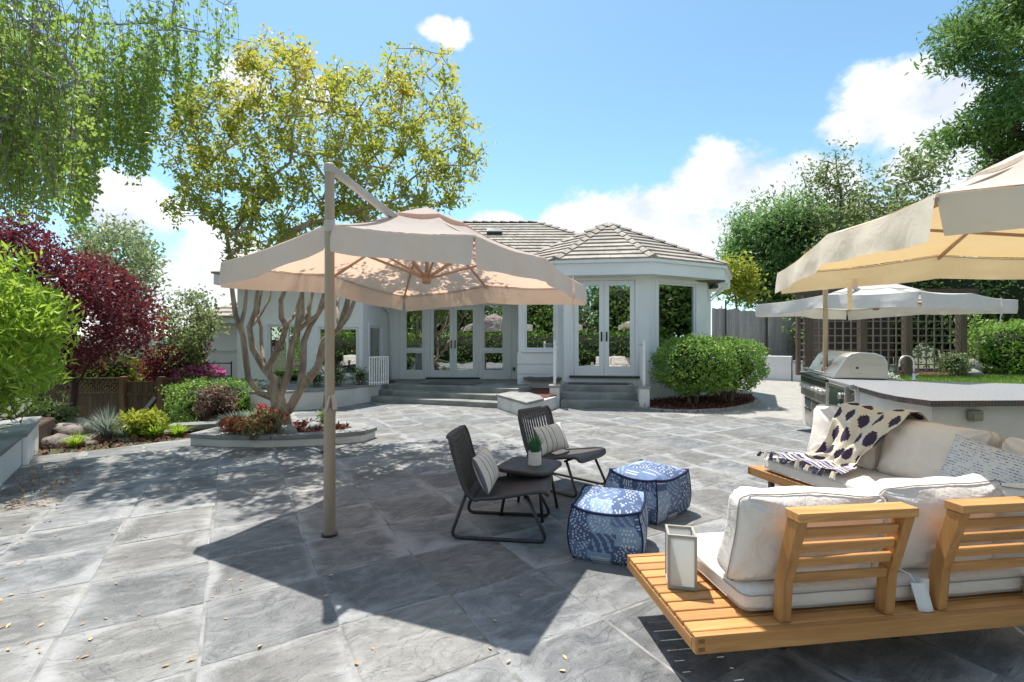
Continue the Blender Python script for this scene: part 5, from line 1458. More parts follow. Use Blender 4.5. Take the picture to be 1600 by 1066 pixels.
def parasol(label, base, rz, cloth, H=1.285, zn=2.20, znm=2.41, zs=2.25, zf=2.12, zfm=2.20, apex=2.86, val=0.21, seed=1, metal=None, pole_top=2.87, cutz=0.0):
    metal = metal or M['taupe_metal']
    rg = random.Random(seed)
    t = thing('cantilever_parasol', label, 'parasol', base, rz, 'cantilever parasols on the terrace')
    # pole ---------------------------------------------------------
    MB().lathe([(0.062, -0.01), (0.062, 0.012), (0.05, 0.014)], n=20).build('ground_socket', M['black_metal'], t, smooth=False)
    MB().lathe([(0.044, 0.0), (0.044, 0.93), (0.046, 0.935), (0.046, 0.985), (0.044, 0.99)], n=20).build('lower_pole', metal, t, bevel=0.002, seg=1, smooth=False)
    mb = MB()
    n = 24
    prof = [(0.0365 * (1.0 if k % 2 else 0.965)) for k in range(n)]
    V = [(prof[k] * math.cos(2 * math.pi * k / n), prof[k] * math.sin(2 * math.pi * k / n), z) for z in (0.97, pole_top - 0.06) for k in range(n)]
    mb.add(V, [(k, (k + 1) % n, n + (k + 1) % n, n + k) for k in range(n)])
    up = mb.build('upper_pole', metal, t)
    MB().lathe([(0.041, pole_top - 0.075), (0.041, pole_top - 0.01), (0.034, pole_top)], n=20).build('pole_cap', M['taupe_pale'], t)
    MB().lathe([(0.0415, 2.34), (0.0415, 2.43)], n=20).build('collar', M['taupe_pale'], t, bevel=0.004, seg=1)
    br_ = MB()
    br_.box((-0.047, 0, 1.03), (0.008, 0.05, 0.12), Matrix.Rotation(0.16, 3, 'Y')); br_.box((0.047, 0, 1.03), (0.008, 0.05, 0.12), Matrix.Rotation(-0.16, 3, 'Y'))
    br_.bar((0.01, -0.045, 0.955), (0.055, -0.05, 1.085), 0.014, 0.02)
    br_.build('tilt_bracket', M['taupe_pale'], t, bevel=0.003, seg=1)
    MB().tube([(-0.045, -0.02, 0.64), (-0.075, -0.02, 0.64)], 0.012, 8).build('lock_knob', M['black_metal'], t)
    # canopy -------------------------------------------------------
    cy = H - 0.005
    C = Vector((0, cy, 0))
    rim = [Vector((-H, cy - H, zn)), Vector((0, cy - H - 0.0, znm)), Vector((H, cy - H, zn)), Vector((H, cy, zs)), Vector((H, cy + H, zf)), Vector((0, cy + H, zfm)), Vector((-H, cy + H, zf)), Vector((-H, cy, zs))]
    hr = 0.36
    zr = apex - 0.19
    ring = []
    for p in rim:
        d = Vector((p.x, p.y - cy, 0)); f = hr / H
        ring.append(Vector((p.x * f, cy + (p.y - cy) * f, zr + (p.z - zs) * 0.25)))
    mb = MB()
    for i in range(8):
        a, b, c, d = rim[i], rim[(i + 1) % 8], ring[(i + 1) % 8], ring[i]
        def fn(u, v, a=a, b=b, c=c, d=d, i=i):
            p = a.lerp(b, u).lerp(d.lerp(c, u), v)
            sag = 0.07 * math.sin(math.pi * u) * (1 - v) ** 0.6 * (0.35 + v) + 0.035 * math.sin(math.pi * v) 
            nz = 0.012 * noise.noise(Vector((p.x * 3, p.y * 3, seed))) * math.sin(math.pi * min(1, max(0, u)))
            return p + Vector((0, 0, -sag + nz))
        mb.grid(fn, 11, 12)
    cano = mb.build('canopy', cloth, t, smooth=True)
    # seam tape along the edge
    # valance panels hang from the rim, open at the corners
    pans = [(0, 1), (1, 2), (2, 3, 4), (4, 5, 6), (6, 7, 0)]
    for pi, ids in enumerate(pans):
        pts = [rim[k] for k in ids]
        def fn(u, v, pts=pts, pi=pi):
            m = len(pts) - 1; s = min(m - 1e-6, u * m); j = int(s); f = s - j
            p = pts[j].lerp(pts[j + 1], f)
            sg = 0.028 * math.sin(math.pi * f) if True else 0
            out = Vector((p.x, p.y - cy, 0)).normalized()
            e = (pts[-1] - pts[0]).normalized(); L = (pts[-1] - pts[0]).length
            gap = 0.035 * v if ids[0] != 1 or True else 0
            sh = e * (gap * (1 - 2 * u))
            w = 0.020 * math.sin(u * L * 9 + seed + pi * 2) * v + 0.012 * noise.noise(Vector((u * L * 6, v * 3, seed + pi))) * v
            dz = -val * v * (1 + 0.05 * math.sin(u * L * 4 + pi))
            return p + out * (0.014 * math.sin(v * 1.6) + w + 0.004) + sh + Vector((0, 0, dz - sg * (1 - v * 0.4) - 0.002))
        sp_ = [fn(i_ / 40, 0) for i_ in range(41)]
        sp_ = [p_ - Vector((p_.x, p_.y - cy, 0)).normalized() * 0.010 + Vector((0, 0, -0.012)) for p_ in sp_]
        MB().tube(sp_, 0.0032, 5).build('hem_seam', M['umb_wood'], cano, smooth=True)
        mb = MB().grid(fn, 41, 7)
        mb.build('valance', M[{'peach_canopy': 'val_peach', 'tan_canopy': 'val_tan', 'white_canopy': 'val_white'}[cloth.name]], cano, smooth=True)
    # vent cap
    R2 = 0.45
    cap = [Vector((p.x * R2 / H, cy + (p.y - cy) * R2 / H, apex - 0.212 + (p.z - zs) * 0.3)) for p in rim]
    mb = MB()
    for i in range(8):
        a, b, c = cap[i], cap[(i + 1) % 8], Vector((0, cy, apex))
        mb.grid(lambda u, v, a=a, b=b, c=c: a.lerp(b, u).lerp(c, v) + Vector((0, 0, -0.008 * math.sin(math.pi * u) * (1 - v) + 0.006 * noise.noise(Vector((u * 3 + a.x * 4, v * 4, seed))))), 7, 6)
    for i in range(8):
        a, b = cap[i], cap[(i + 1) % 8]
        mb.grid(lambda u, v, a=a, b=b: a.lerp(b, u) * 1.0 + Vector((0, 0, -0.03 * v - 0.008 * math.sin(math.pi * u) + 0.003 * math.sin(u * 9))), 7, 3)
    mb.build('vent_cap', cloth, t, smooth=True)
    # frame
    hub = Vector((0, cy, zs - 0.12))
    MB().lathe([(0.035, -0.05), (0.05, -0.03), (0.05, 0.04), (0.03, 0.06)], c=hub, n=14).build('hub', M['umb_wood'], t, smooth=False)
    MB().tube([hub, (0, cy, apex - 0.03)], 0.018, 8).build('mast', M['umb_wood'], t, smooth=True)
    crown = Vector((0, cy, apex - 0.12))
    for i, p in enumerate(rim):
        e = p + Vector((0, 0, -0.035)); m = ring[i] + Vector((0, 0, -0.05))
        rb = MB().bar(crown, m, 0.018, 0.026).bar(m, e, 0.018, 0.026).build('rib', M['umb_wood'], t)
        k = m.lerp(e, 0.34)
        MB().bar(hub + (k - hub).normalized() * 0.05, k, 0.018, 0.022).build('strut', M['umb_wood'], rb)
    MB().bar((0, 0.03, pole_top - 0.035), (0, cy, apex - 0.36), 0.045, 0.06).build('arm', M['taupe_pale'], t, bevel=0.004, seg=1)
    sx = MB(); p = rim[3].lerp(rim[4], 0.52)
    sx.grid(lambda u, v: p + Vector((0.045 + 0.01 * math.sin(v * 5), -0.02 + 0.04 * u, -0.02 - 0.42 * v)), 2, 8)
    sx.build('tie_strap', cloth, t)
    return t
parasol('peach-lined cantilever parasol on the single pole in the middle of the terrace', (-1.41, 3.71, 0), rad(-25.2), M['cloth_peach'], seed=1)
# near right one: left edge runs from (1.95, 2.21) to (2.65, 4.9); its pole stands beyond the right frame edge
e_ = Vector((0.262, 0.965, 0)); f_ = Vector((0.965, -0.262, 0))
Hr = 1.36
cr_ = Vector((1.98, 2.24, 0)) + e_ * Hr + f_ * Hr
pb_ = cr_ + f_ * (Hr - 0.005)
parasol('tan-lined cantilever parasol over the sofas at the right frame edge', (pb_.x, pb_.y, 0), math.atan2(-f_.x * -1, f_.y * -1) , M['cloth_tan'], H=Hr, zn=2.24, znm=2.42, zs=2.31, zf=2.19, zfm=2.29, apex=2.88, seed=2)
# far right one, pole at the middle of its left edge
L_, N_ = Vector((4.47, 8.86, 0)), Vector((5.5, 6.41, 0))
q_ = (N_ - L_).normalized(); w_ = Vector((-q_.y, q_.x, 0)); w_ = w_ if w_.x > 0 else -w_
pm = (L_ + N_) / 2
parasol('white cantilever parasol over the outdoor kitchen behind the tan one', (pm.x, pm.y, 0), math.atan2(-w_.x, w_.y), M['cloth_white'], zn=2.17, znm=2.24, zs=2.19, zf=2.14, zfm=2.2, apex=2.56, seed=3, metal=simple('tan_pole', (0.60, 0.43, 0.25), 0.5, (0.5, 0.36, 0.2), 4), pole_top=2.62)

# ------------------------------------------------------------------ cushions
def rounded_box(size, r, cuts=12, dome=0.0, seed=0, amp=0.0, fs=5.0, taper=0.0):
    """soft boxed cushion centred at the origin"""
    bm_ = bmesh.new(); bmesh.ops.create_cube(bm_, size=2.0)
    bmesh.ops.subdivide_edges(bm_, edges=bm_.edges[:], cuts=cuts, use_grid_fill=True)
    hx, hy, hz = [s / 2 for s in size]
    mb = MB()
    bm_.verts.ensure_lookup_table()
    for v in bm_.verts:
        c = v.co
        # denser points near the edges
        c = Vector([math.copysign(abs(x) ** 0.8, x) for x in c])
        p = Vector((c.x * hx, c.y * hy, c.z * hz))
        q = Vector((max(-hx + r, min(hx - r, p.x)), max(-hy + r, min(hy - r, p.y)), max(-hz + r, min(hz - r, p.z))))
        d = p - q
        if d.length > 1e-6: p = q + d.normalized() * r
        u, w = p.x / hx, p.y / hy; z = p.z / hz
        k = (1 - u ** 4) * (1 - w ** 4)
        p.z += dome * k * z
        p.y += dome * 0.35 * (1 - u ** 4) * (1 - z ** 2) * w
        p.x += dome * 0.35 * (1 - w ** 4) * (1 - z ** 2) * u
        if amp:
            s = Vector((seed * 7.7, 0, 0))
            nz = noise.noise(p * fs + s) + 0.5 * noise.noise(p * fs * 2.3 + s)
            p += p.normalized() * amp * nz
        mb.v.append(tuple(p))
    for f in bm_.faces: mb.f.append(tuple(v.index for v in f.verts))
    bm_.free()
    return mb
def rim_path(hx, hy, r, z, n=6):
    pts = []
    for (sx, sy, a0) in ((1, 1, 0), (-1, 1, 90), (-1, -1, 180), (1, -1, 270)):
        for k in range(n):
            a = rad(a0 + 90 * k / (n - 1))
            pts.append(((hx - r) * sx + r * math.cos(a), (hy - r) * sy + r * math.sin(a), z))
    out = []
    for i in range(len(pts)):
        a, b = Vector(pts[i]), Vector(pts[(i + 1) % len(pts)])
        m = max(1, int((b - a).length / 0.05))
        out += [a.lerp(b, k / m) for k in range(m)]
    return out
def seat_cushion(name, label, M4, size, seed, parent=None, cat='cushion', group=None, piping='piping', dome=0.02):
    mb = rounded_box(size, min(0.035, size[2] * 0.4), 16, dome, seed, 0.004, 5)
    o = mb.build(name, M['canvas'], parent, smooth=True)
    o.matrix_world = M4
    props(o, label, cat, group)
    hx, hy, hz = [s / 2 for s in size]
    for z in (hz - 0.022, -hz + 0.022):
        pts = [Vector(p) + Vector((p[0], p[1], 0)).normalized() * 0.004 for p in rim_path(hx + 0.001, hy + 0.001, 0.04, z)]
        pts = [p + Vector((dome * 0.3 * (1 - (p.y / hy) ** 4) * (p.x / hx), dome * 0.3 * (1 - (p.x / hx) ** 4) * (p.y / hy), 0.003 * noise.noise(p * 9))) for p in pts]
        MB().tube(pts, 0.0028, 6, closed=True).build('piping', M[piping], o, smooth=True)
    return o
def soft_back(name, label, M4, size, seed, cat='cushion', group=None, piping='piping'):
    """plump boxed back cushion, standing: x width, y thickness, z height"""
    w, th, h = size
    hx, hy, hz = w / 2, th / 2, h / 2
    def shape(p):
        u, z = p.x / hx, p.z / hz; y = p.y / hy
        fat = (1 - abs(u) ** 3.2) * (1 - abs(z) ** 3.2)
        q = Vector((p.x * (1 - 0.05 * (1 - z * z) * 1), p.y * (0.62 + 0.5 * fat), p.z * (1 - 0.045 * (1 - u * u))))
        # weight settles to the lower half; creases run in from the corners
        q.y *= 1 + 0.22 * max(0, -z) * fat
        cr = 0.0
        for sx in (-1, 1):
            for sz in (-1, 1):
                d = Vector((u - sx, z - sz)); r_ = d.length
                ang = math.atan2(d.y * sz, d.x * sx)
                cr += math.sin(ang * 9 + seed * 2.1 + sx) * math.exp(-r_ * 2.4) * min(1, r_ * 3)
        nz = noise.noise(Vector((p.x * 4.2 + seed * 5, p.y * 2, p.z * 4.2))) + 0.5 * noise.noise(Vector((p.x * 9 + seed, p.y * 4, p.z * 9)))
        q.y += math.copysign(1, p.y) * (cr * 0.022 + nz * 0.014) * min(1, abs(p.y) / (hy * 0.5))
        q.z += (0.012 * nz + 0.022 * noise.noise(Vector((p.x * 3.1 + seed * 2.3, 7, 0)))) * max(0, z)
        q.x += 0.010 * noise.noise(Vector((p.z * 6 + seed, p.y * 6, 1))) * (1 if abs(u) > 0.8 else 0)
        return q
    mb = rounded_box(size, 0.06, 22)
    mb.v = [tuple(shape(Vector(p))) for p in mb.v]
    o = mb.build(name, M['canvas'], None, smooth=True)
    o.matrix_world = M4
    props(o, label, cat, group)
    for y in ((-hy + 0.045,) if piping == 'piping' else (hy - 0.045, -hy + 0.045)):
        pts = []
        for p in rim_path(hx + 0.0015, hz + 0.0015, 0.06, 0):
            q = Vector((p[0], y, p[1]))
            s = shape(q); out = Vector((p[0], 0, p[1])).normalized()
            pts.append(s + out * 0.004)
        MB().tube(pts, 0.0028, 6, closed=True).build('piping', M[piping], o, smooth=True)
    return o
def knife_pillow(name, label, M4, w, h, t, colfn, seed, n=40, cat='pillow', group=None, mat=None, ears=0.07):
    mb = MB()
    def P(i, j, s):
        u, v = 2 * i / n - 1, 2 * j / n - 1
        prof = max(0.0, (1 - abs(u) ** 2.6) * (1 - abs(v) ** 2.6)) ** 0.55
        x = u * w / 2 * (1 - ears * (1 - v * v)); z = v * h / 2 * (1 - ears * (1 - u * u))
        nz = noise.noise(Vector((x * 9 + seed * 3, s, z * 9)))
        return (x, s * (t / 2 * prof + 0.0006 + 0.006 * nz * prof), z)
    for s in (-1, 1):
        b = len(mb.v)
        mb.v += [P(i, j, s) for j in range(n + 1) for i in range(n + 1)]
        for j in range(n):
            for i in range(n):
                f = (b + j * (n + 1) + i, b + j * (n + 1) + i + 1, b + (j + 1) * (n + 1) + i + 1, b + (j + 1) * (n + 1) + i)
                mb.f.append(f if s < 0 else f[::-1]); mb.col.append(colfn((i + .5) / n, (j + .5) / n))
    o = mb.build(name, mat or M['vfabric'], None, smooth=True)
    o.matrix_world = M4
    return props(o, label, cat, group)
M['vfabric'] = fabric('printed_fabric', (1, 1, 1), vcol=True, wr=0.2)

M['teak_dark'] = wood('teak_end_grain', (0.30, 0.15, 0.05), (0.2, 0.09, 0.03), 2)
# ------------------------------------------------------------------ sofas
def sofa(name, label, origin, ang, length, depth, legx=0.62, legy=(0.33, 0.2)):
    t = thing(name, label, 'sofa', (origin[0], origin[1], 0), ang, 'teak platform sofas')
    Z = 0.30; rh = 0.075
    MB().box2((0, 0, Z - rh), (length, 0.032, Z - 0.001)).build('back_rail', M['teak'], t, bevel=0.003)
    MB().box2((0, depth - 0.032, Z - rh), (length, depth, Z - 0.001)).build('front_rail', M['teak'], t, bevel=0.003)
    MB().box2((0.0, 0.034, Z - rh), (0.03, depth - 0.034, Z - 0.024)).build('end_rail', M['teak_y'], t, bevel=0.003)
    MB().box2((length - 0.03, 0.034, Z - rh), (length, depth - 0.034, Z - 0.024)).build('end_rail', M['teak_y'], t, bevel=0.003)
    for zz in (Z - 0.055, Z - 0.022):
        MB().box2((0.012, -0.0012, zz - 0.008), (0.040, 0.004, zz + 0.008)).build('joint_dowel', M['teak_dark'], t)
    n = 9; w = (depth - 0.068) / n
    sm = MB().box((0, 0, 0), (length - 0.004, w - 0.010, 0.020)).mesh('slat', M['teak'])
    for i in range(n):
        o = link_mesh('slat', sm, t, (length / 2, 0.034 + w * (i + 0.5), Z - 0.0115))
        m = o.modifiers.new('bevel', 'BEVEL'); m.width = 0.003; m.segments = 1
    for x in (0.42, length / 2, length - 0.42):
        MB().box2((x - 0.025, 0.05, Z - rh - 0.004), (x + 0.025, depth - 0.05, Z - 0.03)).build('cross_bearer', M['teak_y'], t)
    for x in (legx, length - legx):
        for y in (legy[0], depth - legy[1]):
            MB().box2((x - 0.02, y - 0.02, 0), (x + 0.02, y + 0.02, Z - rh)).build('leg', M['steel_dark'], t, bevel=0.003)
    return t
def back_frame(t, x0, x1):
    """slatted back frame bolted inside the back rail; leans outwards (towards -y)"""
    prof = [(0.040, 0.215), (0.092, 0.215), (0.082, 0.47), (0.005, 0.785), (-0.058, 0.775), (0.018, 0.475)]
    prof = [(0.036, 0.302), (0.088, 0.302), (0.080, 0.475), (0.002, 0.765), (-0.062, 0.765), (0.020, 0.48)]
    fr = MB().box2((x0 - 0.004, -0.074, 0.767), (x1 + 0.004, 0.010, 0.805)).build('back_frame', M['teak'], t, bevel=0.004)
    for x in (x0, x1 - 0.045):
        f = MB(); n = len(prof)
        V = [(x, y, z) for y, z in prof] + [(x + 0.045, y, z) for y, z in prof]
        f.add(V, [tuple(range(n)), tuple(reversed(range(n, 2 * n)))] + [(i, n + i, n + (i + 1) % n, (i + 1) % n) for i in range(n)])
        f.build('upright', M['teak_z'], fr, bevel=0.003)
    sm = None
    for z in (0.705, 0.638, 0.570, 0.495):
        k = (z - 0.475) / 0.29
        y = 0.028 - 0.072 * k
        m_ = MB().box((0, 0, 0), (x1 - x0 - 0.092, 0.017, 0.044), Matrix.Rotation(rad(14), 3, 'X')) if sm is None else None
        if sm is None: sm = m_.mesh('slat', M['teak'])
        o = link_mesh('slat', sm, fr, ((x0 + x1) / 2, y + 0.008, z))
        b = o.modifiers.new('bevel', 'BEVEL'); b.width = 0.003; b.segments = 1
SA = rad(7.4)
s1 = sofa('teak_sofa', 'nearer slatted teak sofa seen from behind with two open back frames', (0.745, 1.948), SA, 1.86, 0.76)
back_frame(s1, 0.405, 0.945); back_frame(s1, 1.165, 1.72)
W1 = Matrix.Translation((0.745, 1.948, 0)) @ Matrix.Rotation(SA, 4, 'Z')
T = lambda x, y, z: Matrix.Translation((x, y, z))
RX = lambda a: Matrix.Rotation(rad(a), 4, 'X'); RY = lambda a: Matrix.Rotation(rad(a), 4, 'Y'); RZm = lambda a: Matrix.Rotation(rad(a), 4, 'Z')
seat_cushion('seat_cushion', 'long off-white seat cushion on the nearer teak sofa', W1 @ T(1.065, 0.425, 0.358), (1.56, 0.64, 0.105), 1, group='sofa seat cushions')
soft_back('back_cushion', 'off-white back cushion behind the left slatted back frame', W1 @ T(0.625, 0.20, 0.615) @ RX(13) @ RY(2), (0.74, 0.20, 0.43), 2, group='sofa back cushions')
soft_back('back_cushion', 'off-white back cushion between the two slatted back frames', W1 @ T(1.30, 0.21, 0.625) @ RX(12) @ RY(-2), (0.66, 0.20, 0.44), 3, group='sofa back cushions')
soft_back('back_cushion', 'shaded back cushion at the right end of the nearer sofa', W1 @ T(1.80, 0.22, 0.60) @ RX(14) @ RZm(-6), (0.42, 0.18, 0.40), 4, group='sofa back cushions')
tg = thing('care_tag', 'white paper care tag hanging from the cushion between the back frames', 'tag', W1 @ Vector((1.045, 0.10, 0.43)), SA)
MB().tube([(0.0, 0.02, 0.03), (0.02, -0.02, 0.02), (0.03, -0.04, -0.01)], 0.003, 5).build('string', M['trim'], tg)
mb = MB(); mb.grid(lambda u, v: Vector((0.0 + 0.075 * u + 0.03 * v, -0.045 - 0.012 * math.sin(u * 3) - 0.01 * v, -0.005 - 0.125 * v)), 5, 5); mb.build('paper', M['trim'], tg, smooth=True)
mb = MB(); mb.grid(lambda u, v: Vector((0.02 + 0.085 * u, -0.030 + 0.008 * math.sin(u * 4), 0.0 - 0.07 * v)), 5, 4); mb.build('paper', M['trim'], tg, smooth=True)
S2A = math.atan2(-0.967, 0.256)
s2o = (2.264, 4.615)
# far sofa: local x runs towards the camera, local y to the right; y = 0 is the front edge
s2 = sofa('teak_sofa', 'farther teak sofa with the patterned throw, front edge facing the lounge chairs', s2o, S2A, 2.3, 0.78, 0.22, (0.07, 0.07))
# (its local frame is right-handed: x along, y = left of x, which points to the right of the terrace)
W2 = Matrix.Translation((*s2o, 0)) @ Matrix.Rotation(S2A, 4, 'Z')
for (x0, x1) in ((0.25, 0.85), (1.15, 1.75)):
    fr = MB().box2((x0, 0.79, 0.765), (x1, 0.865, 0.80)).build('back_frame', M['teak'], s2, bevel=0.004)
    for x in (x0, x1 - 0.045): MB().bar((x, 0.72, 0.30), (x, 0.83, 0.78), 0.045, 0.05, up=(0, 1, 0)).build('upright', M['teak_z'], fr, bevel=0.003)
seat_cushion('seat_cushion', 'off-white seat cushion of the farther sofa under the throw', W2 @ T(1.22, 0.37, 0.368), (2.12, 0.70, 0.125), 5, group='sofa seat cushions', piping='piping_pale', dome=0.018)
soft_back('back_cushion', 'half sunlit back cushion at the far end beside the throw', W2 @ T(0.55, 0.55, 0.66) @ RX(-13), (0.64, 0.22, 0.48), 6, group='sofa back cushions', piping='piping_pale')
soft_back('back_cushion', 'large plain beige back cushion to the right of the throw', W2 @ T(1.24, 0.56, 0.66) @ RX(-12) @ RY(1), (0.72, 0.22, 0.48), 7, group='sofa back cushions', piping='piping_pale')
soft_back('back_cushion', 'beige back cushion behind the blue speckled pillow', W2 @ T(1.96, 0.58, 0.64) @ RX(-13), (0.66, 0.22, 0.45), 8, group='sofa back cushions', piping='piping_pale')
rp = random.Random(5)
bl_dash = [[rp.random() for _ in range(60)] for _ in range(60)]
def blue_pillow(u, v):
    row = int(v * 24); o = rp.random() * 0.0 + bl_dash[row][3] * 0.2
    k = int((u + o) * 22); q = (v * 24) % 1
    fade = bl_dash[row][k % 60]
    if 0.2 < q < 0.75 and ((u + o) * 22) % 1 < 0.75 and fade > 0.22:
        return (0.10, 0.16, 0.30) if fade > 0.62 else (0.30, 0.40, 0.52)
    return (0.62, 0.62, 0.60)
def blue_bold(u, v):
    k = int(u * 14); q = (v * 9 + k * 0.37) % 1
    return (0.07, 0.11, 0.25) if q < 0.6 and (u * 14) % 1 < 0.62 else (0.66, 0.66, 0.64)
knife_pillow('throw_pillow', 'blue and white speckled pillow leaning on the beige cushions', W2 @ T(1.70, 0.30, 0.635) @ RX(-22) @ RZm(4) @ RY(8), 0.46, 0.44, 0.15, blue_pillow, 3, 72)
knife_pillow('throw_pillow', 'small white pillow with bold dark blue strokes at the right frame edge', W2 @ T(2.0, 0.34, 0.60) @ RX(-20) @ RZm(-8), 0.38, 0.36, 0.13, blue_bold, 4, 60)
seat_cushion('fur_pillow', 'small round-edged cream pillow lying before the blue pillows', W2 @ T(1.99, 0.17, 0.515) @ RX(-35), (0.34, 0.24, 0.12), 9, cat='pillow', piping='piping_pale', dome=0.03)
# throw: cream blanket with stepped purple-black medallions, over the two cushions and down onto the seat
DK = (0.055, 0.04, 0.075); CRM = (0.68, 0.62, 0.50); LIL = (0.36, 0.34, 0.50)
def throw_col(u, v):
    # u across 0..1 (0.62 m), v along 0..1 (1.45 m)
    x, y = u * 0.62, v * 1.50
    if v > 0.80:
        s = (v - 0.80) / 0.20
        b = int(s * 9)
        zig = abs((x * 16) % 2 - 1) * 0.10
        k = (s + zig) * 5
        if k % 1 < 0.45: return DK
        return LIL if (int(k) % 3 == 1) else (0.7, 0.66, 0.6)
    px_, py_ = 0.14, 0.17
    row = math.floor(y / py_); cx = (x / px_ + 0.5 * (row % 2)) % 1 - 0.5; cy = (y / py_) % 1 - 0.5
    a, b = abs(math.floor(cx * 11 + 0.5)), abs(math.floor(cy * 11 + 0.5))
    return DK if a + b <= 4 and (a, b) not in ((4, 0), (0, 4)) else CRM
def throw_path(v):
    # (y depth, z) along the throw, from behind the cushions over the top to the front of the seat
    pts = [(0.74, 0.62), (0.715, 0.86), (0.64, 0.945), (0.52, 0.93), (0.42, 0.80), (0.36, 0.62), (0.30, 0.50), (0.22, 0.462), (0.10, 0.452), (0.02, 0.450)]
    s = v * (len(pts) - 1); j = min(len(pts) - 2, int(s)); f = s - j; f = f * f * (3 - 2 * f) * 0.5 + f * 0.5
    return (pts[j][0] + (pts[j + 1][0] - pts[j][0]) * f, pts[j][1] + (pts[j + 1][1] - pts[j][1]) * f)
def throw_pt(u, v):
    y, z = throw_path(v)
    spread = 0.56 + 0.22 * sstep(0.6, 1.0, v) - 0.18 * math.exp(-((v - 0.62) / 0.16) ** 2)
    x = 0.84 + (u - 0.5) * spread - 0.26 * sstep(0.35, 1.0, v)
    fold = math.sin(u * 17 + v * 5) * 0.5 + math.sin(u * 31 - v * 9 + 1) * 0.25
    am = 0.012 + 0.035 * math.exp(-((v - 0.60) / 0.2) ** 2) + 0.012 * sstep(0.7, 0.9, v)
    nz = noise.noise(Vector((u * 4, v * 6, 2.2)))
    dip = -0.05 * math.exp(-((u - 0.52) / 0.16) ** 2) * math.exp(-((v - 0.33) / 0.22) ** 2)
    nrm_y, nrm_z = (-0.7, 0.5) if v < 0.75 else (-0.1, 0.9)
    k = am * (fold + 1.0 + nz) 
    return Vector((x + 0.02 * nz, y + nrm_y * k - 0.012, z + nrm_z * k + dip + 0.006))
nu, nv = 96, 200
mb = MB(); mb.grid(throw_pt, nu + 1, nv + 1)
mb.col = [throw_col((i + .5) / nu, (j + .5) / nv) for j in range(nv) for i in range(nu)]
th = mb.build('throw_blanket', M['vfabric'], None, smooth=True)
th.matrix_world = W2
props(th, 'cream throw blanket with dark purple stepped medallions draped over the sofa cushions', 'blanket')
so_ = th.modifiers.new('solid', 'SOLIDIFY'); so_.thickness = 0.006
M['tassel_dark'] = fabric('dark_tassel', (0.05, 0.05, 0.085)); M['tassel_pale'] = fabric('pale_tassel', (0.66, 0.60, 0.50))
rt_ = random.Random(4)
for i in range(14):
    e = throw_pt((i + 0.5) / 14, 0.995)
    dk = i % 2 == 0
    mb = MB()
    dx, dy = rt_.uniform(-0.03, 0.03), -0.06 - rt_.random() * 0.02
    m = e + Vector((dx * 0.4, -0.025, 0.0))
    mb.tube([e, m], 0.006, 5)
    for q in range(16):
        a = rt_.random() * 6.3; r_ = 0.016 * rt_.random() ** 0.5
        o2 = Vector((math.cos(a) * r_, 0, abs(math.sin(a)) * r_))
        zf = 0.442
        p2 = m + Vector((dx + o2.x * 1.5, dy + 0.02, 0)); p2.z = zf + o2.z
        mb.tube([m, m + o2 + Vector((dx * 0.4, dy * 0.4, 0)), p2], 0.0032, 4, cap=False)
    mb.build('tassel', M['tassel_dark' if dk else 'tassel_pale'], th)

# lantern on the platform end ------------------------------------------------------
lc = W1 @ Vector((0.145, 0.415, 0.3005))
lan = thing('lantern', 'square pale lantern with frosted panes standing on the teak platform end', 'lantern', lc, SA + rad(-20))
M['lantern_frame'] = simple('lantern_frame', (0.42, 0.385, 0.34), 0.6, (0.36, 0.33, 0.29), 8)
def frosted():
    k = N('frosted_glass')
    p = k.bsdf((0.78, 0.79, 0.78), 0.35, 0, 0.5)
    t = k.n('ShaderNodeBsdfTranslucent'); t.inputs['Color'].default_value = (0.85, 0.87, 0.86, 1)
    mx = k.n('ShaderNodeMixShader'); mx.inputs[0].default_value = 0.55
    k.l(p, mx.inputs[1]); k.l(t.outputs[0], mx.inputs[2])
    return k.done(mx.outputs[0])
M['frosted'] = frosted()
lw_, lh = 0.068, 0.262
f = MB()
for sx in (-1, 1):
    for sy in (-1, 1): f.box((sx * (lw_ - 0.006), sy * (lw_ - 0.006), lh / 2), (0.012, 0.012, lh))
for z in (0.008, lh - 0.007):
    hh = 0.016 if z < 0.1 else 0.014
    for s in (-1, 1):
        f.box((0, s * (lw_ - 0.006), z), (2 * lw_ - 0.024, 0.0115, hh)); f.box((s * (lw_ - 0.006), 0, z), (0.0115, 2 * lw_ - 0.024, hh))
f.build('frame', M['lantern_frame'], lan, bevel=0.0012, seg=1)
MB().box((0, 0, 0.005), (2 * lw_ - 0.026, 2 * lw_ - 0.026, 0.008)).build('base', M['lantern_frame'], lan)
for a in range(4):
    R = Matrix.Rotation(a * math.pi / 2, 3, 'Z')
    MB().box(R @ Vector((0, -(lw_ - 0.006), lh / 2)), (2 * lw_ - 0.025, 0.003, lh - 0.031), R).build('pane', M['frosted'], lan)

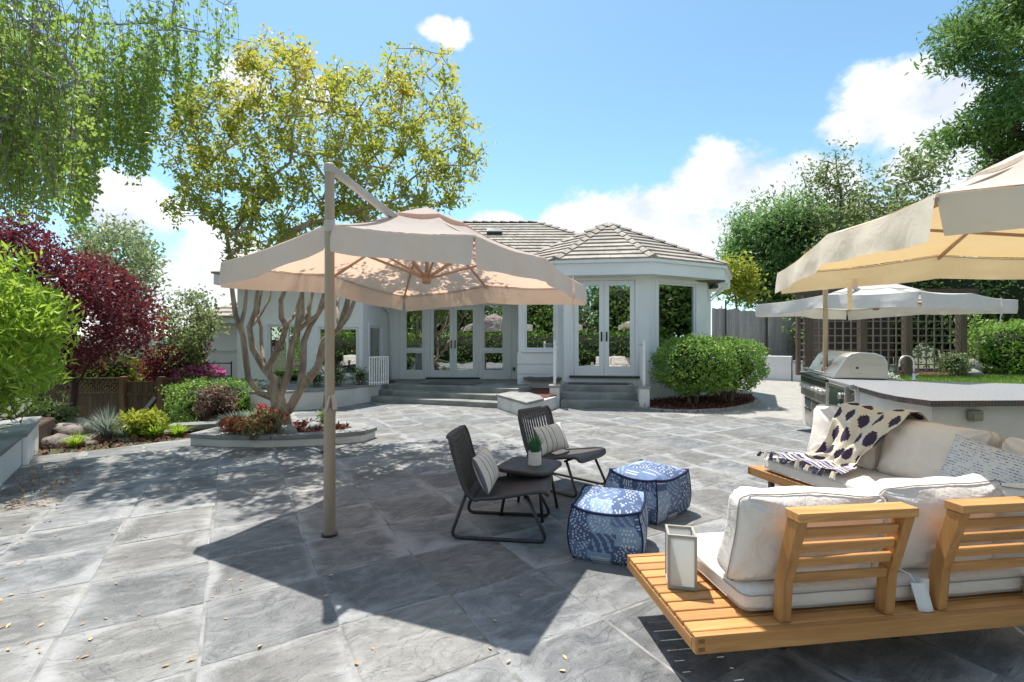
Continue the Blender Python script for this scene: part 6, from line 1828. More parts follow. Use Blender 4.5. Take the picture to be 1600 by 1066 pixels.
# ------------------------------------------------------------------ resin lounge chairs
def lounge_chair(label, c, ang):
    t = thing('lounge_chair', label, 'chair', (c[0], c[1], 0), ang, 'brown resin lounge chairs')
    # side profile (x forward, z up): top of the back -> seat -> front lip
    prof = [(-0.43, 0.765), (-0.42, 0.775), (-0.405, 0.76), (-0.375, 0.66), (-0.34, 0.54), (-0.30, 0.42), (-0.265, 0.345), (-0.22, 0.305), (-0.15, 0.295), (-0.05, 0.31), (0.08, 0.335), (0.20, 0.36), (0.29, 0.372), (0.325, 0.362), (0.335, 0.34)]
    pr = [Vector(p) for p in prof]
    # resample
    L = [0]
    for i in range(1, len(pr)): L.append(L[-1] + (pr[i] - pr[i - 1]).length)
    nv = 64
    def pos(s):
        s *= L[-1]
        for i in range(1, len(L)):
            if s <= L[i] + 1e-9:
                f = (s - L[i - 1]) / (L[i] - L[i - 1]); return pr[i - 1].lerp(pr[i], f)
        return pr[-1]
    def half(s):
        # half width along the profile: narrower rounded top, rounded front
        k = 0.275
        if s < 0.10: k = 0.275 * (0.80 + 0.20 * (s / 0.10) ** 0.5)
        elif s > 0.9: k = 0.275 * (1 - 0.14 * ((s - 0.9) / 0.1) ** 2)
        return k - 0.02 * math.exp(-((s - 0.52) / 0.08) ** 2)
    nu = 27
    def fn(u, v):
        p = pos(v); x = (u * 2 - 1)
        h = half(v)
        edge = abs(x) ** 6 * 0.018
        curve = 0.028 * (1 - x * x) * (1 if v < 0.45 else 0.6 * (1 - sstep(0.8, 1.0, v)))
        d = Vector((-curve, 0, -0.3 * curve)) if v < 0.45 else Vector((0, 0, -curve))
        return Vector((p.x + d.x, x * h, p.y + d.z + (edge if v > 0.5 else 0)))
    mb = MB(); mb.grid(fn, nu, nv)
    keep = []
    for j in range(nv - 1):
        for i in range(nu - 1):
            v = (j + .5) / (nv - 1)
            slot = 0.075 < v < 0.42 and (i % 2 == 1) and 3 <= i <= nu - 5
            if not slot: keep.append(mb.f[j * (nu - 1) + i])
    mb.f = keep
    sh = mb.build('seat_shell', M['resin_weave'], t)
    so = sh.modifiers.new('solid', 'SOLIDIFY'); so.thickness = 0.011; so.offset = 1
    # thick moulded edge
    pts = [fn(0, v / 40) for v in range(41)] + [fn(u / 12, 1) for u in range(1, 12)] + [fn(1, 1 - v / 40) for v in range(41)] + [fn(1 - u / 12, 0) for u in range(1, 12)]
    MB().tube([Vector(p) + Vector((-0.004, 0, -0.006)) for p in pts], 0.016, 8, closed=True).build('rim', M['resin'], sh, smooth=True)
    def rounded(pts, r=0.07, n=5):
        out = [pts[0]]
        for i in range(1, len(pts) - 1):
            a, b, c_ = pts[i - 1], pts[i], pts[i + 1]
            p0 = b + (a - b).normalized() * r; p1 = b + (c_ - b).normalized() * r
            for k in range(n + 1):
                f = k / n; out.append((1 - f) ** 2 * p0 + 2 * f * (1 - f) * b + f * f * p1)
        return out + [pts[-1]]
    for s in (-1, 1):
        y = s * 0.272
        pts = [Vector((0.18, s * 0.24, 0.335)), Vector((0.335, y, 0.014)), Vector((-0.40, y, 0.014)), Vector((-0.275, s * 0.25, 0.36))]
        MB().tube(rounded(pts), 0.0135, 10).build('sled_leg', M['chair_tube'], t, smooth=True)
    MB().tube([(0.165, -0.245, 0.325), (0.165, 0.245, 0.325)], 0.012, 8).build('cross_bar', M['chair_tube'], t, smooth=True)
    MB().tube([(-0.24, -0.25, 0.29), (-0.24, 0.25, 0.29)], 0.012, 8).build('cross_bar', M['chair_tube'], t, smooth=True)
    return t
def weave_mat():
    k = N('brown_resin_weave')
    v = k.coord('Object')
    w1 = k.n('ShaderNodeTexWave', wave_type='BANDS', bands_direction='Y'); w1.inputs['Scale'].default_value = 22; k.l(v, w1.inputs['Vector'])
    w2 = k.n('ShaderNodeTexWave', wave_type='BANDS', bands_direction='X'); w2.inputs['Scale'].default_value = 22; k.l(v, w2.inputs['Vector'])
    w3 = k.n('ShaderNodeTexWave', wave_type='BANDS', bands_direction='Z'); w3.inputs['Scale'].default_value = 18; k.l(v, w3.inputs['Vector'])
    ck = k.n('ShaderNodeTexChecker'); ck.inputs['Scale'].default_value = 70; k.l(v, ck.inputs['Vector'])
    f = k.math('MAXIMUM', w1.outputs['Fac'], k.math('MULTIPLY', w2.outputs['Fac'], 0.9))
    c = k.mix(k.ramp(f, 0.2, 0.8), (0.04, 0.036, 0.035), (0.085, 0.077, 0.075))
    return k.done(k.bsdf(c, 0.5, 0, 0.45, k.bump(f, 0.6, 0.006)))
M['resin_weave'] = weave_mat()
c1, a1 = (-0.035, 3.86), rad(-7.7)
c2, a2 = (0.55, 4.98), rad(-41)
lounge_chair('nearer brown resin lounge chair in the parasol shade, seen from the side', c1, a1)
lounge_chair('farther brown resin lounge chair behind the small table with its slatted back in view', c2, a2)
def stripe_pillow(u, v):
    s = (u * 6.5) % 1
    return (0.16, 0.15, 0.17) if s < 0.10 else (0.70, 0.66, 0.58)
for c, a, lab, sd_ in ((c1, a1, 'striped cream pillow on the nearer lounge chair', 5), (c2, a2, 'striped cream pillow on the farther lounge chair', 6)):
    Wc = Matrix.Translation((*c, 0)) @ Matrix.Rotation(a, 4, 'Z')
    knife_pillow('lumbar_pillow', lab, Wc @ T(-0.175, 0.0, 0.470) @ RZm(90) @ RX(-24 if True else 0) , 0.50, 0.30, 0.13, stripe_pillow, sd_, 48, group='striped lumbar pillows')
# small table with potted grass
tc_ = Vector((0.155, 4.22, 0))
tbl = thing('side_table', 'small brown resin table between the two lounge chairs', 'table', tc_, rad(-24))
def sq(r, rr, n=6):
    return [Vector(p).xy for p in rim_path(r, r, rr, 0, n)]
mb = MB(); mb.prism([tuple(p) for p in sq(0.245, 0.10)], 0.385, 0.42); mb.build('table_top', M['resin'], tbl, bevel=0.012)
mb = MB(); mb.prism([tuple(p) for p in sq(0.16, 0.07)], 0.35, 0.384); mb.build('apron', M['resin'], tbl)
for sx in (-1, 1):
    for sy in (-1, 1):
        MB().tube([(sx * 0.14, sy * 0.14, 0.36), (sx * 0.19, sy * 0.19, 0.0)], 0.014, 8).build('leg', M['chair_tube'], tbl, smooth=True)
pp = tc_ + Vector((0.045, -0.02, 0.4205))
pot = thing('potted_grass', 'white ribbed pot of green grass standing on the small table', 'potted plant', pp)
mb = MB(); prof = []
for k in range(9):
    z = 0.115 * k / 8; prof += [(0.056 + 0.002 * (k % 2), z)]
prof += [(0.050, 0.115), (0.048, 0.098)]
mb.lathe(prof, n=28); mb.build('pot', simple('white_pot', (0.78, 0.75, 0.70), 0.6, (0.7, 0.67, 0.62), 20), pot, smooth=False)
M['lf_pot'] = foliage('potted_leaf', (0.03, 0.13, 0.06), (0.09, 0.26, 0.12), (0.2, 0.38, 0.2), 0.3)
r = np.random.default_rng(2); V, F, cc_ = [], [], []
for k in range(230):
    a = r.random() * 6.283; q = r.random() ** 0.6
    d = np.array([math.cos(a), math.sin(a), 0]); s = np.array([-d[1], d[0], 0]); L = 0.13 + 0.06 * r.random(); b = len(V)
    for f in (0, 0.5, 1.0):
        p = d * (0.035 * q + 0.075 * q * f ** 1.5) + np.array([0, 0, 0.10 + L * f * (1 - 0.25 * q * f)]); ww = 0.007 * (1 - f * 0.9)
        V += [p - s * ww / 2, p + s * ww / 2]
    for j in range(2): F.append((b + 2 * j, b + 2 * j + 1, b + 2 * j + 3, b + 2 * j + 2)); cc_.append(r.random())
o = link_mesh('leaves', np_mesh('leaves', V, F, M['lf_pot'], cc_), pot); o['kind'] = 'stuff'

# ------------------------------------------------------------------ poufs
IND = (0.08, 0.115, 0.21); IND2 = (0.125, 0.18, 0.30); IND3 = (0.23, 0.32, 0.44); WHT = (0.52, 0.565, 0.62)
def pouf_pattern(seed):
    r = random.Random(seed)
    PX = 4
    patch = [[(r.choice('dsxhdc'), r.choice((IND, IND, IND2, IND3))) for _ in range(PX)] for _ in range(PX)]
    def col(u, v):
        # patches of uneven width
        uu = u * 3.2 + 0.12 * math.sin(v * 9); vv = v * 2.6
        i, j = int(uu) % PX, int(vv + (0.4 if int(uu) % 2 else 0)) % PX
        k, base = patch[i][j]
        x, y = uu % 1, (vv + (0.4 if int(uu) % 2 else 0)) % 1
        m = 0.04 * math.sin(u * 40) * math.sin(v * 33)
        base = tuple(c * (1 + m * 2) for c in base)
        if k == 'd': return WHT if (x * 8) % 1 < 0.42 and (y * 6 + 0.5 * (int(x * 8) % 2)) % 1 < 0.5 and 0.05 < x < 0.95 else base
        if k == 's': return WHT if (x * 7) % 1 < 0.28 and 0.2 < x < 0.85 and y < 0.92 else base
        if k == 'h': return WHT if (y * 7) % 1 < 0.26 and 0.1 < x < 0.9 and y > 0.2 else base
        if k == 'x':
            q = abs((x * 2 + y * 1.5) % 1 - 0.5) < 0.045 or abs((x * 2 - y * 1.5) % 1 - 0.5) < 0.045
            return WHT if q and (y * 14) % 1 < 0.62 else base
        return IND3 if (x * 3 + y * 2) % 1 < 0.35 else base
    return col
def pouf(label, c, ang, w, d, h, seed):
    t = thing('pouf', label, 'pouf', (c[0], c[1], 0), ang, 'blue patterned poufs')
    n = 44
    mb = MB()
    hx, hy = w / 2, d / 2
    def shape(x, y, z):  # in [-1,1]^2 x [0,1]
        bul = 1 + 0.11 * math.sin(math.pi * min(1, max(0, z)) ** 0.9) * 1.0
        bul *= 1 - 0.05 * (z < 0.05) 
        rr = 1 - 0.05 * (abs(x) * abs(y)) ** 4
        nz = noise.noise(Vector((x * 1.6 + seed * 5, y * 1.6, z * 2.2)))
        top = 0.0
        if z > 0.999: top = 0.045 * (1 - x ** 4) * (1 - y ** 4) + 0.012 * nz
        zz = z * h * (1 - 0.03 * nz * z) + top * 1.0 - 0.035 * (1 - abs(x * y) ** 0.5) * (z > 0.999) * 0
        # side edges sag a little between the corners
        sag = 0.03 * (1 - x * x if abs(y) > abs(x) else 1 - y * y) * (z ** 3)
        if z > 0.999: sag *= max(abs(x), abs(y)) ** 3
        wv = 0.014 * nz
        return Vector((x * hx * bul * rr + wv * x, y * hy * bul * rr + wv * y, max(0.0, zz - sag)))
    pats = [pouf_pattern(seed * 10 + k) for k in range(5)]
    for s in range(4):
        b = len(mb.v)
        for j in range(n + 1):
            for i in range(n + 1):
                a = 2 * i / n - 1
                x, y = ((a, -1), (1, a), (-a, 1), (-1, -a))[s]
                mb.v.append(tuple(shape(x, y, j / n)))
        for j in range(n):
            for i in range(n):
                mb.f.append((b + j * (n + 1) + i, b + j * (n + 1) + i + 1, b + (j + 1) * (n + 1) + i + 1, b + (j + 1) * (n + 1) + i)); mb.col.append(pats[s]((i + .5) / n, (j + .5) / n))
    b = len(mb.v)
    for j in range(n + 1):
        for i in range(n + 1): mb.v.append(tuple(shape(2 * i / n - 1, 2 * j / n - 1, 1.0)))
    for j in range(n):
        for i in range(n):
            mb.f.append((b + j * (n + 1) + i, b + j * (n + 1) + i + 1, b + (j + 1) * (n + 1) + i + 1, b + (j + 1) * (n + 1) + i))
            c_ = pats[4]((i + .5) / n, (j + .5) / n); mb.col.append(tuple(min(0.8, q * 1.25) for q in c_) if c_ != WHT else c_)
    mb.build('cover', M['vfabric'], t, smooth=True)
    pts = [shape(*p, 1.0) for p in [(2 * i / 20 - 1, -1) for i in range(20)] + [(1, 2 * i / 20 - 1) for i in range(20)] + [(1 - 2 * i / 20, 1) for i in range(20)] + [(-1, 1 - 2 * i / 20) for i in range(20)]]
    M.setdefault('pouf_cord', fabric('indigo_piping', (0.02, 0.028, 0.075)))
    MB().tube([p + Vector((0, 0, 0.004)) for p in pts], 0.010, 8, closed=True).build('piping', M['pouf_cord'], t, smooth=True)
    for sx, sy in ((-1, -1), (1, -1), (1, 1), (-1, 1)):
        MB().tube([shape(sx, sy, q / 8) for q in range(9)], 0.006, 6).build('corner_seam', M['pouf_cord'], t, smooth=True)
pouf('nearer blue patterned cube pouf beside the teak platform end', (0.705, 3.475), rad(-19), 0.47, 0.52, 0.36, 3)
pouf('farther blue patterned cube pouf standing in the sun behind the other one', (1.205, 4.245), rad(-48), 0.49, 0.53, 0.36, 8)

# ------------------------------------------------------------------ outdoor kitchen
kit = thing('kitchen_island', 'white stucco outdoor kitchen island with speckled counter and mosaic edging', 'kitchen island', (4.6, 6.6, 0))
kl = lambda P: [(p[0] - 4.6, p[1] - 6.6) for p in P]
bar_w = [(4.36, 6.02), (4.0, 5.30), (3.94, 4.50), (5.9, 4.66), (6.6, 5.9), (5.2, 6.2)]
MB().prism(kl(bar_w), -0.02, 0.895).build('bar_wall', M['stucco_warm'], kit, bevel=0.012)
bar_t = [(4.28, 6.02), (4.12, 5.70), (3.88, 5.05), (3.80, 4.72), (3.83, 4.38), (4.72, 4.42), (6.05, 4.56), (6.75, 6.0), (5.6, 6.52), (4.66, 6.50)]
ctop = MB().prism(kl(bar_t), 0.90, 0.955).build('counter_top', M['granite'], kit, bevel=0.006)
mb = MB()
for i in range(7):
    a, b = Vector((*bar_t[i % 10], 0)), Vector((*bar_t[(i + 1) % 10], 0))
    L = (b - a).length; d = (b - a) / L; n_ = Vector((d.y, -d.x, 0)); m = int(L / 0.031)
    for q in range(m):
        for zz in (0.913, 0.942):
            mb.box(a + d * (q + 0.5) * L / m + n_ * 0.003 + Vector((-4.6, -6.6, zz)), (L / m - 0.004, 0.006, 0.025), Matrix((d, -n_, Vector((0, 0, 1)))).transposed())
mb.build('mosaic_edge', M['mosaic'], ctop, kind='stuff')
kf = Face((5.36, 8.86), (4.30, 6.02))
kb = [tuple(kf.p(0, 0, 0).xy), tuple(kf.p(kf.L, 0, 0).xy), tuple(kf.p(kf.L, -0.86, 0).xy), tuple(kf.p(0, -0.86, 0).xy)]
MB().prism(kl(kb), -0.02, 0.90).build('grill_wall', M['stucco_warm'], kit, bevel=0.012)
kc = [tuple(kf.p(-0.04, 0.035, 0).xy), tuple(kf.p(kf.L - 0.05, 0.035, 0).xy), tuple(kf.p(kf.L + 0.0, -0.9, 0).xy), tuple(kf.p(-0.04, -0.9, 0).xy)]
MB().prism(kl(kc), 0.903, 0.945).build('grill_counter', M['granite'], kit, bevel=0.006)
def kbox(a, b, o0, o1, z0, z1):
    m = MB(); kf.box(m, a, b, o0, o1, z0, z1); m.v = [(x - 4.6, y - 6.6, z) for x, y, z in m.v]; return m
tq = kf.t_px
mo_ = MB()
t0_, t1_ = tq(1327.5), kf.L - 0.01
for i in range(int((t1_ - t0_) / 0.05)):
    for j in range(13):
        x = t0_ + 0.05 * i
        c = kf.p(x + 0.025, 0.004, 0.35 + 0.042 * j) - Vector((4.6, 6.6, 0)); mo_.box(c, (0.044, 0.006, 0.036), kf.R)
mo_.build('mosaic_panel', M['mosaic'], kit, kind='stuff')
# access doors and drawers under the grill
g0, g1 = tq(1257), tq(1298); b0, b1 = tq(1301), tq(1327)
for (a, b, z0, z1) in ((g0 + 0.10, g0 + 0.62, 0.06, 0.34), (g0 + 0.10, g0 + 0.62, 0.355, 0.52), (g0 + 0.64, g1 - 0.02, 0.06, 0.52), (b0 + 0.02, b1, 0.30, 0.42), (b0 + 0.02, b1, 0.06, 0.285)):
    dw = kbox(a, b, 0.0, 0.016, z0, z1).build('drawer_front', M['stainless'], kit, bevel=0.004, seg=1)
    kbox(a + 0.03, b - 0.03, 0.017, 0.03, z1 - 0.035, z1 - 0.015).build('pull', M['black_metal'], dw, bevel=0.003, seg=1)
grill = thing('gas_grill', 'stainless built-in gas grill with rounded hood and a row of knobs', 'grill', (4.6, 6.6, 0))
gp_ = kbox(g0, g1, 0.0, 0.06, 0.55, 0.90).build('control_panel', M['stainless'], grill, bevel=0.01)
kbox(g0 - 0.02, g1 + 0.02, 0.0, 0.085, 0.903, 0.935).build('front_lip', M['black_metal'], grill, bevel=0.008)
kbox(g0 + 0.05, g1 - 0.05, 0.061, 0.064, 0.79, 0.87).build('dark_strip', M['black_metal'], grill)
for i in range(6):
    t = g0 + (g1 - g0) * (0.12 + 0.76 * i / 5)
    c = kf.p(t, 0.062, 0.725) - Vector((4.6, 6.6, 0))
    m = MB(); m.tube([c, c + kf.n * 0.012], 0.048, 14); m.tube([c + kf.n * 0.012, c + kf.n * 0.05], [0.034, 0.028], 12)
    m.build('knob', M['stainless'], grill, smooth=False, bevel=0.003, seg=1)
# hood: sloping front, rounded top, extruded along the front
h0, h1 = g0 + 0.06, g1 - 0.02
hp = [(-0.02, 0.952), (-0.20, 1.27), (-0.26, 1.315), (-0.36, 1.335), (-0.56, 1.325), (-0.66, 1.28), (-0.70, 1.20), (-0.71, 0.952)]
m = MB(); n = len(hp)
V = [kf.p(t, o, z) - Vector((4.6, 6.6, 0)) for t in (h0, h1) for o, z in hp]
m.add(V, [tuple(range(n)), tuple(reversed(range(n, 2 * n)))] + [(i, n + i, n + (i + 1) % n, (i + 1) % n) for i in range(n)])
hd = m.build('hood', M['stainless'], grill, bevel=0.012)
c = kf.p((h0 + h1) / 2, -0.10, 1.18) - Vector((4.6, 6.6, 0)); nn2 = (kf.n * 0.86 + Vector((0, 0, 0.5))).normalized()
m = MB(); m.tube([c, c + nn2 * 0.025], 0.07, 18); m.build('thermometer', M['taupe_pale'], hd, bevel=0.004, seg=1)
hb0, hb1 = kf.p(h0 + 0.1, 0.05, 1.02) - Vector((4.6, 6.6, 0)), kf.p(h1 - 0.1, 0.05, 1.02) - Vector((4.6, 6.6, 0))
m = MB(); m.tube([hb0 - kf.n * 0.08, hb0, hb1, hb1 - kf.n * 0.08], 0.016, 8); m.build('handle', M['stainless'], hd)
c = kf.p(h1 + 0.006, -0.33, 1.09) - Vector((4.6, 6.6, 0))
m = MB(); m.box(c, (0.010, 0.14, 0.13), kf.R); m.build('spit_bracket', M['stainless'], hd, bevel=0.01)
c = kf.p(h1 + 0.013, -0.33, 1.11) - Vector((4.6, 6.6, 0)); m = MB(); m.box(c, (0.006, 0.03, 0.03), kf.R); m.build('spit_hole', M['black_metal'], hd)
sb_ = thing('side_burner', 'dark glass-fronted side burner with two white knobs next to the grill', 'side burner', (4.6, 6.6, 0))
kbox(b0, b1, 0.0, 0.05, 0.47, 0.90).build('frame', M['stainless'], sb_, bevel=0.006)
kbox(b0 + 0.05, b1 - 0.05, 0.051, 0.056, 0.56, 0.86).build('front', simple('dark_green_glass', (0.05, 0.075, 0.055), 0.2, spec=0.6), sb_)
for z in (0.77, 0.62):
    c = kf.p(b1 - 0.14, 0.057, z) - Vector((4.6, 6.6, 0)); m = MB(); m.tube([c, c + kf.n * 0.035], 0.045, 14); m.build('knob', M['stainless'], sb_, bevel=0.004, seg=1)
fa_ = gp(1428, 595, 0.956)
fct = thing('faucet', 'curved chrome gooseneck faucet standing on the kitchen counter', 'faucet', fa_)
m = MB(); m.lathe([(0.03, 0), (0.03, 0.02), (0.018, 0.03), (0.016, 0.10)], n=14)
arc = [Vector((0, 0, 0.08)), Vector((0, 0, 0.24))] + [Vector((-0.10 + 0.10 * math.cos(a), 0.0, 0.24 + 0.10 * math.sin(a))) for a in [math.pi * k / 10 for k in range(1, 11)]] + [Vector((-0.20, 0, 0.19))]
m.tube(arc, 0.012, 10); m.build('spout', M['stainless'], fct, smooth=True)
m = MB(); m.tube([(0.02, 0, 0.07), (0.09, 0.02, 0.10)], 0.008, 8); m.build('lever', M['stainless'], fct, smooth=True)
wf = Face((3.94, 4.50), (5.9, 4.66))
c = wf.p(wf.t_px(1519), 0.012, 0.80)
ob = thing('outlet_box', 'grey weatherproof outlet box on the white wall under the counter edge', 'outlet', c, math.atan2(wf.d.y, wf.d.x))
MB().box((0, -0.015, 0), (0.13, 0.05, 0.10)).build('cover', simple('grey_plastic', (0.32, 0.33, 0.33), 0.4), ob, bevel=0.012)
MB().box((0, -0.043, -0.01), (0.10, 0.006, 0.06)).build('window', M['glass'], ob)
c = wf.p(wf.t_px(1592), 0.003, 0.50)
vh = props(MB().tube([(0, 0.0, 0), (0, -0.012, 0)], 0.075, 18).build('vent_grommet', M['black_metal'], None, loc=c, rot=(0, 0, math.atan2(wf.d.y, wf.d.x))), 'round black vent hole low on the white kitchen wall', 'vent')

# ------------------------------------------------------------------ right background
lawn_poly = [(6.4, 9.3), (7.0, 8.8), (24, 8.2), (24, 15.9), (10.4, 15.9), (9.6, 13.6), (7.0, 10.2)]
MB().prism(lawn_poly, -0.3, 0.40).build('lawn', M['lawn'], kind='structure')
r = np.random.default_rng(77)
P = r.uniform((6, 8.6), (18, 15.6), size=(40000, 2)); P = P[in_poly(P, lawn_poly)]; P = P[(P[:, 0] / P[:, 1] > 0.60) & (P[:, 0] / P[:, 1] < 1.12)]
M['lf_grass'] = foliage('grass_blade', (0.15, 0.25, 0.05), (0.25, 0.37, 0.08), None, 0.35)
leaves_obj('grass', np.column_stack([P, np.full(len(P), 0.395)]), 0.075, M['lf_grass'], None, axis=(0, 0, 1), axis_w=0.7, aspect=0.14)
MB().prism([(10.0, 15.2), (13.8, 14.9), (15.2, 15.4), (20.5, 15.0), (20.5, 18.5), (11.5, 18.5)], 0.2, 0.44).build('back_bed', M['mulch'], kind='structure')
rw = thing('retaining_wall', 'low white wall behind the brick path below the grey boards', 'wall', (9.3, 19, 0))
MB().prism([(0, 0), (1.2, -0.95), (1.45, -0.6), (0.25, 0.4)], -0.2, 0.92).build('wall_body', M['stucco'], rw, bevel=0.01)
MB().prism([(1.22, -1.0), (2.6, -4.0), (2.95, -3.8), (1.5, -0.65)], -0.2, 0.70).build('wall_return', M['stucco_warm'], rw, bevel=0.01)
MB().prism([(1.18, -1.05), (2.56, -4.1), (2.99, -3.8), (1.5, -0.65)], 0.702, 0.76).build('coping', M['cap_stone'], rw, bevel=0.01)
gf = thing('board_fence', 'tall weathered grey board fence with wire mesh between tower and trellis', 'fence', (8.4, 20, 0))
bm_ = MB().box2((-0.068, 0, 0), (0.068, 0.02, 2.9)).mesh('fence_board', M['grey_fence'])
for i in range(34):
    link_mesh('fence_board', bm_, gf, (i * 0.14, 0.1 * random.uniform(-.1, .1), -0.05 + random.uniform(-0.06, 0.05) - 0.010 * i))
for x in (0.45, 2.15, 3.7): MB().tube([(x, -0.12, 0), (x, -0.12, 3.2)], 0.035, 8).build('post', M['steel_dark'], gf)
mb = MB()
for z in np.arange(0.4, 2.9, 0.22): mb.tube([(0, -0.1, z), (4.6, -0.1, z - 0.02)], 0.006, 4)
for x in np.arange(0.1, 4.6, 0.3): mb.tube([(x, -0.1, 0.2), (x, -0.1, 2.9)], 0.004, 4)
mb.build('wire_mesh', M['taupe_metal'], gf, kind='stuff')
bush('fence_vine', 'sparse grey-green vine climbing the right end of the grey boards', (11.9, 19.7, 0.2), (0.55, 0.25, 1.1), 900, 0.12, M['lf_sage'], cat='vine', seed=140, shell=0.1, core=0, zc=1.3, stems=4)
tr_ = thing('trellis', 'dark brown timber trellis of square lattice panels behind the grill', 'trellis', (9.2, 15.0, 0.44))
px_posts = [1262, 1347, 1417, 1502]
xs = [(p - 800) / FPX * 15.0 - 9.2 for p in px_posts]
for i, x in enumerate(xs):
    MB().box2((x - 0.10, -0.10, 0), (x + 0.10, 0.10, 2.5)).build('post', M['dark_timber'], tr_, bevel=0.01)
MB().box2((xs[0] - 0.5, -0.06, 2.5), (xs[-1] + 0.5, 0.06, 2.68)).build('beam', M['dark_timber'], tr_, bevel=0.01)
for i in range(3):
    a, b = xs[i] + 0.10, xs[i + 1] - 0.10
    n = max(3, int(round((b - a) / 0.235)))
    vm_ = MB().box2((-0.019, -0.018, 0), (0.019, 0.002, 2.36)).mesh('lattice_slat', M['lattice_timber'])
    for q in range(1, n): link_mesh('lattice_slat', vm_, tr_, (a + (b - a) * q / n, 0, 0.08))
    hm = MB().box2((a + 0.002, 0.004, -0.016), (b - 0.002, 0.022, 0.019)).mesh('lattice_slat', M['lattice_timber'])
    for q in range(11): link_mesh('lattice_slat', hm, tr_, (0, 0, 0.10 + 0.225 * q))
ex, ey = xs[0] - 0.30, 0.5
MB().box2((ex - 0.06, -0.07, 0), (ex + 0.05, 0.05, 2.5)).build('post', M['dark_timber'], tr_, bevel=0.01)
hm = MB().box2((ex + 0.052, -0.03, -0.02), (xs[0] - 0.102, 0.03, 0.02)).mesh('lattice_slat', M['grey_fence'])
for q in range(11): link_mesh('lattice_slat', hm, tr_, (0, 0, 0.14 + 0.21 * q))
shd = thing('shed', 'dark timber shed wall behind the left part of the trellis', 'shed', (12.2, 16.8, 0.3))
for i in range(9): MB().box2((-1.1 + 0.25 * i, 0, 0), (-0.858 + 0.25 * i, 0.05, 2.4)).build('shed_board', M['shed_timber'], shd)
MB().box2((-1.1, 0.06, 0), (1.15, 1.2, 2.3)).build('shed_body', M['shed_timber'], shd)
bush('white_flower_bush', 'low bush of white flowers behind the gas grill', (7.75, 10.3, 0.38), (0.55, 0.4, 0.22), 900, 0.06, M['lf_olive'], cat='plant', seed=150, shell=0.3, core=0.5)
r_ = np.random.default_rng(8); d_ = unit(r_.normal(size=(260, 3))); d_[:, 2] = np.abs(d_[:, 2])
wfb = [o for o in COL.objects if o.name.startswith('white_flower_bush')][0]
leaves_obj('blossom', d_ * np.array([0.57, 0.42, 0.23]) + np.array([0, 0, 0.22]), 0.06, M['fl_white'], wfb, aspect=0.9)
bush('low_shrub', 'grey-leaved low shrub at the foot of the right trellis post', (13.6, 14.75, 0.42), (0.55, 0.35, 0.38), 800, 0.09, M['lf_sage'], seed=151, shell=0.4, core=0.5)
simple_tree('young_tree', 'thin pale-stemmed young tree between the trellis and the right hedge', [(1480, 470), (1560, 470), (1565, 540), (1530, 560), (1500, 540)], 15.6, 0.5, 1528, 580, 30, 420, 0.12, M['lf_hedge'], M['bark_birch'], 152, 0.14, rmax=0.03)
rock_obj('pale round boulder at the lawn edge under the young tree', (14.4, 15.05, 0.45), (0.27, 0.2, 0.17), 41, None, M['cap_stone'])
rock_obj('large tan boulder behind the lawn edge beside the right hedge', (14.9, 15.7, 0.5), (0.62, 0.35, 0.46), 42, None, M['rock'])

# back fence on the left ------------------------------------------------------------
FY = 12.0
bf = thing('back_fence', 'brown board fence with lattice top running behind the purple tree', 'fence', (-12.0, FY, -1.15))
def fx(px): return (px - 800) / FPX * FY + 12.0
ftop = lambda px: 1.5 - (px - 533) / FPX * FY + 1.15
ZT, ZL, ZB = 1.5 - 60 / FPX * FY + 1.15, 1.5 - 84 / FPX * FY + 1.15, 0.05
for px in (62, 113, 193, 252, 318):
    x = fx(px); MB().box2((x - 0.065, -0.065, 0), (x + 0.065, 0.065, ZT + 0.07)).build('post', M['fence_post'], bf, bevel=0.008)
bm_ = MB().box2((-0.068, 0, 0), (0.068, 0.018, ZL - ZB)).mesh('fence_board', M['fence'])
for (pa_, pb_2) in ((62, 113), (113, 193), (252, 318)):
    a, b = fx(pa_) + 0.07, fx(pb_2) - 0.07
    n = max(2, int((b - a) / 0.142))
    for i in range(n): link_mesh('fence_board', bm_, bf, (a + (b - a) * (i + 0.5) / n, random.uniform(0, 0.006), ZB + random.uniform(-0.01, 0.01)))
    MB().box2((a, -0.03, ZL + 0.002), (b, 0.03, ZL + 0.06)).build('rail', M['fence'], bf)
    MB().box2((a, -0.03, ZT - 0.005), (b, 0.03, ZT + 0.04)).build('rail', M['fence'], bf)
    la = MB(); H_ = ZT - ZL - 0.06
    s = -H_
    while s < (b - a):
        for sg in (-1, 1):
            x0, x1 = s, s + H_
            z0, z1 = (0, H_) if sg > 0 else (H_, 0)
            if x0 < 0: z0 = z0 + (z1 - z0) * (-x0 / H_); x0 = 0
            if x1 > b - a: z1 = z0 + (z1 - z0) * ((b - a - x0) / (x1 - x0)); x1 = b - a
            if x1 - x0 > 0.02: la.bar((a + x0, 0.008 * sg, ZL + 0.06 + z0), (a + x1, 0.008 * sg, ZL + 0.06 + z1), 0.012, 0.036, up=(0, 0, 1))
        s += 0.115
    la.build('lattice', M['fence'], bf)
gt = thing('fence_gate', 'brown board gate with a diagonal brace between two fence posts', 'gate', (-12.0, FY, -1.15))
a, b = fx(193) + 0.075, fx(252) - 0.075
n = 6
gm = MB().box2((-(b - a) / n / 2 + 0.004, 0, 0), ((b - a) / n / 2 - 0.004, 0.018, ZT - 0.05 - ZB)).mesh('gate_board', M['fence'])
for i in range(n): link_mesh('gate_board', gm, gt, (a + (b - a) * (i + 0.5) / n, 0.01, ZB))
for z in (ZL - 0.03, 0.35): MB().box2((a, -0.03, z), (b, 0.008, z + 0.09)).build('cross_rail', M['fence'], gt)
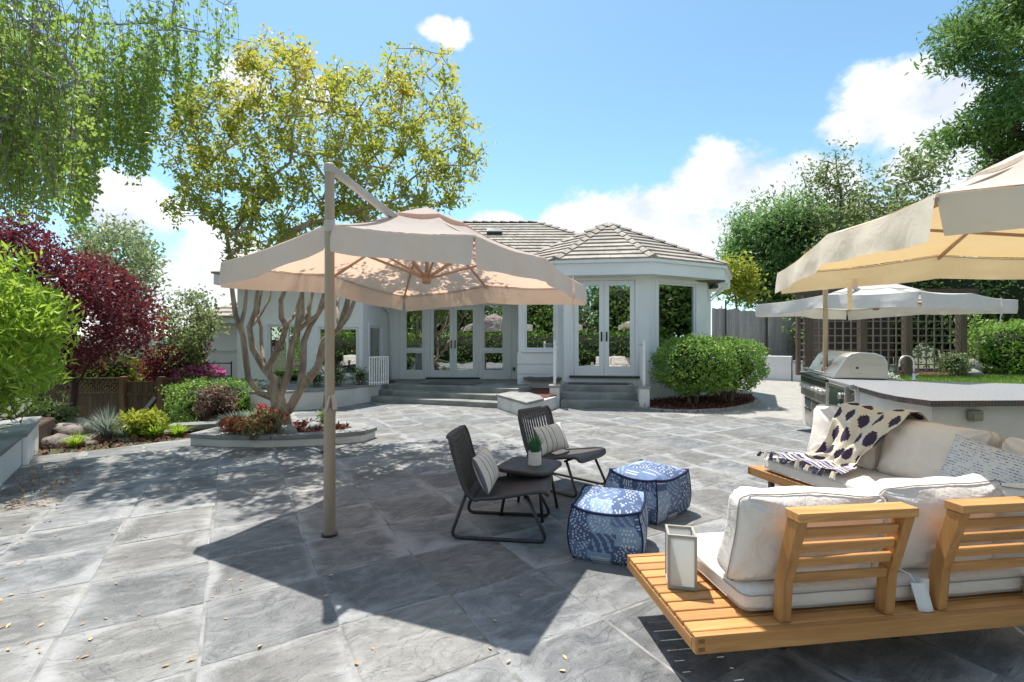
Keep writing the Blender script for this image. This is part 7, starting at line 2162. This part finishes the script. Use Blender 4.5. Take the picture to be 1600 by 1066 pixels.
MB().bar((a + 0.05, -0.012, 0.42), (b - 0.06, -0.012, ZL - 0.05), 0.03, 0.085).build('brace', M['grey_fence'], gt)
ir = thing('side_rail', 'small black metal rail at the far wing beyond the clipped hedge', 'railing', (-8.9, 13.0, -0.3))
MB().bar((0, 0, 1.2), (1.3, 0, 1.2), 0.03, 0.03).bar((0, 0, 0.85), (1.3, 0, 0.85), 0.03, 0.03).build('rail', M['black_metal'], ir)
for x in (0.0, 0.65, 1.3): MB().tube([(x, 0, 0), (x, 0, 1.25)], 0.018, 6).build('post', M['black_metal'], ir)
# planter shrubs below the left windows
for i, (x, y, s, lab) in enumerate(((-4.55, 11.15, 0.24, 'grey-green shrub in the curved planter under the wide window, left one'), (-4.12, 11.35, 0.27, 'grey-green shrub in the curved planter under the wide window, right one'), (-3.72, 11.75, 0.25, 'pale shrub in the curved planter next to the guard rail'), (-5.2, 10.75, 0.16, 'dark low shrub in the curved planter behind the tree trunk'))):
    bush('planter_shrub', lab, (x, y, 0.42), (s, s, s * 0.9), 420, 0.06, M['lf_sage' if i != 3 else 'lf_green'], group='shrubs in the curved planter', seed=160 + i, shell=0.3, core=0.45, stems=3)
bush('wall_plant', 'small twiggy plant before the wall beside the downspout', (-3.62, 13.0, 0.37), (0.16, 0.16, 0.40), 160, 0.09, M['lf_green'], cat='plant', seed=170, shell=0.2, core=0, stems=4)
# fallen leaves -----------------------------------------------------------------------
M['dry_leaf'] = simple('dry_leaf', (0.62, 0.46, 0.25), 0.8, (0.48, 0.30, 0.14), 20, rnd_amt=0.35)
def dry_leaf_mesh(seed):
    r = random.Random(seed)
    m = MB()
    V = [(0, -0.028, 0.001), (0.014, -0.008, 0.006 + r.random() * 0.006), (0.011, 0.014, 0.008), (0, 0.034, 0.003 + r.random() * 0.01), (-0.012, 0.012, 0.009), (-0.013, -0.01, 0.004), (0, 0, 0.002)]
    m.add(V, [(6, 0, 1), (6, 1, 2), (6, 2, 3), (6, 3, 4), (6, 4, 5), (6, 5, 0)])
    return m.mesh('fallen_leaf', M['dry_leaf'])
dl = [dry_leaf_mesh(i) for i in range(4)]
r = random.Random(12)
spots = []
for k in range(82):
    px = r.random() ** 1.5 * 900; py = 740 + 310 * r.random() ** 1.3
    p = gp(px, py)
    if in_poly(np.array([[p.x, p.y]]), patio_poly)[0] and p.x > -5.0 + 0: spots.append(p)
for k in range(26):
    p = gp(10 + r.random() * 90, 730 + r.random() * 130)
    if p.x > -5.9 + 0.64 * (p.y - 4.8) * -1 - 0.0 or True: spots.append(p)
for i, p in enumerate(spots[:150]):
    if (p.x + 5.13) * 0.78 + (p.y - 4.8) * 0.62 < 0.05: continue
    o = link_mesh('fallen_leaf', dl[i % 4], None, (p.x, p.y, 0.003), (r.uniform(-.2, .2), r.uniform(-.2, .2), r.random() * 6.3))
    s = r.uniform(0.32, 0.62); o.scale = (s, s, s)
    props(o, 'dry curled leaf fallen on the grey stone terrace', 'leaf', 'dry leaves scattered on the terrace')
scatter_chips('leaf_litter', [(-4.6, 4.3), (-4.0, 4.2), (-4.9, 5.6), (-5.75, 5.75), (-5.3, 5.1)], 260, 0.003, foliage('dry_litter', (0.30, 0.15, 0.07), (0.60, 0.42, 0.24), (0.45, 0.12, 0.07), 0.1, 0.8), (0.04, 0, 0))
